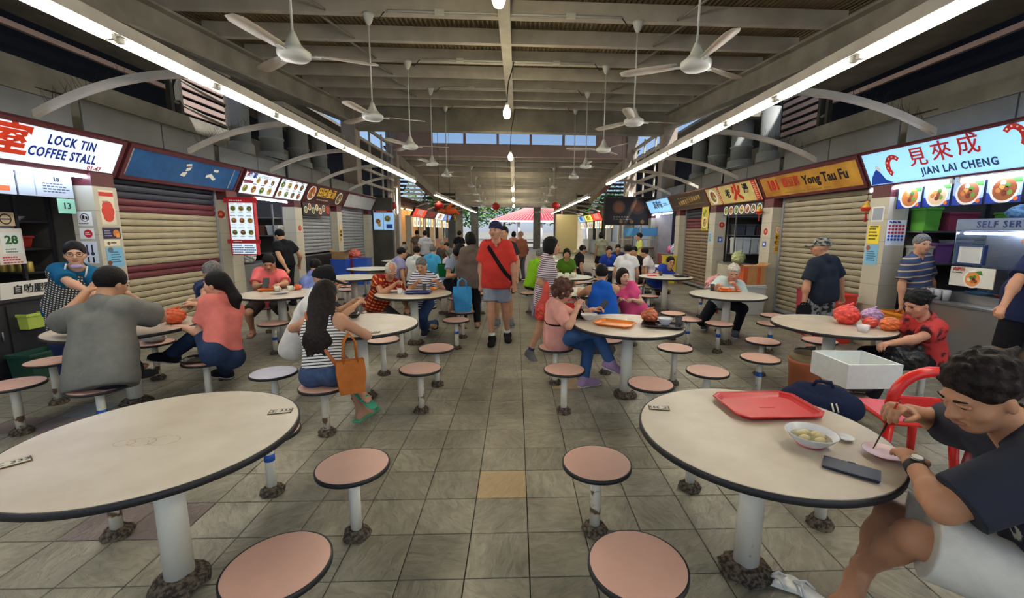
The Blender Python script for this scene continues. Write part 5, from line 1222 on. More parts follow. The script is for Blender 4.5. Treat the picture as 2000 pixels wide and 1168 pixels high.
RM = person('man in a red shirt and grey shorts walking down the aisle', hip=(-0.27, 6.02, 0.885), face=176, neck=(-0.27, 6.0, 1.4), S=1.0, head=(-14, 2), hr=(-0.5, 6.02, 0.684), hl=(0.002, 5.95, 0.646), er=(-0.607, 6.2, 0.916), el=(0.09, 6.2, 0.883), fr=(-0.33, 5.9, 0.08), fl=(-0.12, 6.12, 0.08), toe=((-0.08, 5.6, 0.04), (-0.36, 5.5, 0.04)), shirt=(204, 62, 54), sleeve=0.8, hem=0.05, pants=(138, 146, 162), leg=0.36, shoes=(30, 28, 30), sole=(40, 40, 42), sock=(235, 235, 232), tone=(198, 146, 118), hair='beanie', hairm=cloth((40, 44, 78)), lod=0.0095, fat=0.32)
WB = person('walker hidden behind the man in red with grey trainers', hip=(-0.2, 7.1, 0.86), face=180, S=0.96, head=(0, 0), shirt=(50, 50, 56), pants=(44, 44, 50), leg=0.4, shoes=(110, 116, 124), sole=(226, 226, 226), hair='short', lod=0.014, feature=False)
GB = person('woman with a green shoulder bag bending over a table', hip=(-1.181, 7.6, 0.8), face=-110, neck=(-1.048, 7.45, 1.08), S=0.95, fem=True, head=(0, 30), hr=(-0.899, 7.2, 0.851), hl=(-0.849, 7.5, 0.777), fr=(-1.19, 7.673, 0.075), fl=(-1.12, 7.958, 0.075), shirt=(160, 172, 196), hem=0.06, pants=(34, 34, 46), leg=0.42, shoes=(60, 50, 50), hair='bob', lod=0.012, feature=True)
BP = person('person in a brown jacket and black trousers facing away', hip=(-0.738, 6.95, 0.81), face=15, neck=(-0.705, 6.93, 1.27), S=0.93, fem=True, head=(20, 10), shirt=(112, 98, 90), sleeve=1.7, hem=0.1, pants=(28, 28, 32), sandals=(50, 40, 36), hair='bob', lod=0.013, feature=False)
RB = person('woman in a thin striped top carrying a red plastic bag', hip=(0.341, 5.25, 0.8), face=-88, neck=(0.385, 5.25, 1.234), S=0.92, fem=True, head=(-4, 0), hr=(0.472, 5.1, 0.854), hl=(0.597, 5.4, 0.779), er=(0.166, 5.1, 0.822), fr=(0.176, 5.208, 0.075), fl=(0.504, 5.681, 0.075), toe=(None, (0.293, 5.0, -0.014)), sm=stripe_mat('plum_white_stripe', (222, 214, 214), (110, 86, 100), .024, .5), sleeve=0.8, hem=0.1, pants=(150, 140, 170), leg=0.35, shoes=(104, 102, 104), sole=(220, 220, 222), sock=(60, 60, 110), hair='bob', lod=0.0095, fat=0.1)
BT = person('man in a blue tank top seen from behind', hip=(1.12, 5.42, 0.49), face=-8, neck=(1.104, 5.5, 0.867), S=1.0, head=(0, 12), hr=(1.35, 6.0, 0.75), hl=(0.9, 6.0, 0.75), shirt=(32, 92, 190), tank=True, hem=0.05, pants=(60, 64, 80), leg=0.5, shoes=(60, 60, 64), hair='balding', lod=0.0105, fat=0.15, feature=False)
PB = person('woman in a pink blouse looking aside', hip=(1.64, 5.82, 0.49), face=172, neck=(1.465, 5.85, 0.801), S=0.95, fem=True, head=(28, 0), hl=(1.546, 5.6, 0.678), hr=(1.347, 5.65, 0.642), el=(1.738, 5.8, 0.618), fr=(1.628, 6.935, 0.075), fl=(1.842, 6.935, 0.075), shirt=(222, 84, 136), sleeve=0.6, hem=0.03, pants=(62, 84, 124), shoes=(80, 70, 70), tone=(212, 166, 142), hair='bob', hairm=HAIR_D, lod=0.0105)
WM = person('white haired man eating at the white round table', hip=(3.27, 6.68, 0.49), face=162, neck=(3.286, 6.6, 0.636), S=1.0, head=(0, 18), hr=(2.973, 6.25, 0.777), hl=(3.251, 6.22, 0.783), er=(2.909, 6.5, 0.505), el=(3.637, 6.5, 0.507), fr=(3.162, 6.938, 0.075), fl=(3.395, 6.403, 0.075), kr=(2.813, 6.2, 0.555), kl=(3.392, 6.2, 0.556), toe=((2.95, 5.55, 0.05), (2.3, 5.75, 0.05)), shirt=(192, 210, 210), sleeve=0.8, hem=0.05, pants=(30, 32, 40), shoes=(92, 98, 110), sole=(222, 222, 224), tone=(200, 146, 122), hair='thick', hairm=HAIR_W, lod=0.0105, fat=0.2)
BW = person('woman in a royal blue shirt and spectacles', hip=(2.92, 9.0, 0.49), face=178, neck=(3.161, 8.9, 0.8), S=0.97, fem=True, head=(6, 4), hr=(2.847, 8.55, 0.686), hl=(3.265, 8.55, 0.688), fr=(3.394, 9.917, 0.075), fl=(3.808, 10.322, 0.075), shirt=(36, 62, 156), pants=(90, 90, 86), leg=0.5, shoes=(90, 40, 44), hair='short', lod=0.012, fat=0.15)
CM = person('man in a camouflage cap and black shirt facing the shutter', hip=(3.942, 5.35, 0.83), face=12, neck=(3.894, 5.35, 1.239), S=0.95, head=(48, 0), hl=(3.667, 5.3, 0.693), hr=(4.308, 5.45, 0.683), el=(3.405, 5.25, 0.974), er=(4.568, 5.3, 1.006), shirt=(40, 46, 58), sleeve=0.8, hem=0.07, pm=mat('camo_cloth', (150, 150, 150), .9, rgb2=(36, 38, 44), nscale=22, nlo=.45, nhi=.52), leg=0.47, shoes=(40, 40, 44), tone=(196, 142, 112), hair='cap', hairm=mat('camo_cap', (150, 148, 142), .9, rgb2=(40, 42, 44), nscale=30, nlo=.45, nhi=.55), lod=0.01, fat=0.2)
PS = person('stall man in a navy and tan striped polo', hip=(4.99, 5.15, 0.85), face=-165, neck=(4.936, 5.15, 1.291), S=0.97, head=(-25, 4), hr=(4.762, 5.1, 0.614), hl=(5.381, 5.2, 0.596), sm=stripe_mat('navy_tan_stripe', (62, 76, 108), (190, 160, 130), .075, .2), sleeve=0.8, hem=0.08, pants=(50, 54, 66), shoes=(40, 40, 40), tone=(202, 152, 124), hair='short', hairm=HAIR_G, lod=0.0095)
FW = person('woman in a red floral blouse handling bags beneath the table', hip=(3.72, 3.66, 0.49), face=84, neck=(3.635, 3.62, 0.731), S=0.96, fem=True, head=(6, 24), hl=(3.098, 3.38, 0.669), hr=(3.319, 3.6, 0.643), el=(3.553, 3.4, 0.583), fl=(3.311, 3.71, 0.075), fr=(3.469, 3.964, 0.075), sm=mat('red_floral', (196, 60, 58), .85, rgb2=(60, 24, 34), nscale=14, nlo=.38, nhi=.52), sleeve=0.6, hem=0.05, pants=(40, 38, 44), sandals=(30, 28, 30), tone=(196, 142, 116), hair='thick', lod=0.0085, fat=0.1)
EP = person('person in navy with hand on hip cut by the right edge', hip=(4.84, 3.9, 0.885), face=25, neck=(4.93, 3.88, 1.37), S=1.0, head=(0, 0), hl=(4.411, 3.72, 0.867), el=(4.048, 3.85, 1.213), shirt=(36, 44, 76), sleeve=0.75, hem=0.08, pants=(26, 26, 30), leg=0.48, shoes=(40, 40, 40), tone=(198, 146, 118), hair='short', lod=0.01, fat=0.15, feature=False)
_ = person('elderly man in a lime green shirt seated beside the aisle', hip=(0.294, 8.6, 0.49), face=-55, neck=(0.425, 8.692, 0.95), S=0.92, shirt=(140, 200, 40), pants=(50, 52, 62), lod=0.016, feature=False, fl=(0.7, 8.84, 0.075), fr=(0.71, 8.74, 0.075), head=(0, 12), hair='short', hairm=HAIR_G, leg=1.0)
_ = person('woman in a green top resting her chin behind white mugs', hip=(1.081, 9.3, 0.49), face=175, neck=(1.067, 9.141, 0.95), S=0.92, shirt=(90, 130, 40), pants=(50, 52, 62), lod=0.016, feature=False, fl=(0.94, 8.88, 0.075), fr=(0.92, 8.89, 0.075), head=(0, 12), hair='bob', fem=True)
_ = person('person dressed in black seated at a far right table', hip=(1.506, 11.2, 0.49), face=-80, neck=(1.664, 11.228, 0.95), S=0.92, shirt=(34, 34, 38), pants=(50, 52, 62), lod=0.016, feature=False, fl=(1.94, 11.27, 0.075), fr=(1.94, 11.15, 0.075), head=(0, 12), hair='short')
_ = person('broad man in a white shirt seen from behind near the pink blouse', hip=(2.341, 9.2, 0.49), face=-25, neck=(2.4090000000000003, 9.344999999999999, 1.005), S=1.03, shirt=(226, 228, 230), pants=(50, 52, 62), lod=0.016, feature=False, fl=(2.61, 9.58, 0.075), fr=(2.63, 9.53, 0.075), head=(0, 12), hair='short', fat=0.3)
_ = person('person in a blue shirt holding a cup in the far right', hip=(2.355, 11.0, 0.49), face=172, neck=(2.333, 10.842, 0.95), S=0.92, shirt=(40, 70, 170), pants=(50, 52, 62), lod=0.016, feature=False, fl=(2.2, 10.58, 0.075), fr=(2.18, 10.6, 0.075), head=(0, 12), hair='short')
_ = person('woman with a shoulder strap standing with her back turned far right', hip=(2.839, 14.5, 0.805), face=10, neck=(2.839, 14.48, 1.265), S=0.92, shirt=(150, 150, 130), pants=(36, 36, 40), lod=0.016, feature=False, hair='bob', fem=True, leg=0.4)
_ = person('man in a lime yellow shirt standing by the steel racks', hip=(3.721, 13.0, 0.805), face=80, neck=(3.721, 12.98, 1.265), S=0.92, shirt=(196, 206, 110), pants=(44, 44, 52), lod=0.016, feature=False, hair='short')
_ = person('person in a white top bending at the lit blue stall table', hip=(3.158, 9.8, 0.49), face=60, neck=(3.019, 9.88, 0.95), S=0.92, shirt=(232, 226, 230), pants=(50, 52, 62), lod=0.016, feature=False, fl=(2.84, 10.01, 0.075), fr=(2.85, 10.11, 0.075), head=(0, 12), hair='short')
_ = person('person in black holding a hand to the mouth', hip=(2.996, 10.7, 0.49), face=150, neck=(2.916, 10.561, 0.95), S=0.92, shirt=(40, 38, 42), pants=(50, 52, 62), lod=0.016, feature=False, fl=(2.7, 10.34, 0.075), fr=(2.68, 10.4, 0.075), head=(0, 12), hair='short')
_ = person('dark haired man in lilac seated behind the plaid man', hip=(-2.516, 8.85, 0.49), face=-50, neck=(-2.393, 8.953, 0.95), S=0.92, shirt=(150, 150, 190), pants=(50, 52, 62), lod=0.016, feature=False, fl=(-2.13, 9.12, 0.075), fr=(-2.12, 9.03, 0.075), head=(0, 12), hair='short')
_ = person('man in a white pinstriped shirt seen from behind', hip=(-2.193, 9.4, 0.49), face=-5, neck=(-2.1790000000000003, 9.559000000000001, 0.95), S=0.92, shirt=(210, 216, 216), pants=(50, 52, 62), lod=0.016, feature=False, fl=(-2.06, 9.82, 0.075), fr=(-2.04, 9.81, 0.075), head=(0, 12), hair='short')
_ = person('old man facing us between two diners in the left distance', hip=(-2.616, 10.6, 0.49), face=175, neck=(-2.63, 10.440999999999999, 0.95), S=0.92, shirt=(70, 60, 66), pants=(50, 52, 62), lod=0.016, feature=False, fl=(-2.75, 10.18, 0.075), fr=(-2.77, 10.19, 0.075), head=(0, 12), hair='short', hairm=HAIR_G)
_ = person('man in a sky blue shirt seen from behind', hip=(-1.984, 10.0, 0.49), face=-12, neck=(-1.951, 10.157, 0.95), S=0.92, shirt=(70, 160, 210), pants=(50, 52, 62), lod=0.016, feature=False, fl=(-1.8, 10.41, 0.075), fr=(-1.78, 10.39, 0.075), head=(0, 12), hair='short', hairm=HAIR_G)
_ = person('grey haired woman in a pale blouse near the green bag', hip=(-1.491, 8.5, 0.49), face=-60, neck=(-1.352, 8.58, 0.95), S=0.92, shirt=(206, 196, 200), pants=(50, 52, 62), lod=0.016, feature=False, fl=(-1.08, 8.71, 0.075), fr=(-1.07, 8.61, 0.075), head=(0, 12), hair='short', hairm=HAIR_G, fem=True)
_ = person('taller of two people standing by the golden lit stall', hip=(-3.692, 16.5, 0.805), face=20, neck=(-3.692, 16.48, 1.265), S=0.92, shirt=(110, 96, 84), pants=(50, 50, 56), lod=0.016, feature=False, hair='short')
_ = person('person in a light grey top standing by the golden lit stall', hip=(-2.983, 14.5, 0.805), face=15, neck=(-2.983, 14.48, 1.265), S=0.92, shirt=(186, 188, 196), pants=(60, 60, 70), lod=0.016, feature=False, hair='short')
_ = person('person in maroon among the far left diners', hip=(-1.943, 13.0, 0.49), face=160, neck=(-1.998, 12.85, 0.95), S=0.92, shirt=(96, 40, 48), pants=(50, 52, 62), lod=0.016, feature=False, fl=(-2.18, 12.61, 0.075), fr=(-2.2, 12.65, 0.075), head=(0, 12), hair='short')
_ = person('person with grey headwear among the far left diners', hip=(-2.37, 14.5, 0.49), face=170, neck=(-2.398, 14.342, 0.95), S=0.92, shirt=(80, 74, 80), pants=(50, 52, 62), lod=0.016, feature=False, fl=(-2.54, 14.09, 0.075), fr=(-2.56, 14.11, 0.075), head=(0, 12), hair='beanie', hairm=cloth((140, 140, 140)))
_ = person('woman in coral standing in the aisle distance', hip=(-0.095, 16.0, 0.805), face=-20, neck=(-0.095, 15.98, 1.265), S=0.92, shirt=(206, 140, 120), pants=(150, 150, 170), lod=0.016, feature=False, hair='bob', fem=True)
_ = person('person in a brown jacket and hat walking far down the aisle', hip=(0.158, 13.5, 0.805), face=40, neck=(0.158, 13.48, 1.265), S=0.92, shirt=(140, 84, 66), pants=(90, 90, 100), lod=0.016, feature=False, hair='beanie', hairm=cloth((150, 120, 110)), sleeve=1.7)
_ = person('person in black standing at the far left behind the diners', hip=(-2.004, 15.5, 0.805), face=-30, neck=(-2.004, 15.48, 1.265), S=0.92, shirt=(30, 30, 36), pants=(36, 36, 44), lod=0.016, feature=False, hair='short')
_ = person('person in purple seated far behind the lime shirt man', hip=(0.814, 12.8, 0.49), face=-60, neck=(0.953, 12.88, 0.95), S=0.92, shirt=(110, 90, 140), pants=(50, 52, 62), lod=0.016, feature=False, fl=(1.23, 13.01, 0.075), fr=(1.24, 12.91, 0.075), head=(0, 12), hair='bob', fem=True)
_ = person('person in a dark shirt seated in front of the steel racks', hip=(2.91, 12.4, 0.49), face=170, neck=(2.882, 12.242, 0.95), S=0.92, shirt=(44, 50, 84), pants=(50, 52, 62), lod=0.016, feature=False, fl=(2.74, 11.99, 0.075), fr=(2.72, 12.01, 0.075), head=(0, 12), hair='short')
# ================================================================ things worn or carried
def child_solid(name, root, pr, h, m, **k): return solid(name, pr, h, m, root, **k)
# spectacles, straps, apron, mask
for pr_ in (AW, OM, BW): glasses(*pr_)
def strap(J, root, a, b_, w=.022, m=None, grow=.024, name='bag_strap'):
    """band round the torso in the plane through two torso points"""
    H, R = J['tcf']; a = H+A(*a)@R; b_ = H+A(*b_)@R; d = nrm(b_-a); n = nrm(np.cross(d, J['fw']))
    return solid(name, J['B'], J['lod'], m or cloth((26, 24, 26)), root, grow=grow, post=[('h', a+n*w, n, 0), ('h', a-n*w, -n, 0)])
strap(RM[1], RM[0], (.1, .1, .47), (-.2, .1, .03), .024, grow=.032)
strap(PM[1], PM[0], (.12, .1, .46), (.1, .1, .1), .03)
strap(CW[1], CW[0], (-.2, 0, .17), (.2, 0, .17), .016, grow=.022, name='waist_belt')
AP = stripe_mat('black_white_check', (206, 206, 200), (40, 40, 44), .022, .5, 2, (60, 60, 62), .022)
J = AW[1]; H_, R_ = J['tcf']
ap = solid('apron', J['B']+[cap(H_-A(0, 0, .28)+R_[0]*q*.07, H_+R_[0]*q*.06, .1, .1, .05) for q in (-1, 1)], .009, AP, AW[0], grow=.028, tc=J['tcf'], post=[('h', H_+R_[1]*.03, -R_[1], 0), ('h', H_+R_[2]*.34, R_[2], 0), ('h', H_-A(0, 0, .3), A(0, 0, -1), 0)])
mb = MB()
for q in (-1, 1): mb.tube([H_+R_[2]*.34+R_[0]*q*.07+R_[1]*.115, H_+R_[2]*.44+R_[0]*q*.07+R_[1]*.09, J['N']+R_[0]*q*.06+R_[1]*.02+R_[2]*.02], .008, 6)
obj('apron_strap', mb, cloth((226, 224, 220)), AW[0])
P = J['P']; solid('face_mask', [ell(P(0, .075, -.11), (.045, .03, .022), k=.02)], .005, cloth((176, 160, 200)), AW[0])
P = CK[1]['P']; solid('face_mask', [ell(P(0, .07, -.055), (.055, .045, .04), np.array([CK[1]['hr'], CK[1]['hf'], CK[1]['hu']]), .02)], .006, cloth((150, 180, 210)), CK[0])
# watch and chopsticks of the near man
J = N1[1]; w_, hd, nn, side, e_ = J['wr'][-1]
p0 = w_-hd*.02
wt = solid('watch_strap', [cap(p0-hd*.012, p0+hd*.012, .034, .033, .01, cut=True)], .004, mat('black_leather', (24, 22, 22), .5), N1[0])
mb = MB(); c = p0+nn*.036
mb.cone(c-nn*.004, c+nn*.004, .02, n=20); mo = obj('watch_case', mb, mat('watch_steel', (190, 186, 180), .25, metal=.9), N1[0])
mb = MB(); mb.cone(c+nn*.004, c+nn*.0048, .0165, n=20); obj('watch_dial', mb, prnt((238, 236, 228)), mo)
def world(J, root, p):
    mw = Matrix.Translation(root.location) @ Matrix.Rotation(root.rotation_euler.z, 4, 'Z'); return mw @ Vector(tuple(p))
def hold_sticks(per, q, tip, rgb, label, top=None, r=.0035):
    w_, hd, nn, side, e_ = per[1]['wr'][q]; g = world(per[1], per[0], w_+hd*.09-nn*.02)
    tip = Vector(tip); d = (g-tip).normalized(); t = thing('chopsticks', label, 'chopsticks', tip)
    for i in (0, 1):
        o = Vector((.006, .004, 0))*(i-.5)*2
        obj('stick', MB().cone(o*.3, d*.23+o*2.2, r*.6, r, 8), mat('dark_red_lacquer', (60, 24, 22), .3) if rgb == 'd' else plastic(rgb), t)
        if rgb == 'd': obj('red_end', MB().cone(d*.2+o*1.95, d*.235+o*2.25, r*1.02, r*1.05, 8), plastic((190, 40, 30)), t)
hold_sticks(N1, 1, (1.42, 1.55, .735), 'd', 'black chopsticks with red ends held by the jersey man')
hold_sticks(CW, 1, (.75, 4.16, .78), (186, 130, 150), 'chopsticks dipped in the curly haired woman noodle bowl')
def phone(label, loc, rz, rgb, w_=.078, l=.155, tilt=None, screen=False):
    t = thing('mobile_phone', label, 'phone', loc, rz)
    if tilt: t.rotation_euler = tilt
    obj('case', MB().bbox(-w_/2, w_/2, -l/2, l/2, 0, .013, .004), plastic(rgb, .5), t)
    obj('flap_edge', MB().bbox(-w_/2-.002, w_/2+.002, -l/2-.002, l/2+.002, .0105, .0125, .0008), plastic([max(0, v-10) for v in rgb], .4), t)
    obj('clasp', MB().bbox(w_/2-.006, w_/2+.004, -.012, .012, .002, .0145, .001), plastic([max(0, v-14) for v in rgb], .4), t)
    return t
phone('dark blue wallet phone lying on the red tray table', (1.235, 1.43, TZ+.001), .85, (34, 40, 62), .09, .17)
phone('black phone held by the man in the pink shirt', world(PM[1], PM[0], PM[1]['wr'][1][0]+A(-.06, .1, .03)), 0, (30, 30, 34), tilt=(.9, 0, .3))
phone('phone held up by the curly haired woman', world(CW[1], CW[0], CW[1]['wr'][-1][0]+A(.03, .09, .03)), 0, (40, 40, 46), tilt=(.9, .2, -1.3))

# ================================================================ tableware and bags
CHINA = mat('white_melamine', (232, 234, 238), .25); 
def bowl(label, x, y, z, r, h, rgb=(232, 234, 238), fill=None, foot=None, name='bowl', dump=0):
    t = thing(name, label, 'bowl', (x, y, z)); m = plastic(rgb, .25)
    obj('shell', MB().lathe([(r*.45, 0), (r*.5, .006), (r*.8, h*.55), (r*.98, h*.96), (r*1.0, h), (r*.95, h), (r*.76, h*.6), (r*.44, .014), (0.0001, .012)], n=32), m, t)
    if foot: obj('foot_ring', MB().lathe([(r*.46, -.001), (r*.52, .004), (r*.52, .009), (r*.45, .012)], n=28), plastic(foot), t)
    if fill: obj('soup', MB().lathe([(r*.74, h*.56), (r*.76, h*.6)], n=26), mat('soup_%d_%d_%d' % fill, fill, .15, noise=.25, nscale=40), t)
    for k in range(dump):
        o = solid('dumpling', [ell(A(r*.38*math.cos(k*1.7), r*.38*math.sin(k*1.7), h*.6), (.022, .018, .012), k=.01), ell(A(r*.38*math.cos(k*1.7)+.012, r*.38*math.sin(k*1.7)+.008, h*.62), (.012, .014, .008), k=.01)], .004, mat('dumpling_skin', (206, 190, 140), .4, noise=.15, nscale=40), t)
    return t
def tray(label, x, y, z, w_, d, rz, rgb, name='tray'):
    t = thing(name, label, 'tray', (x, y, z), rz); m = plastic(rgb, .35); a, b, h = w_/2, d/2, .022
    def ring(ax, bx, c, z_): return [(-ax+c, -bx, z_), (ax-c, -bx, z_), (ax, -bx+c, z_), (ax, bx-c, z_), (ax-c, bx, z_), (-ax+c, bx, z_), (-ax, bx-c, z_), (-ax, -bx+c, z_)]
    rs = [ring(a-.03, b-.03, .03, 0), ring(a-.012, b-.012, .04, h), ring(a, b, .045, h), ring(a, b, .045, h-.004), ring(a-.012, b-.012, .04, h-.005), ring(a-.034, b-.034, .03, .004)]
    v = [p for r in rs for p in r]; f = [tuple(range(7, -1, -1))]
    for j in range(5):
        for i in range(8): f.append((8*j+i, 8*j+(i+1) % 8, 8*j+8+(i+1) % 8, 8*j+8+i))
    f.append(tuple(40+i for i in range(8)))
    obj('pan', MB().add(v, f), m, t)
    obj('rim', MB().tube([(p[0], p[1], h) for p in rs[2]]+[(rs[2][0][0], rs[2][0][1], h)], .004, 6), m, t)
    obj('emblem', MB().add([(-.04, -.012, .0045), (.04, -.012, .0045), (.03, .012, .0045), (-.03, .012, .0045), (-.04, -.012, .006), (.04, -.012, .006), (.03, .012, .006), (-.03, .012, .006)], [(4,5,6,7),(0,1,5,4),(1,2,6,5),(2,3,7,6),(3,0,4,7)]), m, t)
    return t
def bag(label, x, y, z, r, rgb, seed=0, knot=True, flat=.8, alpha=1.0, name='plastic_bag', handles=True, tall=1.0):
    rg = random.Random(seed); t = thing(name, label, 'bag', (x, y, z))
    pr = [ell(A(0, 0, r*flat*tall), (r, r*.9, r*flat*tall), k=.03)]
    for i in range(9): pr.append(ell(A(r*.62*math.cos(i*2.4), r*.58*math.sin(i*2.4), r*(.3+.75*tall*rg.random())), (r*.38, r*.34, r*.3), k=.02))
    m = mat('film_%d_%d_%d' % tuple(rgb), rgb, .3, noise=.25, nscale=12, bump=.7, bscale=22, spec=.5)
    solid('sack', pr, max(.006, r*.05), m, t, post=[('h', A(0, 0, .0), A(0, 0, -1), 0)], crinkle=r*.085)
    if knot: solid('knot', [cap(A(0, 0, r*1.4*flat*tall), A(.01, .0, r*2.0*flat*tall), r*.26, r*.14, .02)]+[cap(A(0, 0, r*1.8*flat*tall), A(q*r*.5, r*.1*q, r*(2.1+.15*q)*flat*tall), r*.16, r*.1, .015) for q in (-1, 1)], max(.005, r*.05), m, t, crinkle=r*.05)
    return t
def cup(label, x, y, z, r, h, rgb, name='mug', handle=True, drink=None, alpha=None):
    t = thing(name, label, 'cup', (x, y, z)); m = plastic(rgb, .25) if alpha is None else mat('clear_cup', (220, 225, 228), .08, trans=.9)
    obj('body_shell', MB().lathe([(r*.8, 0), (r, h), (r*.93, h), (r*.75, .008), (.0001, .008)], n=20), m, t)
    if handle: obj('handle', MB().tube([(r*.9, 0, h*.25), (r*1.5, 0, h*.3), (r*1.55, 0, h*.65), (r*.95, 0, h*.75)], .006, 6), m, t)
    if drink: obj('drink', MB().lathe([(r*.8, h*.3), (r*.9, h*.82)], n=18), mat('drink_%d_%d_%d' % drink, drink, .1), t)
    return t
Z = TZ+.001
tray('bright red plastic tray on the near table', 1.25, 2.005, Z, .43, .32, .03, (206, 48, 52))
bowl('white melamine bowl of dumpling soup with a pink foot', 1.22, 1.63, Z, .098, .055, fill=(176, 172, 140), foot=(206, 90, 110), dump=6)
bowl('small sauce dish beside the dumpling bowl', 1.395, 1.665, Z, .035, .014, fill=(120, 60, 24), name='sauce_dish')
bowl('shallow pinkish plate under the jersey man hand', 1.45, 1.53, Z, .075, .022, (226, 190, 190), foot=(206, 90, 110), name='plate')
# curly haired woman table
tray('orange plastic tray on the curly haired woman table', .92, 3.93, Z, .36, .27, -.55, (226, 128, 44))
bowl('bowl of noodles in front of the curly haired woman', .72, 4.16, Z, .085, .055, (226, 226, 220), fill=(206, 164, 96))
tray('dark brown tray with used crockery', 1.36, 3.86, Z, .38, .26, -.35, (52, 40, 38))
bag('knotted translucent orange bag of food on the dark tray', 1.27, 4.0, Z+.02, .075, (206, 110, 70), 3, name='food_bag')
bowl('white bowl on the dark brown tray', 1.39, 3.9, Z+.005, .07, .065)
cup('clear glass on the dark brown tray', 1.49, 3.83, Z+.005, .032, .1, (220, 220, 220), name='glass', handle=False, alpha=.3)
obj_ = thing('spoon', 'black spoon leaning on the dark brown tray', 'spoon', (1.44, 3.76, Z+.028), .6)
obj('bowl_end', MB().lathe([(.001, -.004), (.018, 0), (.001, .004)], n=12), plastic((30, 30, 32)), obj_); obj('stem', MB().tube([(.015, 0, 0), (.08, 0, .012), (.15, 0, .03)], .004, 6), plastic((30, 30, 32)), obj_)
# bags on the right outer table
bag('large tied red plastic bag on the bag covered table', 3.2, 3.99, Z, .11, (236, 74, 62), 1)
bag('lilac plastic bag behind the red one', 3.46, 4.0, Z, .09, (196, 160, 206), 2)
bag('orange plastic bag at the table edge near the floral blouse', 3.38, 3.7, Z, .075, (238, 120, 60), 4, knot=False)
bag('small red bag between the lilac and orange bags', 3.3, 3.82, Z, .06, (226, 84, 66), 6, knot=False)
cup('clear plastic container lying beside the red bags', 3.1, 3.66, Z, .05, .06, (220, 210, 214), name='container', handle=False)
# left side tables
bag('tied orange plastic bag on the grey shirt man table', -3.09, 3.97, Z, .085, (240, 112, 66), 5)
bag('crumpled white plastic bag on the stool by the black shoe', -3.74, 4.5, SZ+.001, .1, (206, 204, 200), 7, knot=False, flat=.5)
tray('dark oval tray lying on the stool', -2.78, 3.86, SZ+.001, .34, .24, .3, (56, 48, 46))
bowl('black bowl with chopsticks on the striped woman table', -1.59, 4.24, Z, .07, .045, (44, 42, 42), fill=(190, 180, 160))
tray('round looking dark blue tray used by the elderly couple', -1.34, 5.93, Z, .36, .26, .1, (38, 46, 110))
cup('white mug beside the blue tray', -1.57, 5.86, Z, .035, .075, (236, 234, 228))
bowl('plate of noodles before the plaid man', -1.68, 6.0, Z, .085, .025, (230, 228, 222), fill=(206, 170, 110), name='plate')
bowl('orange bowl behind the blue tray', -1.18, 6.2, Z, .06, .04, (222, 140, 60), fill=(200, 160, 90))
cup('clear glass on the elderly couple table', -1.3, 6.15, Z, .03, .09, (220, 220, 220), name='glass', handle=False, alpha=.3)
tray('orange tray in front of the man in pink', -3.44, 6.12, Z, .26, .2, .2, (226, 120, 50))
cup('white cup left of the metal plate', -3.3, 6.06, Z, .036, .07, (226, 222, 208))
cup('white cup right of the metal plate', -3.15, 6.12, Z, .036, .07, (226, 222, 208))
bowl('metal plate in front of the white cups', -3.14, 5.84, Z, .1, .016, (176, 170, 160), name='plate')
bag('small orange packet at the far side of the phone man table', -3.1, 6.22, Z, .05, (232, 110, 70), 9, knot=False, name='snack_packet')
# right middle tables
tray('orange tray in front of the white haired man', 3.14, 6.24, Z, .3, .22, 0, (232, 124, 50))
bowl('orange bowl on the white haired man tray', 3.1, 6.26, Z+.005, .07, .045, (226, 150, 96), fill=(200, 140, 80))
bowl('white bowl on the white haired man tray', 3.24, 6.28, Z+.005, .06, .05)
cup('dark iced drink left of the orange tray', 2.93, 6.3, Z, .034, .1, (60, 50, 46), name='glass', handle=False, drink=(40, 26, 20))
cup('glass of black coffee on the royal blue woman table', 2.86, 8.42, Z, .034, .09, (70, 56, 48), name='glass', handle=False)
tb_ = thing('tissue_box', 'red and white packet on the royal blue woman table', 'box', (2.68, 8.42, Z)); obj('carton', MB().bbox(-.09, .09, -.05, .05, 0, .05, .004), plastic((222, 60, 60)), tb_); obj('label_band', MB().box(-.092, .092, -.052, .052, .018, .034), prnt((240, 236, 230)), tb_)
tray('black tray on the royal blue woman table', 3.22, 8.28, Z, .3, .22, 0, (44, 46, 50))
bag('white knotted bag on the stool before the royal blue woman', 2.22, 8.32, SZ+.001, .13, (224, 224, 206), 11)
for k, (x, y) in enumerate(((.82, 8.05), (.95, 8.0), (1.08, 8.06))): cup('%s white mug of three on the middle distance table' % ('left', 'middle', 'right')[k] , x, y, Z, .045, .09, (232, 228, 218))
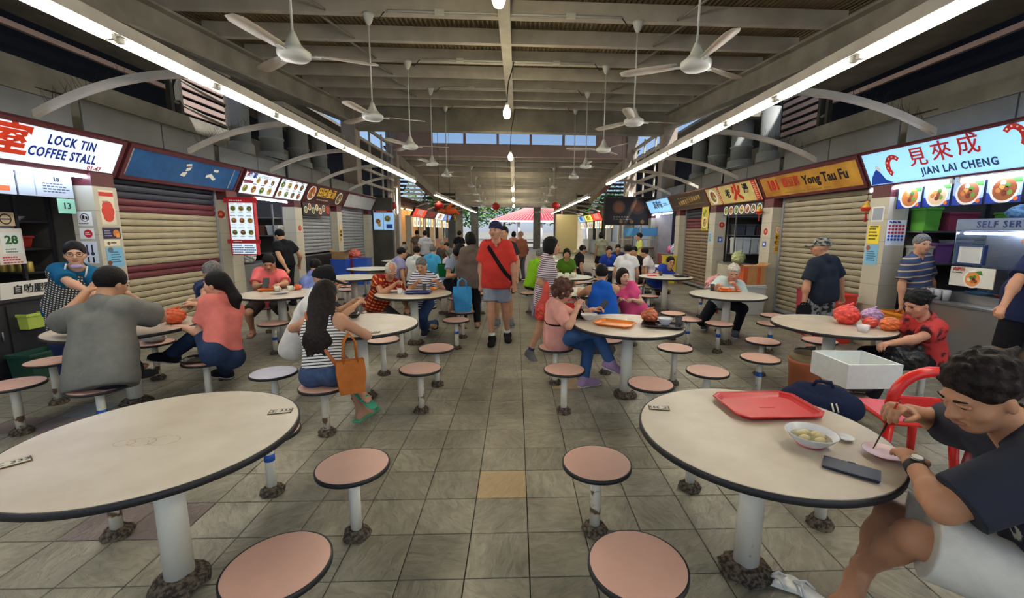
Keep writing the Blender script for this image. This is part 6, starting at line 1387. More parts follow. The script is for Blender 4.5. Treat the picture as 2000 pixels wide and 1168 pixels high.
# carried bags
def tote(label, loc, w_, h, d, rgb, rz=0, name='tote_bag', hl=.12):
    t = thing(name, label, 'bag', loc, rz); m = cloth(rgb)
    mb = MB().add([(-w_*.42, -d*.5, 0), (w_*.42, -d*.5, 0), (w_*.42, d*.5, 0), (-w_*.42, d*.5, 0), (-w_*.5, -d*.35, h*.6), (w_*.5, -d*.35, h*.6), (w_*.5, d*.35, h*.6), (-w_*.5, d*.35, h*.6), (-w_*.47, -d*.22, h), (w_*.47, -d*.22, h), (w_*.47, d*.22, h), (-w_*.47, d*.22, h), (-w_*.43, -d*.18, h*.96), (w_*.43, -d*.18, h*.96), (w_*.43, d*.18, h*.96), (-w_*.43, d*.18, h*.96)],
        [(3,2,1,0),(0,1,5,4),(1,2,6,5),(2,3,7,6),(3,0,4,7),(4,5,9,8),(5,6,10,9),(6,7,11,10),(7,4,8,11),(8,9,13,12),(9,10,14,13),(10,11,15,14),(11,8,12,15),(12,13,14,15)])
    obj('body_panel', mb, m, t)
    for q in (-1, 1): obj('handle', MB().tube([(-w_*.25, q*d*.2, h*.92), (-w_*.2, q*d*.2, h+hl*.7), (0, q*d*.12, h+hl), (w_*.2, q*d*.2, h+hl*.7), (w_*.25, q*d*.2, h*.92)], .008, 6), m, t)
    return t
tote('bright blue tote bag standing on a stool by the aisle', (-.78, 6.25, SZ+.001), .27, .36, .16, (70, 160, 220), .25)
tote('tan leather bucket bag hanging at the denim shorts woman side', (-1.22, 3.13, .38), .2, .24, .13, (190, 112, 54), .5, 'handbag', .2)
strap(SW[1], SW[0], (-.1, 0, .46), (.16, 0, .02), .012, mat('tan_leather', (176, 100, 48), .5), grow=.026)
tote('glossy green shoulder bag of the bending woman', tuple(world(GB[1], GB[0], GB[1]['ch']+A(.2, -.02, -.2))), .28, .22, .1, (20, 96, 48), .3, 'shoulder_bag', .22)
rb_ = bag('red plastic carrier bag hanging from the striped top woman arm', *world(RB[1], RB[0], RB[1]['wr'][1][4]+A(.05, .06, -.46)), .11, (226, 72, 54), 13, knot=False, tall=1.5, name='carrier_bag')
solid('neck', [cap(A(0, 0, .2), A(.02, -.02, .46), .07, .025, .03)], .009, MATS['film_226_72_54'], rb_)
tote('black handbag on the curly haired woman lap', tuple(world(CW[1], CW[0], A(.02, .24, .56))), .24, .17, .11, (30, 30, 34), -1.4, 'handbag', .06)
tote('lilac patterned cloth bag beside the striped top woman', tuple(world(RB[1], RB[0], A(-.16, -.08, .5))), .2, .26, .1, (140, 128, 160), -1.5, 'cloth_bag', .1)
tote('black bag held at the camouflage cap man hip', tuple(world(CM[1], CM[0], CM[1]['wr'][-1][0]+A(-.03, -.04, -.22))), .2, .2, .08, (28, 28, 32), .3, 'pouch', .03)
tote('dark red bag leaning behind the blue tank top man', (.95, 5.0, SZ+.001) if False else (.72, 5.55, .42), .26, .22, .1, (206, 56, 56), 0, 'shopping_bag', .05)
# navy backpack on a stool
bp = thing('backpack', 'navy backpack with white zip pulls on a stool behind the near table', 'bag', (1.98, 2.6, SZ+.001), -.35)
solid('body_panel', [cap(A(-.15, 0, .09), A(.15, -.03, .08), .09, .085, .03), cap(A(-.1, .03, .15), A(.1, 0, .14), .06, k=.03)], .01, cloth((34, 42, 70)), bp, post=[('h', A(0, 0, 0), A(0, 0, -1), 0)])
obj('top_handle', MB().tube([(-.06, 0, .18), (-.04, -.02, .235), (.04, -.02, .235), (.07, 0, .17)], .011, 8), cloth((34, 42, 70)), bp)
for x in (.03, .055): obj('zip_pull', MB().tube([(x, -.1, .125), (x+.01, -.125, .08)], .005, 6), prnt((230, 224, 206)), bp)
# foam box on the taped stool
fb = thing('foam_box', 'open white polystyrene box resting on a pink stool', 'box', (2.735, 3.265, SZ+.001), .0); FO = mat('polystyrene', (234, 238, 236), .7, noise=.05, nscale=20)
obj('base_panel', MB().box(-.215, .215, -.205, .205, 0, .02), FO, fb)
for a in ((-.215, .215, -.205, -.185), (-.215, .215, .185, .205), (-.215, -.195, -.185, .185), (.195, .215, -.185, .185)): obj('side_panel', MB().box(*a, .02, .19), FO, fb)
# clay coloured bucket
bk = thing('bucket', 'terracotta coloured bucket of dark waste beside the foam box', 'bucket', (2.93, 4.1-.02, 0)); TC = plastic((206, 122, 84), .5)
obj('shell', MB().lathe([(.13, 0), (.15, .02), (.17, .29), (.18, .3), (.18, .325), (.165, .325), (.158, .3), (.125, .03), (.0001, .03)], n=32), TC, bk); obj('waste', MB().lathe([(.15, .24), (.1, .265), (.0001, .27)], n=20), mat('dark_waste', (44, 34, 36), .7, bump=.6, bscale=30), bk)
obj('liner_film', MB().lathe([(.166, .3), (.172, .335), (.14, .39), (.1, .37), (.12, .31)], n=24), mat('clear_liner', (190, 170, 130), .3, alpha=.6), bk)
bag('black rubbish bag held on the floral blouse woman lap', 3.3, 3.42, .45, .15, (26, 26, 30), 15, knot=False, flat=.6, name='rubbish_bag')
# plastic chairs
def chair(label, loc, rz, rgb):
    t = thing('plastic_chair', label, 'chair', loc, rz); m = plastic(rgb, .25)
    obj('seat', MB().bbox(-.2, .2, -.2, .2, .42, .45, .012), m, t)
    for sx in (-1, 1):
        for sy in (-1, 1): obj('leg', MB().cone((sx*.21, sy*.21, 0), (sx*.17, sy*.17, .43), .02, .028, 8), m, t)
    def arch(w_, h, n=14): return [(w_*math.cos(PI-PI*i/(n-1))*(1 if True else 0), .2+.03*0, .58+h*math.sin(PI*i/(n-1))) for i in range(n)]
    pts = [(-.19, .2, .44), (-.2, .21, .58)]+[(x, .215, z) for x, y, z in arch(.2, .2)]+[(.2, .21, .58), (.19, .2, .44)]
    obj('back_frame', MB().tube(pts, .032, 10), m, t)
    obj('back_panel', MB().bbox(-.17, .17, .195, .22, .5, .62, .008), m, t)
    return t
chair('bright red plastic chair beside the jersey man', (2.5, 2.55, 0), PI*.93, (220, 44, 40))
chair('maroon plastic chair behind the jersey man head', (2.75, 2.0, 0), -1.7, (120, 36, 38))
# white slippers on the floor
for k, (x, y, a) in enumerate(((1.22, 1.68, 1.0), (1.29, 1.62, .5))):
    t = thing('flip_flop', '%s white flip flop on the floor beneath the near table' % ('left', 'right')[k], 'flip flop', (x, y, 0), a)
    solid('sole', [cap(A(0, -.085, .011), A(0, .08, .011), .038, .046, .02, 4.0, A(0, 0, 1))], .005, plastic((226, 226, 220), .6), t)
    obj('strap', MB().tube([(-.042, -.0, .015), (-.02, .03, .045), (0, .07, .02)], .006, 6).tube([(.042, 0, .015), (.02, .03, .045), (0, .07, .02)], .006, 6), plastic((210, 212, 214)), t)
# ================================================================ what stands in and before the stalls
SSTEEL = mat('stainless', (176, 178, 180), .3, metal=.85); DK = mat('dark_counter', (44, 44, 50), .5, noise=.3, nscale=5)
def unit(name, label, cat, x0, x1, y0, y1, h, m, top=None, doors=0, side=-1):
    t = thing(name, label, cat, ((x0+x1)/2, (y0+y1)/2, 0)); a, b = (x1-x0)/2, (y1-y0)/2
    obj('carcass', MB().box(-a, a, -b, b, .05, h-.03), m, t); obj('worktop', MB().bbox(-a-.02, a+.02, -b-.02, b+.02, h-.03, h, .004), top or SSTEEL, t); obj('plinth', MB().box(-a+.03, a-.03, -b+.02, b-.02, 0.0, .05), DK, t)
    for k in range(doors):
        ya = -b+2*b*k/doors+.015; yb = -b+2*b*(k+1)/doors-.015; xf = a+.001 if side < 0 else -a-.013
        d = obj('door', MB().box(xf, xf+.012, ya, yb, .09, h-.06), m, t); obj('handle', MB().tube([(xf+(.02 if side < 0 else -.01), yb-.05, h*.5), (xf+(.02 if side < 0 else -.01), yb-.05, h*.62)], .006, 6), SSTEEL, d)
    return t
def rack(name, label, x0, x1, y0, y1, zs, m, posts=True, zt=None):
    t = thing(name, label, 'rack', ((x0+x1)/2, (y0+y1)/2, 0)); a, b = (x1-x0)/2, (y1-y0)/2
    for z in zs: obj('shelf', MB().box(-a, a, -b, b, z-.012, z+.012), m, t)
    if posts:
        for sx in (-1, 1):
            for sy in (-1, 1): obj('post', MB().box(sx*a-.015, sx*a+.015, sy*b-.015, sy*b+.015, 0, zt or zs[-1]+.02), m, t)
    return t
def crate(label, c, d, rgb, rz=0, name='crate', lid=False):
    t = thing(name, label, 'crate', c, rz); m = plastic(rgb, .5); a, b, h = d[0]/2, d[1]/2, d[2]
    obj('tub', MB().add([(-a*.88, -b*.88, 0), (a*.88, -b*.88, 0), (a*.88, b*.88, 0), (-a*.88, b*.88, 0), (-a, -b, h), (a, -b, h), (a, b, h), (-a, b, h), (-a*.92, -b*.92, h), (a*.92, -b*.92, h), (a*.92, b*.92, h), (-a*.92, b*.92, h), (-a*.82, -b*.82, .02), (a*.82, -b*.82, .02), (a*.82, b*.82, .02), (-a*.82, b*.82, .02)],
        [(3,2,1,0),(0,1,5,4),(1,2,6,5),(2,3,7,6),(3,0,4,7),(4,5,9,8),(5,6,10,9),(6,7,11,10),(7,4,8,11),(8,9,13,12),(9,10,14,13),(10,11,15,14),(11,8,12,15),(12,13,14,15)]), m, t)
    obj('rim', MB().bbox(-a-.01, a+.01, -b-.01, -b+.01, h-.03, h, .003).bbox(-a-.01, a+.01, b-.01, b+.01, h-.03, h, .003).bbox(-a-.01, -a+.01, -b+.01, b-.01, h-.03, h, .003).bbox(a-.01, a+.01, -b+.01, b-.01, h-.03, h, .003), m, t)
    if lid: obj('lid', MB().bbox(-a, a, -b, b, h+.001, h+.03, .006), plastic([min(255, v+20) for v in rgb], .5), t)
    return t
def carton(label, c, d, rgb=(170, 128, 84), rz=0, stripe=None):
    t = thing('carton', label, 'box', c, rz); m = mat('card_%d_%d_%d' % rgb, rgb, .85, noise=.15, nscale=8); a, b, h = d[0]/2, d[1]/2, d[2]
    obj('walls', MB().box(-a, a, -b, b, 0, h), m, t)
    for q in (-1, 1): obj('flap', MB().add([(q*a, -b, h), (q*a, b, h), (q*(a+.1), b*.95, h+.05), (q*(a+.1), -b*.95, h+.05), (q*a, -b, h+.005), (q*a, b, h+.005), (q*(a+.1), b*.95, h+.055), (q*(a+.1), -b*.95, h+.055)], [(0,1,2,3),(7,6,5,4),(0,3,7,4),(1,5,6,2),(0,4,5,1),(3,2,6,7)]), m, t)
    if stripe: obj('printed_stripe', MB().box(-a-.001, -a*.6, -b-.001, b+.001, .02, h-.02).box(a*.3, a*.6, -b-.001, b+.001, .02, h-.02), prnt(stripe), t)
    return t
# ---- coffee stall, left foreground
unit('stall_counter', 'dark counter of the coffee stall', 'counter', -5.75, -5.2, 3.5, 5.05, .82, DK, DK, 3)
rack('drink_rack', 'dark shelf rack behind the coffee stall counter', -6.75, -5.74, 5.28, 5.64, [.5, 1.02, 1.3, 1.62], DK, zt=1.95)
board('notice_board', 'grey notice board with printed lines over the coffee stall', 'notice', (-5.3, 4.95, 1.9), (0, 1, 0), (0, 0, 1), .58, .26, .015, prnt((168, 178, 190)), [('t', '18', .07, .4, .2, BLK, .001), ('l', .4, .15, .3, 4, .03, (70, 76, 90)), ('r', .17, .13, .01, .24, (130, 136, 146))])
board('festive_panel', 'festive printed panel with red and gold figures at the left edge', 'poster', (-5.29, 4.4, 1.9), (0, 1, 0), (0, 0, 1), .52, .26, .015, prnt((178, 186, 196)), [('c', .2, .15, .08, (200, 60, 40)), ('c', .2, .16, .05, (235, 190, 80)), ('c', .38, .15, .07, (240, 236, 230)), ('c', .38, .15, .05, (205, 205, 210)), ('r', .38, .06, .16, .05, (205, 100, 50)), ('c', .2, .06, .05, (220, 150, 70))])
board('price_card', 'mint green card numbered thirteen hanging in the coffee stall', 'card', (-5.29, 5.32, 1.72), (0, 1, 0), (0, 0, 1), .2, .17, .006, prnt((150, 210, 190)), [('t', '13', .1, .1, .085, (40, 60, 60), .001)])
board('no_smoking_card', 'small no smoking card in the coffee stall', 'card', (-5.7, 5.05, 1.57), (0, 1, 0), (0, 0, 1), .18, .15, .005, prnt((206, 186, 150)), [('c', .09, .075, .06, BLK), ('c', .09, .075, .048, (206, 186, 150)), ('r', .09, .075, .09, .014, BLK)])
board('wall_calendar', 'tear-off calendar showing the date 28', 'calendar', (-5.7, 5.02, 1.14), (0, 1, 0), (0, 0, 1), .26, .4, .012, prnt((226, 216, 206)), [('r', .14, .24, .2, .24, (232, 236, 230)), ('t', '28', .13, .14, .27, (50, 110, 60), .004), ('l', .14, .17, .14, 2, .03, (90, 120, 90)), ('l', .13, .08, .2, 3, .03, (190, 60, 60))])
board('self_service_sign', 'white sign with four dark characters on the coffee stall counter', 'sign', (-5.17, 4.5, .83), (0, 1, 0), (.12, 0, 1), .56, .17, .01, prnt((226, 222, 214)), [('t', '自助服務', .1, .3, .085, (50, 50, 54), .002)])
for k in range(10):
    t = thing('drink_can', '%s gold drink can from the left on the coffee rack' % ORD[k], 'can', (-6.62+.095*k, 5.36, 1.033), group='gold drink cans on the coffee rack')
    obj('can_body', MB().lathe([(.03, 0), (.034, .006), (.034, .11), (.028, .122)], n=14), mat('gold_can', (206, 178, 92), .35, metal=.4), t); obj('can_lid', MB().lathe([(.027, .122), (.027, .124)], n=14), SSTEEL, t)
crate('red basket on the coffee rack', (-6.1, 5.45, 1.313), (.4, .26, .14), (170, 50, 44), name='basket')
for k in range(3): bowl('stack of white saucers, %s on the coffee rack' % ('left', 'middle', 'right')[k], -6.5+.28*k, 5.45, 1.634, .09, .05, (226, 228, 226), name='saucer')
bag('bag of clear cups above the red basket', -6.1, 5.45, 1.46, .1, (206, 210, 214), 21, knot=False, name='cup_bag')
tray('white tray with paper on the coffee counter', -5.45, 4.72, .821, .34, .3, 0, (214, 214, 210))
crate('yellow green hanging bin of the coffee stall', (-5.145, 4.72, .5), (.12, .2, .16), (176, 196, 84), name='bin')
crate('dark blue crate on the floor of the coffee stall', (-5.0, 5.25, 0.05), (.3, .5, .4), (30, 40, 90))
crate('dark green crate under the coffee counter', (-5.02, 4.62, .0), (.24, .4, .28), (30, 70, 56))
# ---- noodle stall, right foreground
unit('stall_counter', 'steel counter of the noodle stall', 'counter', 4.98, 5.6, 3.5, 5.1, .8, SSTEEL, SSTEEL, 0, 1)
dc = thing('display_cabinet', 'glass display cabinet with blue self service fascia', 'cabinet', (5.35, 4.35, .8))
obj('fascia', MB().bbox(-.2, .2, -.75, .6, .82, .95, .01), mat('grey_blue_fascia', (120, 134, 160), .4), dc)
fs = thing('t', 't', 't') if False else None
q = text('SELF SERVICE', .1, 0, 0, prnt((40, 60, 120)), dc, name='lettering', bold=.001); q.matrix_local = frame((-.205, .02, .885), (0, -1, 0), (0, 0, 1))
for y in (-.74, .59): obj('end_pane', MB().box(-.19, .19, y-.004, y+.004, .0, .82), GLASS, dc)
obj('front_pane', MB().box(-.194, -.188, -.73, .58, .3, .82), GLASS, dc); obj('shelf', MB().box(-.18, .2, -.73, .58, .4, .41), GLASS, dc); obj('back_panel', MB().box(.195, .21, -.74, .6, 0, .82), SSTEEL, dc); obj('cabinet_base', MB().box(-.19, .19, -.74, .6, 0.002, .1), SSTEEL, dc)
obj('light_strip', MB().cone((-.12, -.7, .79), (-.12, .55, .79), .014, n=8), COOL, dc)
for k in range(4): tray('%s food tray inside the glass cabinet' % ORD[k], 5.33, 3.78+.3*k, .905, .26, .26, 0, [(200, 60, 60), (226, 220, 210), (150, 60, 50), (90, 150, 190)][k], name='food_tray')
board('plaque', 'framed white plaque standing on the noodle counter', 'plaque', (5.125, 4.86, 1.24), (0, -1, 0), (0, 0, 1), .3, .22, .02, prnt((226, 228, 226)), [('r', .15, .11, .2, .17, (200, 204, 206))], border=prnt((50, 70, 120)), bw=.018)
board('photo_board', 'photo board of prawn noodles on the noodle counter', 'sign', (5.125, 4.9, .99), (0, -1, 0), (0, 0, 1), .48, .22, .01, prnt((226, 224, 216)), [('d', .26, .09, .1, (226, 150, 80)), ('p', [(.2, .16), (.34, .19), (.36, .14)], (70, 130, 50)), ('t', '肉脞麵', .045, .1, .19, (190, 60, 50), .001), ('l', .1, .15, .16, 1, .02, BLK)])
for k in range(3):
    cup('%s steel utensil holder on the noodle counter' % ORD[k], 5.04, 5.02-.1*k, .801, .04, .13, (170, 172, 174), name='utensil_holder', handle=False)
for k in range(2): bag('%s blue plastic bag on top of the display cabinet' % ORD[k], 5.35, 4.0+.45*k, 1.751, .13, [(60, 130, 200), (120, 170, 210)][k], 30+k, knot=False, flat=.5)
crate('orange crate under the noodle counter', (4.78, 5.05, .42), (.3, .42, .2), (222, 134, 34))
crate('grey lidded bin below the orange crate', (4.78, 5.05, 0.0), (.32, .4, .4), (150, 152, 152), lid=True, name='bin')
rack('back_rack', 'dark rack of boxes behind the noodle stall man', 6.4, 7.4, 5.36, 5.74, [.8, 1.2, 1.6], DK, zt=2.0)
for k, (c, rgb) in enumerate((((6.6, 5.55, 1.613), (110, 170, 60)), ((7.1, 5.55, 1.613), (130, 50, 60)), ((6.6, 5.55, 1.213), (90, 120, 120)), ((7.1, 5.55, 1.213), (190, 190, 190)), ((6.8, 5.55, .813), (90, 60, 110)))):
    crate('%s coloured tub on the rack behind the noodle stall man' % ORD[k], c, (.3, .3, .26), rgb, name='tub')
wf = thing('table_fan', 'small white table fan on the noodle counter', 'fan', (5.06, 5.07-.38, .801)) if False else None
# ---- other stalls
unit('stall_counter', 'steel counter with glass front of the lit menu stall', 'counter', -5.75, -5.25, 8.45, 10.35, .85, SSTEEL, SSTEEL, 3)
rack('steel_shelf', 'steel shelf rack in the lit menu stall', -6.3, -5.45, 10.08, 10.5, [1.0, 1.4, 1.8], SSTEEL, zt=2.1)
for k in range(4): crate('%s pot on the lit menu stall shelf' % ORD[k], (-6.12+.3*(k % 3), 10.28, 1.413 if k < 3 else 1.013), (.26, .26, .22), [(150, 150, 150), (90, 60, 40), (180, 180, 176), (120, 40, 36)][k], name='stock_pot')
bag('white printed carrier bag hanging in the lit menu stall', -5.45, 9.05, .86, .14, (226, 222, 214), 40, knot=True, tall=1.3, name='carrier_bag')
unit('stall_counter', 'low dark counter beneath the half lowered grey shutter', 'counter', -5.75, -5.3, 10.8, 12.75, .9, DK, SSTEEL, 2)
unit('stall_counter', 'counter of the soup stall', 'counter', 5.05, 5.5, 8.7, 10.65, .85, TILEW, SSTEEL, 2, 1)
rack('steel_shelf', 'steel shelf rack in the soup stall', 5.3, 6.3, 10.4, 10.8, [1.05, 1.5, 1.95], SSTEEL, zt=2.2)
for k in range(5): crate('%s white container on the soup stall shelf' % ORD[k], (5.45+.19*k, 10.6, 1.063), (.17, .3, .36), [(222, 226, 228), (214, 222, 226), (190, 196, 200), (226, 226, 222), (150, 160, 170)][k], name='container', lid=True)
for k in range(4): crate('%s grey tub on the upper soup stall shelf' % ORD[k], (5.47+.24*k, 10.6, 1.513), (.22, .3, .26), [(70, 74, 80), (96, 104, 112), (80, 60, 60), (60, 70, 90)][k], name='tub')
bag('clear bag of cabbage on the soup stall counter', 5.2, 9.95, .851, .15, (206, 210, 150), 41, knot=True, tall=1.2, name='vegetable_bag')
board('dish_banner', 'row of round dish pictures hanging under the soup signboard', 'sign', (5.02, 10.5, 1.96), (0, -1, 0), (0, 0, 1), 1.7, .24, .02, prnt((60, 52, 46)), [('d', .13+.24*k, .12, .1, FOOD[k]) for k in range(7)])
unit('stall_counter', 'lit counter of the pale blue sign stall', 'counter', 5.05, 5.5, 13.5, 15.3, .85, mat('red_counter', (150, 50, 44), .5), SSTEEL, 2, 1)
struct('wall_lit_right', MB().box(6.6, 6.65, 13.5, 15.85, 0, 2.6), mat('blue_stall_wall', (130, 150, 210), .6), 'blue back wall of the pale blue sign stall')
bag('white bag hanging in the pale blue sign stall', 5.15, 13.9, .86, .15, (210, 216, 236), 42, tall=1.4)
bag('pink bag hanging above the white one', 5.15, 14.3, .86, .13, (226, 110, 150), 43, tall=1.2)
crate('yellow tub at the pale blue sign stall', (4.75, 13.3, 0), (.35, .35, .85), (222, 200, 50), name='tub')
# ---- between stalls and tables
crate('tall grey polystyrene crate against the third right pillar', (4.55, 8.25, 0), (.5, .42, .55), (186, 190, 192), name='foam_crate', lid=True)
carton('brown carton with orange stripes and open flaps', (4.55, 8.25, .582), (.42, .36, .36), (186, 136, 88), 0, (190, 84, 44))
for k, (x, y) in enumerate(((4.62, 6.45), (4.66, 6.05))): crate(('maroon waste bin beside the beige shutter', 'red lined waste bin next to the maroon one')[k], (x, y, 0), (.34, .36, .72), ((150, 44, 60), (214, 66, 50))[k], name='waste_bin')
st_ = thing('plastic_stool', 'red plastic stool carrying a pinkish bag', 'stool', (3.75, 8.0, 0)); m = plastic((214, 60, 50), .35)
obj('seat', MB().bbox(-.16, .16, -.16, .16, .42, .45, .01), m, st_)
for sx in (-1, 1):
    for sy in (-1, 1): obj('leg', MB().cone((sx*.18, sy*.18, 0), (sx*.13, sy*.13, .42), .022, .026, 8), m, st_)
bag('pinkish bag of goods on the red plastic stool', 3.75, 8.0, .451, .16, (226, 160, 160), 44, tall=1.2)
for k, (x, y, rgb) in enumerate(((-4.85, 12.2, (40, 80, 180)), (-4.4, 12.6, (40, 90, 190)), (-4.75, 13.0, (200, 60, 50)))): crate(('blue drum bin by the grey shutter', 'second blue drum bin by the aisle side', 'red tub behind the blue drum bins')[k], (x, y, 0), (.4, .4, .75), rgb, name='waste_bin')
carton('carton of goods on the blue drum bin', (-4.85, 12.2, .752), (.34, .34, .2), (150, 120, 84)); bag('coral bag beside the carton on the drum bins', -4.75, 13.0, .752, .17, (226, 110, 96), 45, flat=.6)
# steel tray racks right of the aisle
for k in range(2):
    t = rack('tray_rack', ('near', 'far')[k]+' steel tray return rack with blue headers', 3.7+.62*k, 4.26+.62*k, 15.0, 15.5, [.25, .6, .95, 1.3], SSTEEL, zt=1.75)
    obj('header', MB().box(-.27, .27, -.27, -.25, 1.42, 1.7), prnt((70, 130, 170)), t)
    for z in (.25, .6, .95):
        for c in range(2): obj('stacked_tray', MB().bbox(-.22+.24*c, -.02+.24*c, -.2, .2, z+.013, z+.08, .01), plastic([(60, 50, 46), (110, 70, 50)][c]), t)
board('dark_banner', 'large dark food banner above the steel tray racks', 'banner', (3.3, 16.33-.1, 1.85), (1, 0, 0), (0, 0, 1), 1.9, .95, .03, prnt((34, 28, 26)), [('c', .5, .6, .24, (84, 64, 48)), ('c', .5, .6, .17, (120, 76, 44)), ('c', 1.2, .6, .26, (74, 50, 36)), ('c', 1.2, .62, .16, (110, 62, 34)), ('c', 1.62, .7, .15, (90, 74, 44)), ('l', .7, .25, .8, 2, .08, (150, 146, 136)), ('c', .6, .08, .07, (150, 110, 66)), ('c', 1.0, .08, .07, (140, 104, 60)), ('c', 1.4, .08, .07, (150, 110, 66))])
struct('wall_banner_right', MB().box(3.25, 5.6, 16.3, 16.36, 1.8, 2.85).box(3.25, 3.32, 16.3, 16.36, 0, 1.8), CONC_D, 'frame behind the dark food banner')
# ---- far stall blocks
GOLDL = glow((255, 190, 110), 1.0)
for s, side in ((-1, 'left'), (1, 'right')):
    x0, x1 = sorted((s*5.75, s*8.3))
    struct('wall_far_block_'+side, MB().box(x0, x1, 22.0, 34.5, 2.75, 3.2).box(x0, x1, 34.3, 34.5, 0, 2.75), CONC_D, 'slab over the far %s stalls' % side)
    for k in range(4):
        ya, yb = 22.1+3.05*k, 22.1+3.05*(k+1)-.05
        bm_ = [(LIT_W, (226, 60, 40)), (mat('brown_sign2', (80, 44, 40), .5), (200, 60, 50)), (glow((255, 240, 220), .5), (120, 60, 30)), (glow((90, 140, 220), .4), (230, 230, 240))][k] if s < 0 else [(mat('brown_sign3', (90, 60, 50), .5), (200, 180, 150)), (glow((226, 60, 50), .45), (250, 240, 230)), (glow((225, 215, 90), .45), (60, 60, 30)), (glow((130, 180, 240), .45), (30, 50, 90))][k]
        o_, u_ = ((-5.2, ya, 2.2), (0, 1, 0)) if s < 0 else ((5.0, yb, 2.2), (0, -1, 0))
        base = glow((200, 60, 40), .4) if (s < 0 and k == 0) else bm_[0]
        board('signboard', '%s lit signboard from the near end of the far %s stalls' % (ORD[k], side), 'sign', o_, u_, (-s*.22, 0, .43), yb-ya, .5, .08, base, [('t', ['海南鸡饭', '粥品美食', '烧腊饭店', '水果冰品'][k] if s < 0 else ['经济米粉', '釀豆腐湯', '炒粿條王', '咖啡奶茶'][k], .36, (yb-ya)/2, .25, (240, 230, 215) if base.name.startswith('glow_200') else bm_[1], .008)], border=MAROON, bw=.03)
        xb = s*6.9
        struct('wall_stall_back_%s_%d' % (side, k+1), MB().box(min(xb, xb+s*.05), max(xb, xb+s*.05), ya, yb, 0, 2.75), (mat('warm_stall_wall', (222, 178, 120), .6) if s < 0 else mat('cool_stall_wall', (190, 204, 222), .6)) if k < 3 else CONC_D, 'back wall of the %s far %s stall' % (NUM[k], side))
        unit('stall_counter', 'counter of the %s far %s stall' % (NUM[k], side), 'counter', *sorted((s*5.3, s*5.8)), ya+.25, yb-.1, .95, mat('warm_counter', (150, 90, 50), .5) if s < 0 else SSTEEL, SSTEEL, 0, s)
        struct('pillar_far_%s_%d' % (side, k+1), MB().box(*sorted((s*5.2, s*5.5)), ya-.05, ya+.2, 0, 2.25), TILEW, '%s pale pillar of the far %s stalls' % (NUM[k], side))
        if k < 3: sign_tube((s*6.3, ya+.3, 2.7), (s*6.3, yb-.3, 2.7), 'tube lighting the %s far %s stall' % (NUM[k], side), WARM if s < 0 else COOL)
        for c in range(3):
            hm_ = board('hanging_menu', '%s hanging menu card of the %s far %s stall' % (ORD[c], NUM[k], side), 'menu', ((-5.19, ya+.4+.8*c, 1.715) if s < 0 else (5.003, yb-.4-.8*c, 1.74)), u_, (0, 0, 1), .55, .5, .01, glow([(255, 230, 190), (190, 230, 240), (255, 200, 150)][c], .35), [('d', .27, .2, .15, FOOD[(k+c) % 8]), ('l', .27, .43, .4, 1, .05, (150, 40, 40))])
            obj('hanger', MB().box(.1, .12, .46, .62, -.012, -.008).box(.43, .45, .46, .62, -.012, -.008), SSTEEL, hm_)
# far cream cupboard and grey panel beside the doorway
unit('metal_cupboard', 'cream metal cupboard standing right of the far doorway', 'cupboard', 2.8, 4.3, 30.6, 31.2, 2.7, mat('cream_metal', (196, 180, 130), .5), mat('cream_metal2', (160, 150, 120), .5), 0, 1)
# lamps under the stall slabs
sign_tube((5.75, 3.6, 2.6), (5.75, 5.5, 2.6), 'tube light inside the noodle stall')
sign_tube((5.8, 8.9, 2.6), (5.8, 10.4, 2.6), 'tube light inside the soup stall')
sign_tube((5.8, 13.6, 2.6), (5.8, 15.4, 2.6), 'tube light inside the pale blue sign stall')
sign_tube((-5.9, 8.6, 2.6), (-5.9, 10.2, 2.6), 'tube light inside the lit menu stall')
for k, (c, d, rgb) in enumerate((((5.62, 5.6, 1.2), (.22, .22, .26), (120, 80, 140)), ((5.87, 5.6, 1.2), (.22, .22, .3), (176, 184, 190)), ((6.12, 5.6, 1.2), (.2, .22, .26), (90, 130, 130)), ((5.4, 5.6, 1.62), (.22, .22, .3), (96, 170, 60)), ((5.8, 5.6, 1.62), (.4, .24, .24), (150, 60, 80)), ((5.38, 5.6, 1.2), (.2, .2, .22), (190, 190, 186)))):
    crate('%s storage tub on the steel wall shelf of the noodle stall' % ORD[k], c, d, rgb, name='storage_tub', lid=k == 2)
for k, z in enumerate((1.187, 1.607)): obj('shelf_board', MB().box(5.26, 6.3, 5.47, 5.765, z-.012, z+.012), SSTEEL, bpy.data.objects['wall_partition_right_2'])
# ---- lanterns and hanging ornaments
RLAN = mat('red_lantern_cloth', (190, 34, 36), .6, noise=.15, nscale=10); GOLD = mat('gold_trim', (216, 166, 60), .35, metal=.5)
def lantern(label, x, y, z, r, ztop):
    t = thing('paper_lantern', label, 'lantern', (x, y, z), group='red lanterns across the hall')
    prof = [(r*math.sin(a)*1.0+.001, -r*.82*math.cos(a)) for a in [PI*k/12 for k in range(13)]]
    obj('globe', MB().lathe(prof, n=20), RLAN, t); obj('collar', MB().lathe([(r*.35, r*.78), (r*.35, r*.95)], n=14).lathe([(r*.35, -r*.95), (r*.35, -r*.78)], n=14), GOLD, t)
    obj('tassel', MB().cone((0, 0, -r*.95), (0, 0, -r*1.5), r*.12, r*.2, 8), GOLD, t); obj('cord', MB().cone((0, 0, r*.9), (0, 0, ztop-z), .008, n=5), SPIKE, t)
for k, (x, y, z) in enumerate(((-5.0, 17.9, 2.5), (-3.2, 18.5, 2.53), (-1.0, 21.7, 2.72), (1.93, 21.7, 2.8), (4.5, 19.0, 2.85))):
    lantern('%s round red lantern from the left across the hall' % ORD[k], x, y, z, .2, rz2(y)+.26 if y > 20 else rz1(y)+.26)
fo = thing('fish_ornament', 'orange and red fish shaped festive ornament hanging left of the aisle', 'ornament', (-2.45, 16.5, 2.25))
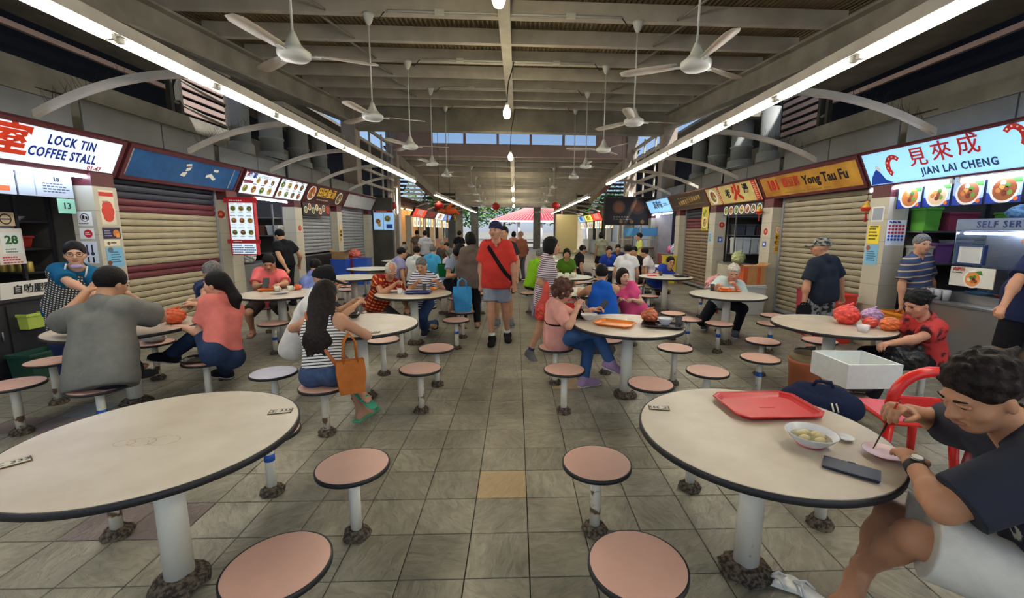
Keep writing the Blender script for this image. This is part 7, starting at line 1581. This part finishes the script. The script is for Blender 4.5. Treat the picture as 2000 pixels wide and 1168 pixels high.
solid('fish_body', [ell(A(0, 0, 0), (.2, .1, .13), k=.05), cap(A(.15, 0, .05), A(.3, 0, -.1), .08, .05, .05), cap(A(-.1, 0, .12), A(.1, 0, .28), .07, .03, .05), cap(A(-.22, 0, 0), A(-.34, 0, .06), .08, .05, .04)], .02, mat('orange_paper', (232, 96, 40), .6, noise=.3, nscale=8), fo)
obj('tassel', MB().cone((-.1, 0, -.15), (-.12, 0, -.42), .03, .05, 8).cone((.15, 0, -.12), (.17, 0, -.34), .03, .05, 8), GOLD, fo); obj('cord', MB().cone((0, 0, .2), (0, 0, rz1(16.5)-2.0), .008, n=5), SPIKE, fo)
def gold_orn(label, x, y, z):
    t = thing('gold_ornament', label, 'ornament', (x, y, z)); obj('lantern_body', MB().lathe([(.02, -.07), (.05, -.06), (.07, -.01), (.05, .03), (.02, .06), (.03, .075), (.01, .09)], n=12), GOLD, t); obj('red_band', MB().lathe([(.056, -.05), (.072, -.02), (.068, 0)], n=12), RLAN, t)
    obj('tassel', MB().cone((0, 0, -.07), (0, 0, -.2), .008, .018, 8), RLAN, t); obj('cord', MB().cone((0, 0, .085), (0, 0, 2.27-z), .003, n=5), SPIKE, t)
gold_orn('gold festive ornament hanging beside the shrimp signboard', 4.93, 6.03, 1.94); gold_orn('gold festive ornament hanging at the soup stall corner', 4.85, 8.62, 2.0)
# ================================================================ beyond the far doorway
GRD = mat('outdoor_paving', (150, 146, 138), .8, noise=.15, nscale=.6)
struct('ground_outside', MB().box(-120, 120, 42, 330, -.12, -.02), GRD, 'pale paving outside the far doorway')
TILE_R = mat('red_roof_tile', (190, 70, 84), .6, noise=.2, nscale=4)
pv = thing('pavilion', 'open pavilion with a red tiled hipped roof beyond the far doorway', 'pavilion', (3.0, 56, 0))
mb = MB().add([(-6, -4, 2.75), (6, -4, 2.75), (6, 4, 2.75), (-6, 4, 2.75), (-2, 0, 4.3), (2, 0, 4.3)], [(0,1,5,4),(1,2,5),(2,3,4,5),(3,0,4),(3,2,1,0)])
rf = obj('roof', mb, TILE_R, pv)
rm_ = MB().tube([(0, 0, 0), (0, 1, 0)], .06, 6).mesh('roof_rib', mat('pale_rib', (226, 150, 150), .6))
for k in range(30):
    x = -5.8+11.6*k/29; top = (x*2/6, 0, 4.32); b_ = Vector((x, -4.0, 2.78)); d = Vector(top)-b_
    o = link('roof_rib', rm_, rf); o.location = b_; o.scale = (1, d.length, 1); o.rotation_euler = Vector((0, 1, 0)).rotation_difference(d.normalized()).to_euler()
obj('eave_board', MB().box(-6.1, 6.1, -4.15, -4.0, 2.5, 2.75).box(-6.1, -6, -4, 4, 2.5, 2.75).box(6, 6.1, -4, 4, 2.5, 2.75), mat('pale_fascia', (230, 214, 214), .6), pv)
for x in (-5.5, -2.7, 0, 2.7, 5.5):
    for y in (-3.6, 3.6): obj('post', MB().cone((x, y, 0), (x, y, 2.7), .15, n=10), mat('pale_post', (206, 206, 206), .6), pv)
LEAF = mat('tree_leaf', (96, 140, 60), .7, rgb2=(60, 100, 40), nscale=1.5); BARK = mat('tree_bark', (90, 76, 60), .9)
def tree(label, x, y, h, r, seed):
    rg = random.Random(seed); t = thing('tree', label, 'tree', (x, y, 0)); obj('trunk', MB().tube([(0, 0, 0), (.1, 0, h*.35), (-.05, .1, h*.7)], [.22, .17, .1], 8), BARK, t)
    mb = MB()
    for k in range(900):
        a, b_ = rg.uniform(0, 2*PI), math.acos(rg.uniform(-1, 1)); q = r*rg.random()**.4
        c = Vector((q*math.sin(b_)*math.cos(a), q*math.sin(b_)*math.sin(a), h*.72+q*.8*math.cos(b_))); s = rg.uniform(.2, .42)
        u = Vector((rg.uniform(-1, 1), rg.uniform(-1, 1), rg.uniform(-.4, .4))).normalized(); v = u.cross(Vector((rg.uniform(-1, 1), rg.uniform(-1, 1), 1))).normalized()
        mb.add([c-u*s, c+v*s*.5, c+u*s, c-v*s*.5], [(0, 1, 2, 3)])
    tag(obj('foliage', mb, LEAF, t), kind='stuff')
for k, (x, y, h, r) in enumerate(((-6, 64, 6, 3.2), (-2, 72, 7, 3.6), (6.5, 72, 7.5, 4.2), (12, 62, 6, 3.4), (17, 74, 8, 4.5), (-15, 70, 7.5, 4.5), (7.2, 50, 5, 1.7), (-8.5, 51, 5, 1.9))):
    tree('%s green tree from the list beyond the doorway' % ORD[k] if False else ['green tree left of the pavilion', 'tall green tree behind the pavilion left end', 'tall green tree behind the pavilion right end', 'green tree right of the pavilion', 'broad tree far right behind the pavilion', 'broad tree far left behind the pavilion', 'small tree close to the doorway right side', 'small tree close to the doorway left side'][k], x, y, h, r, k)
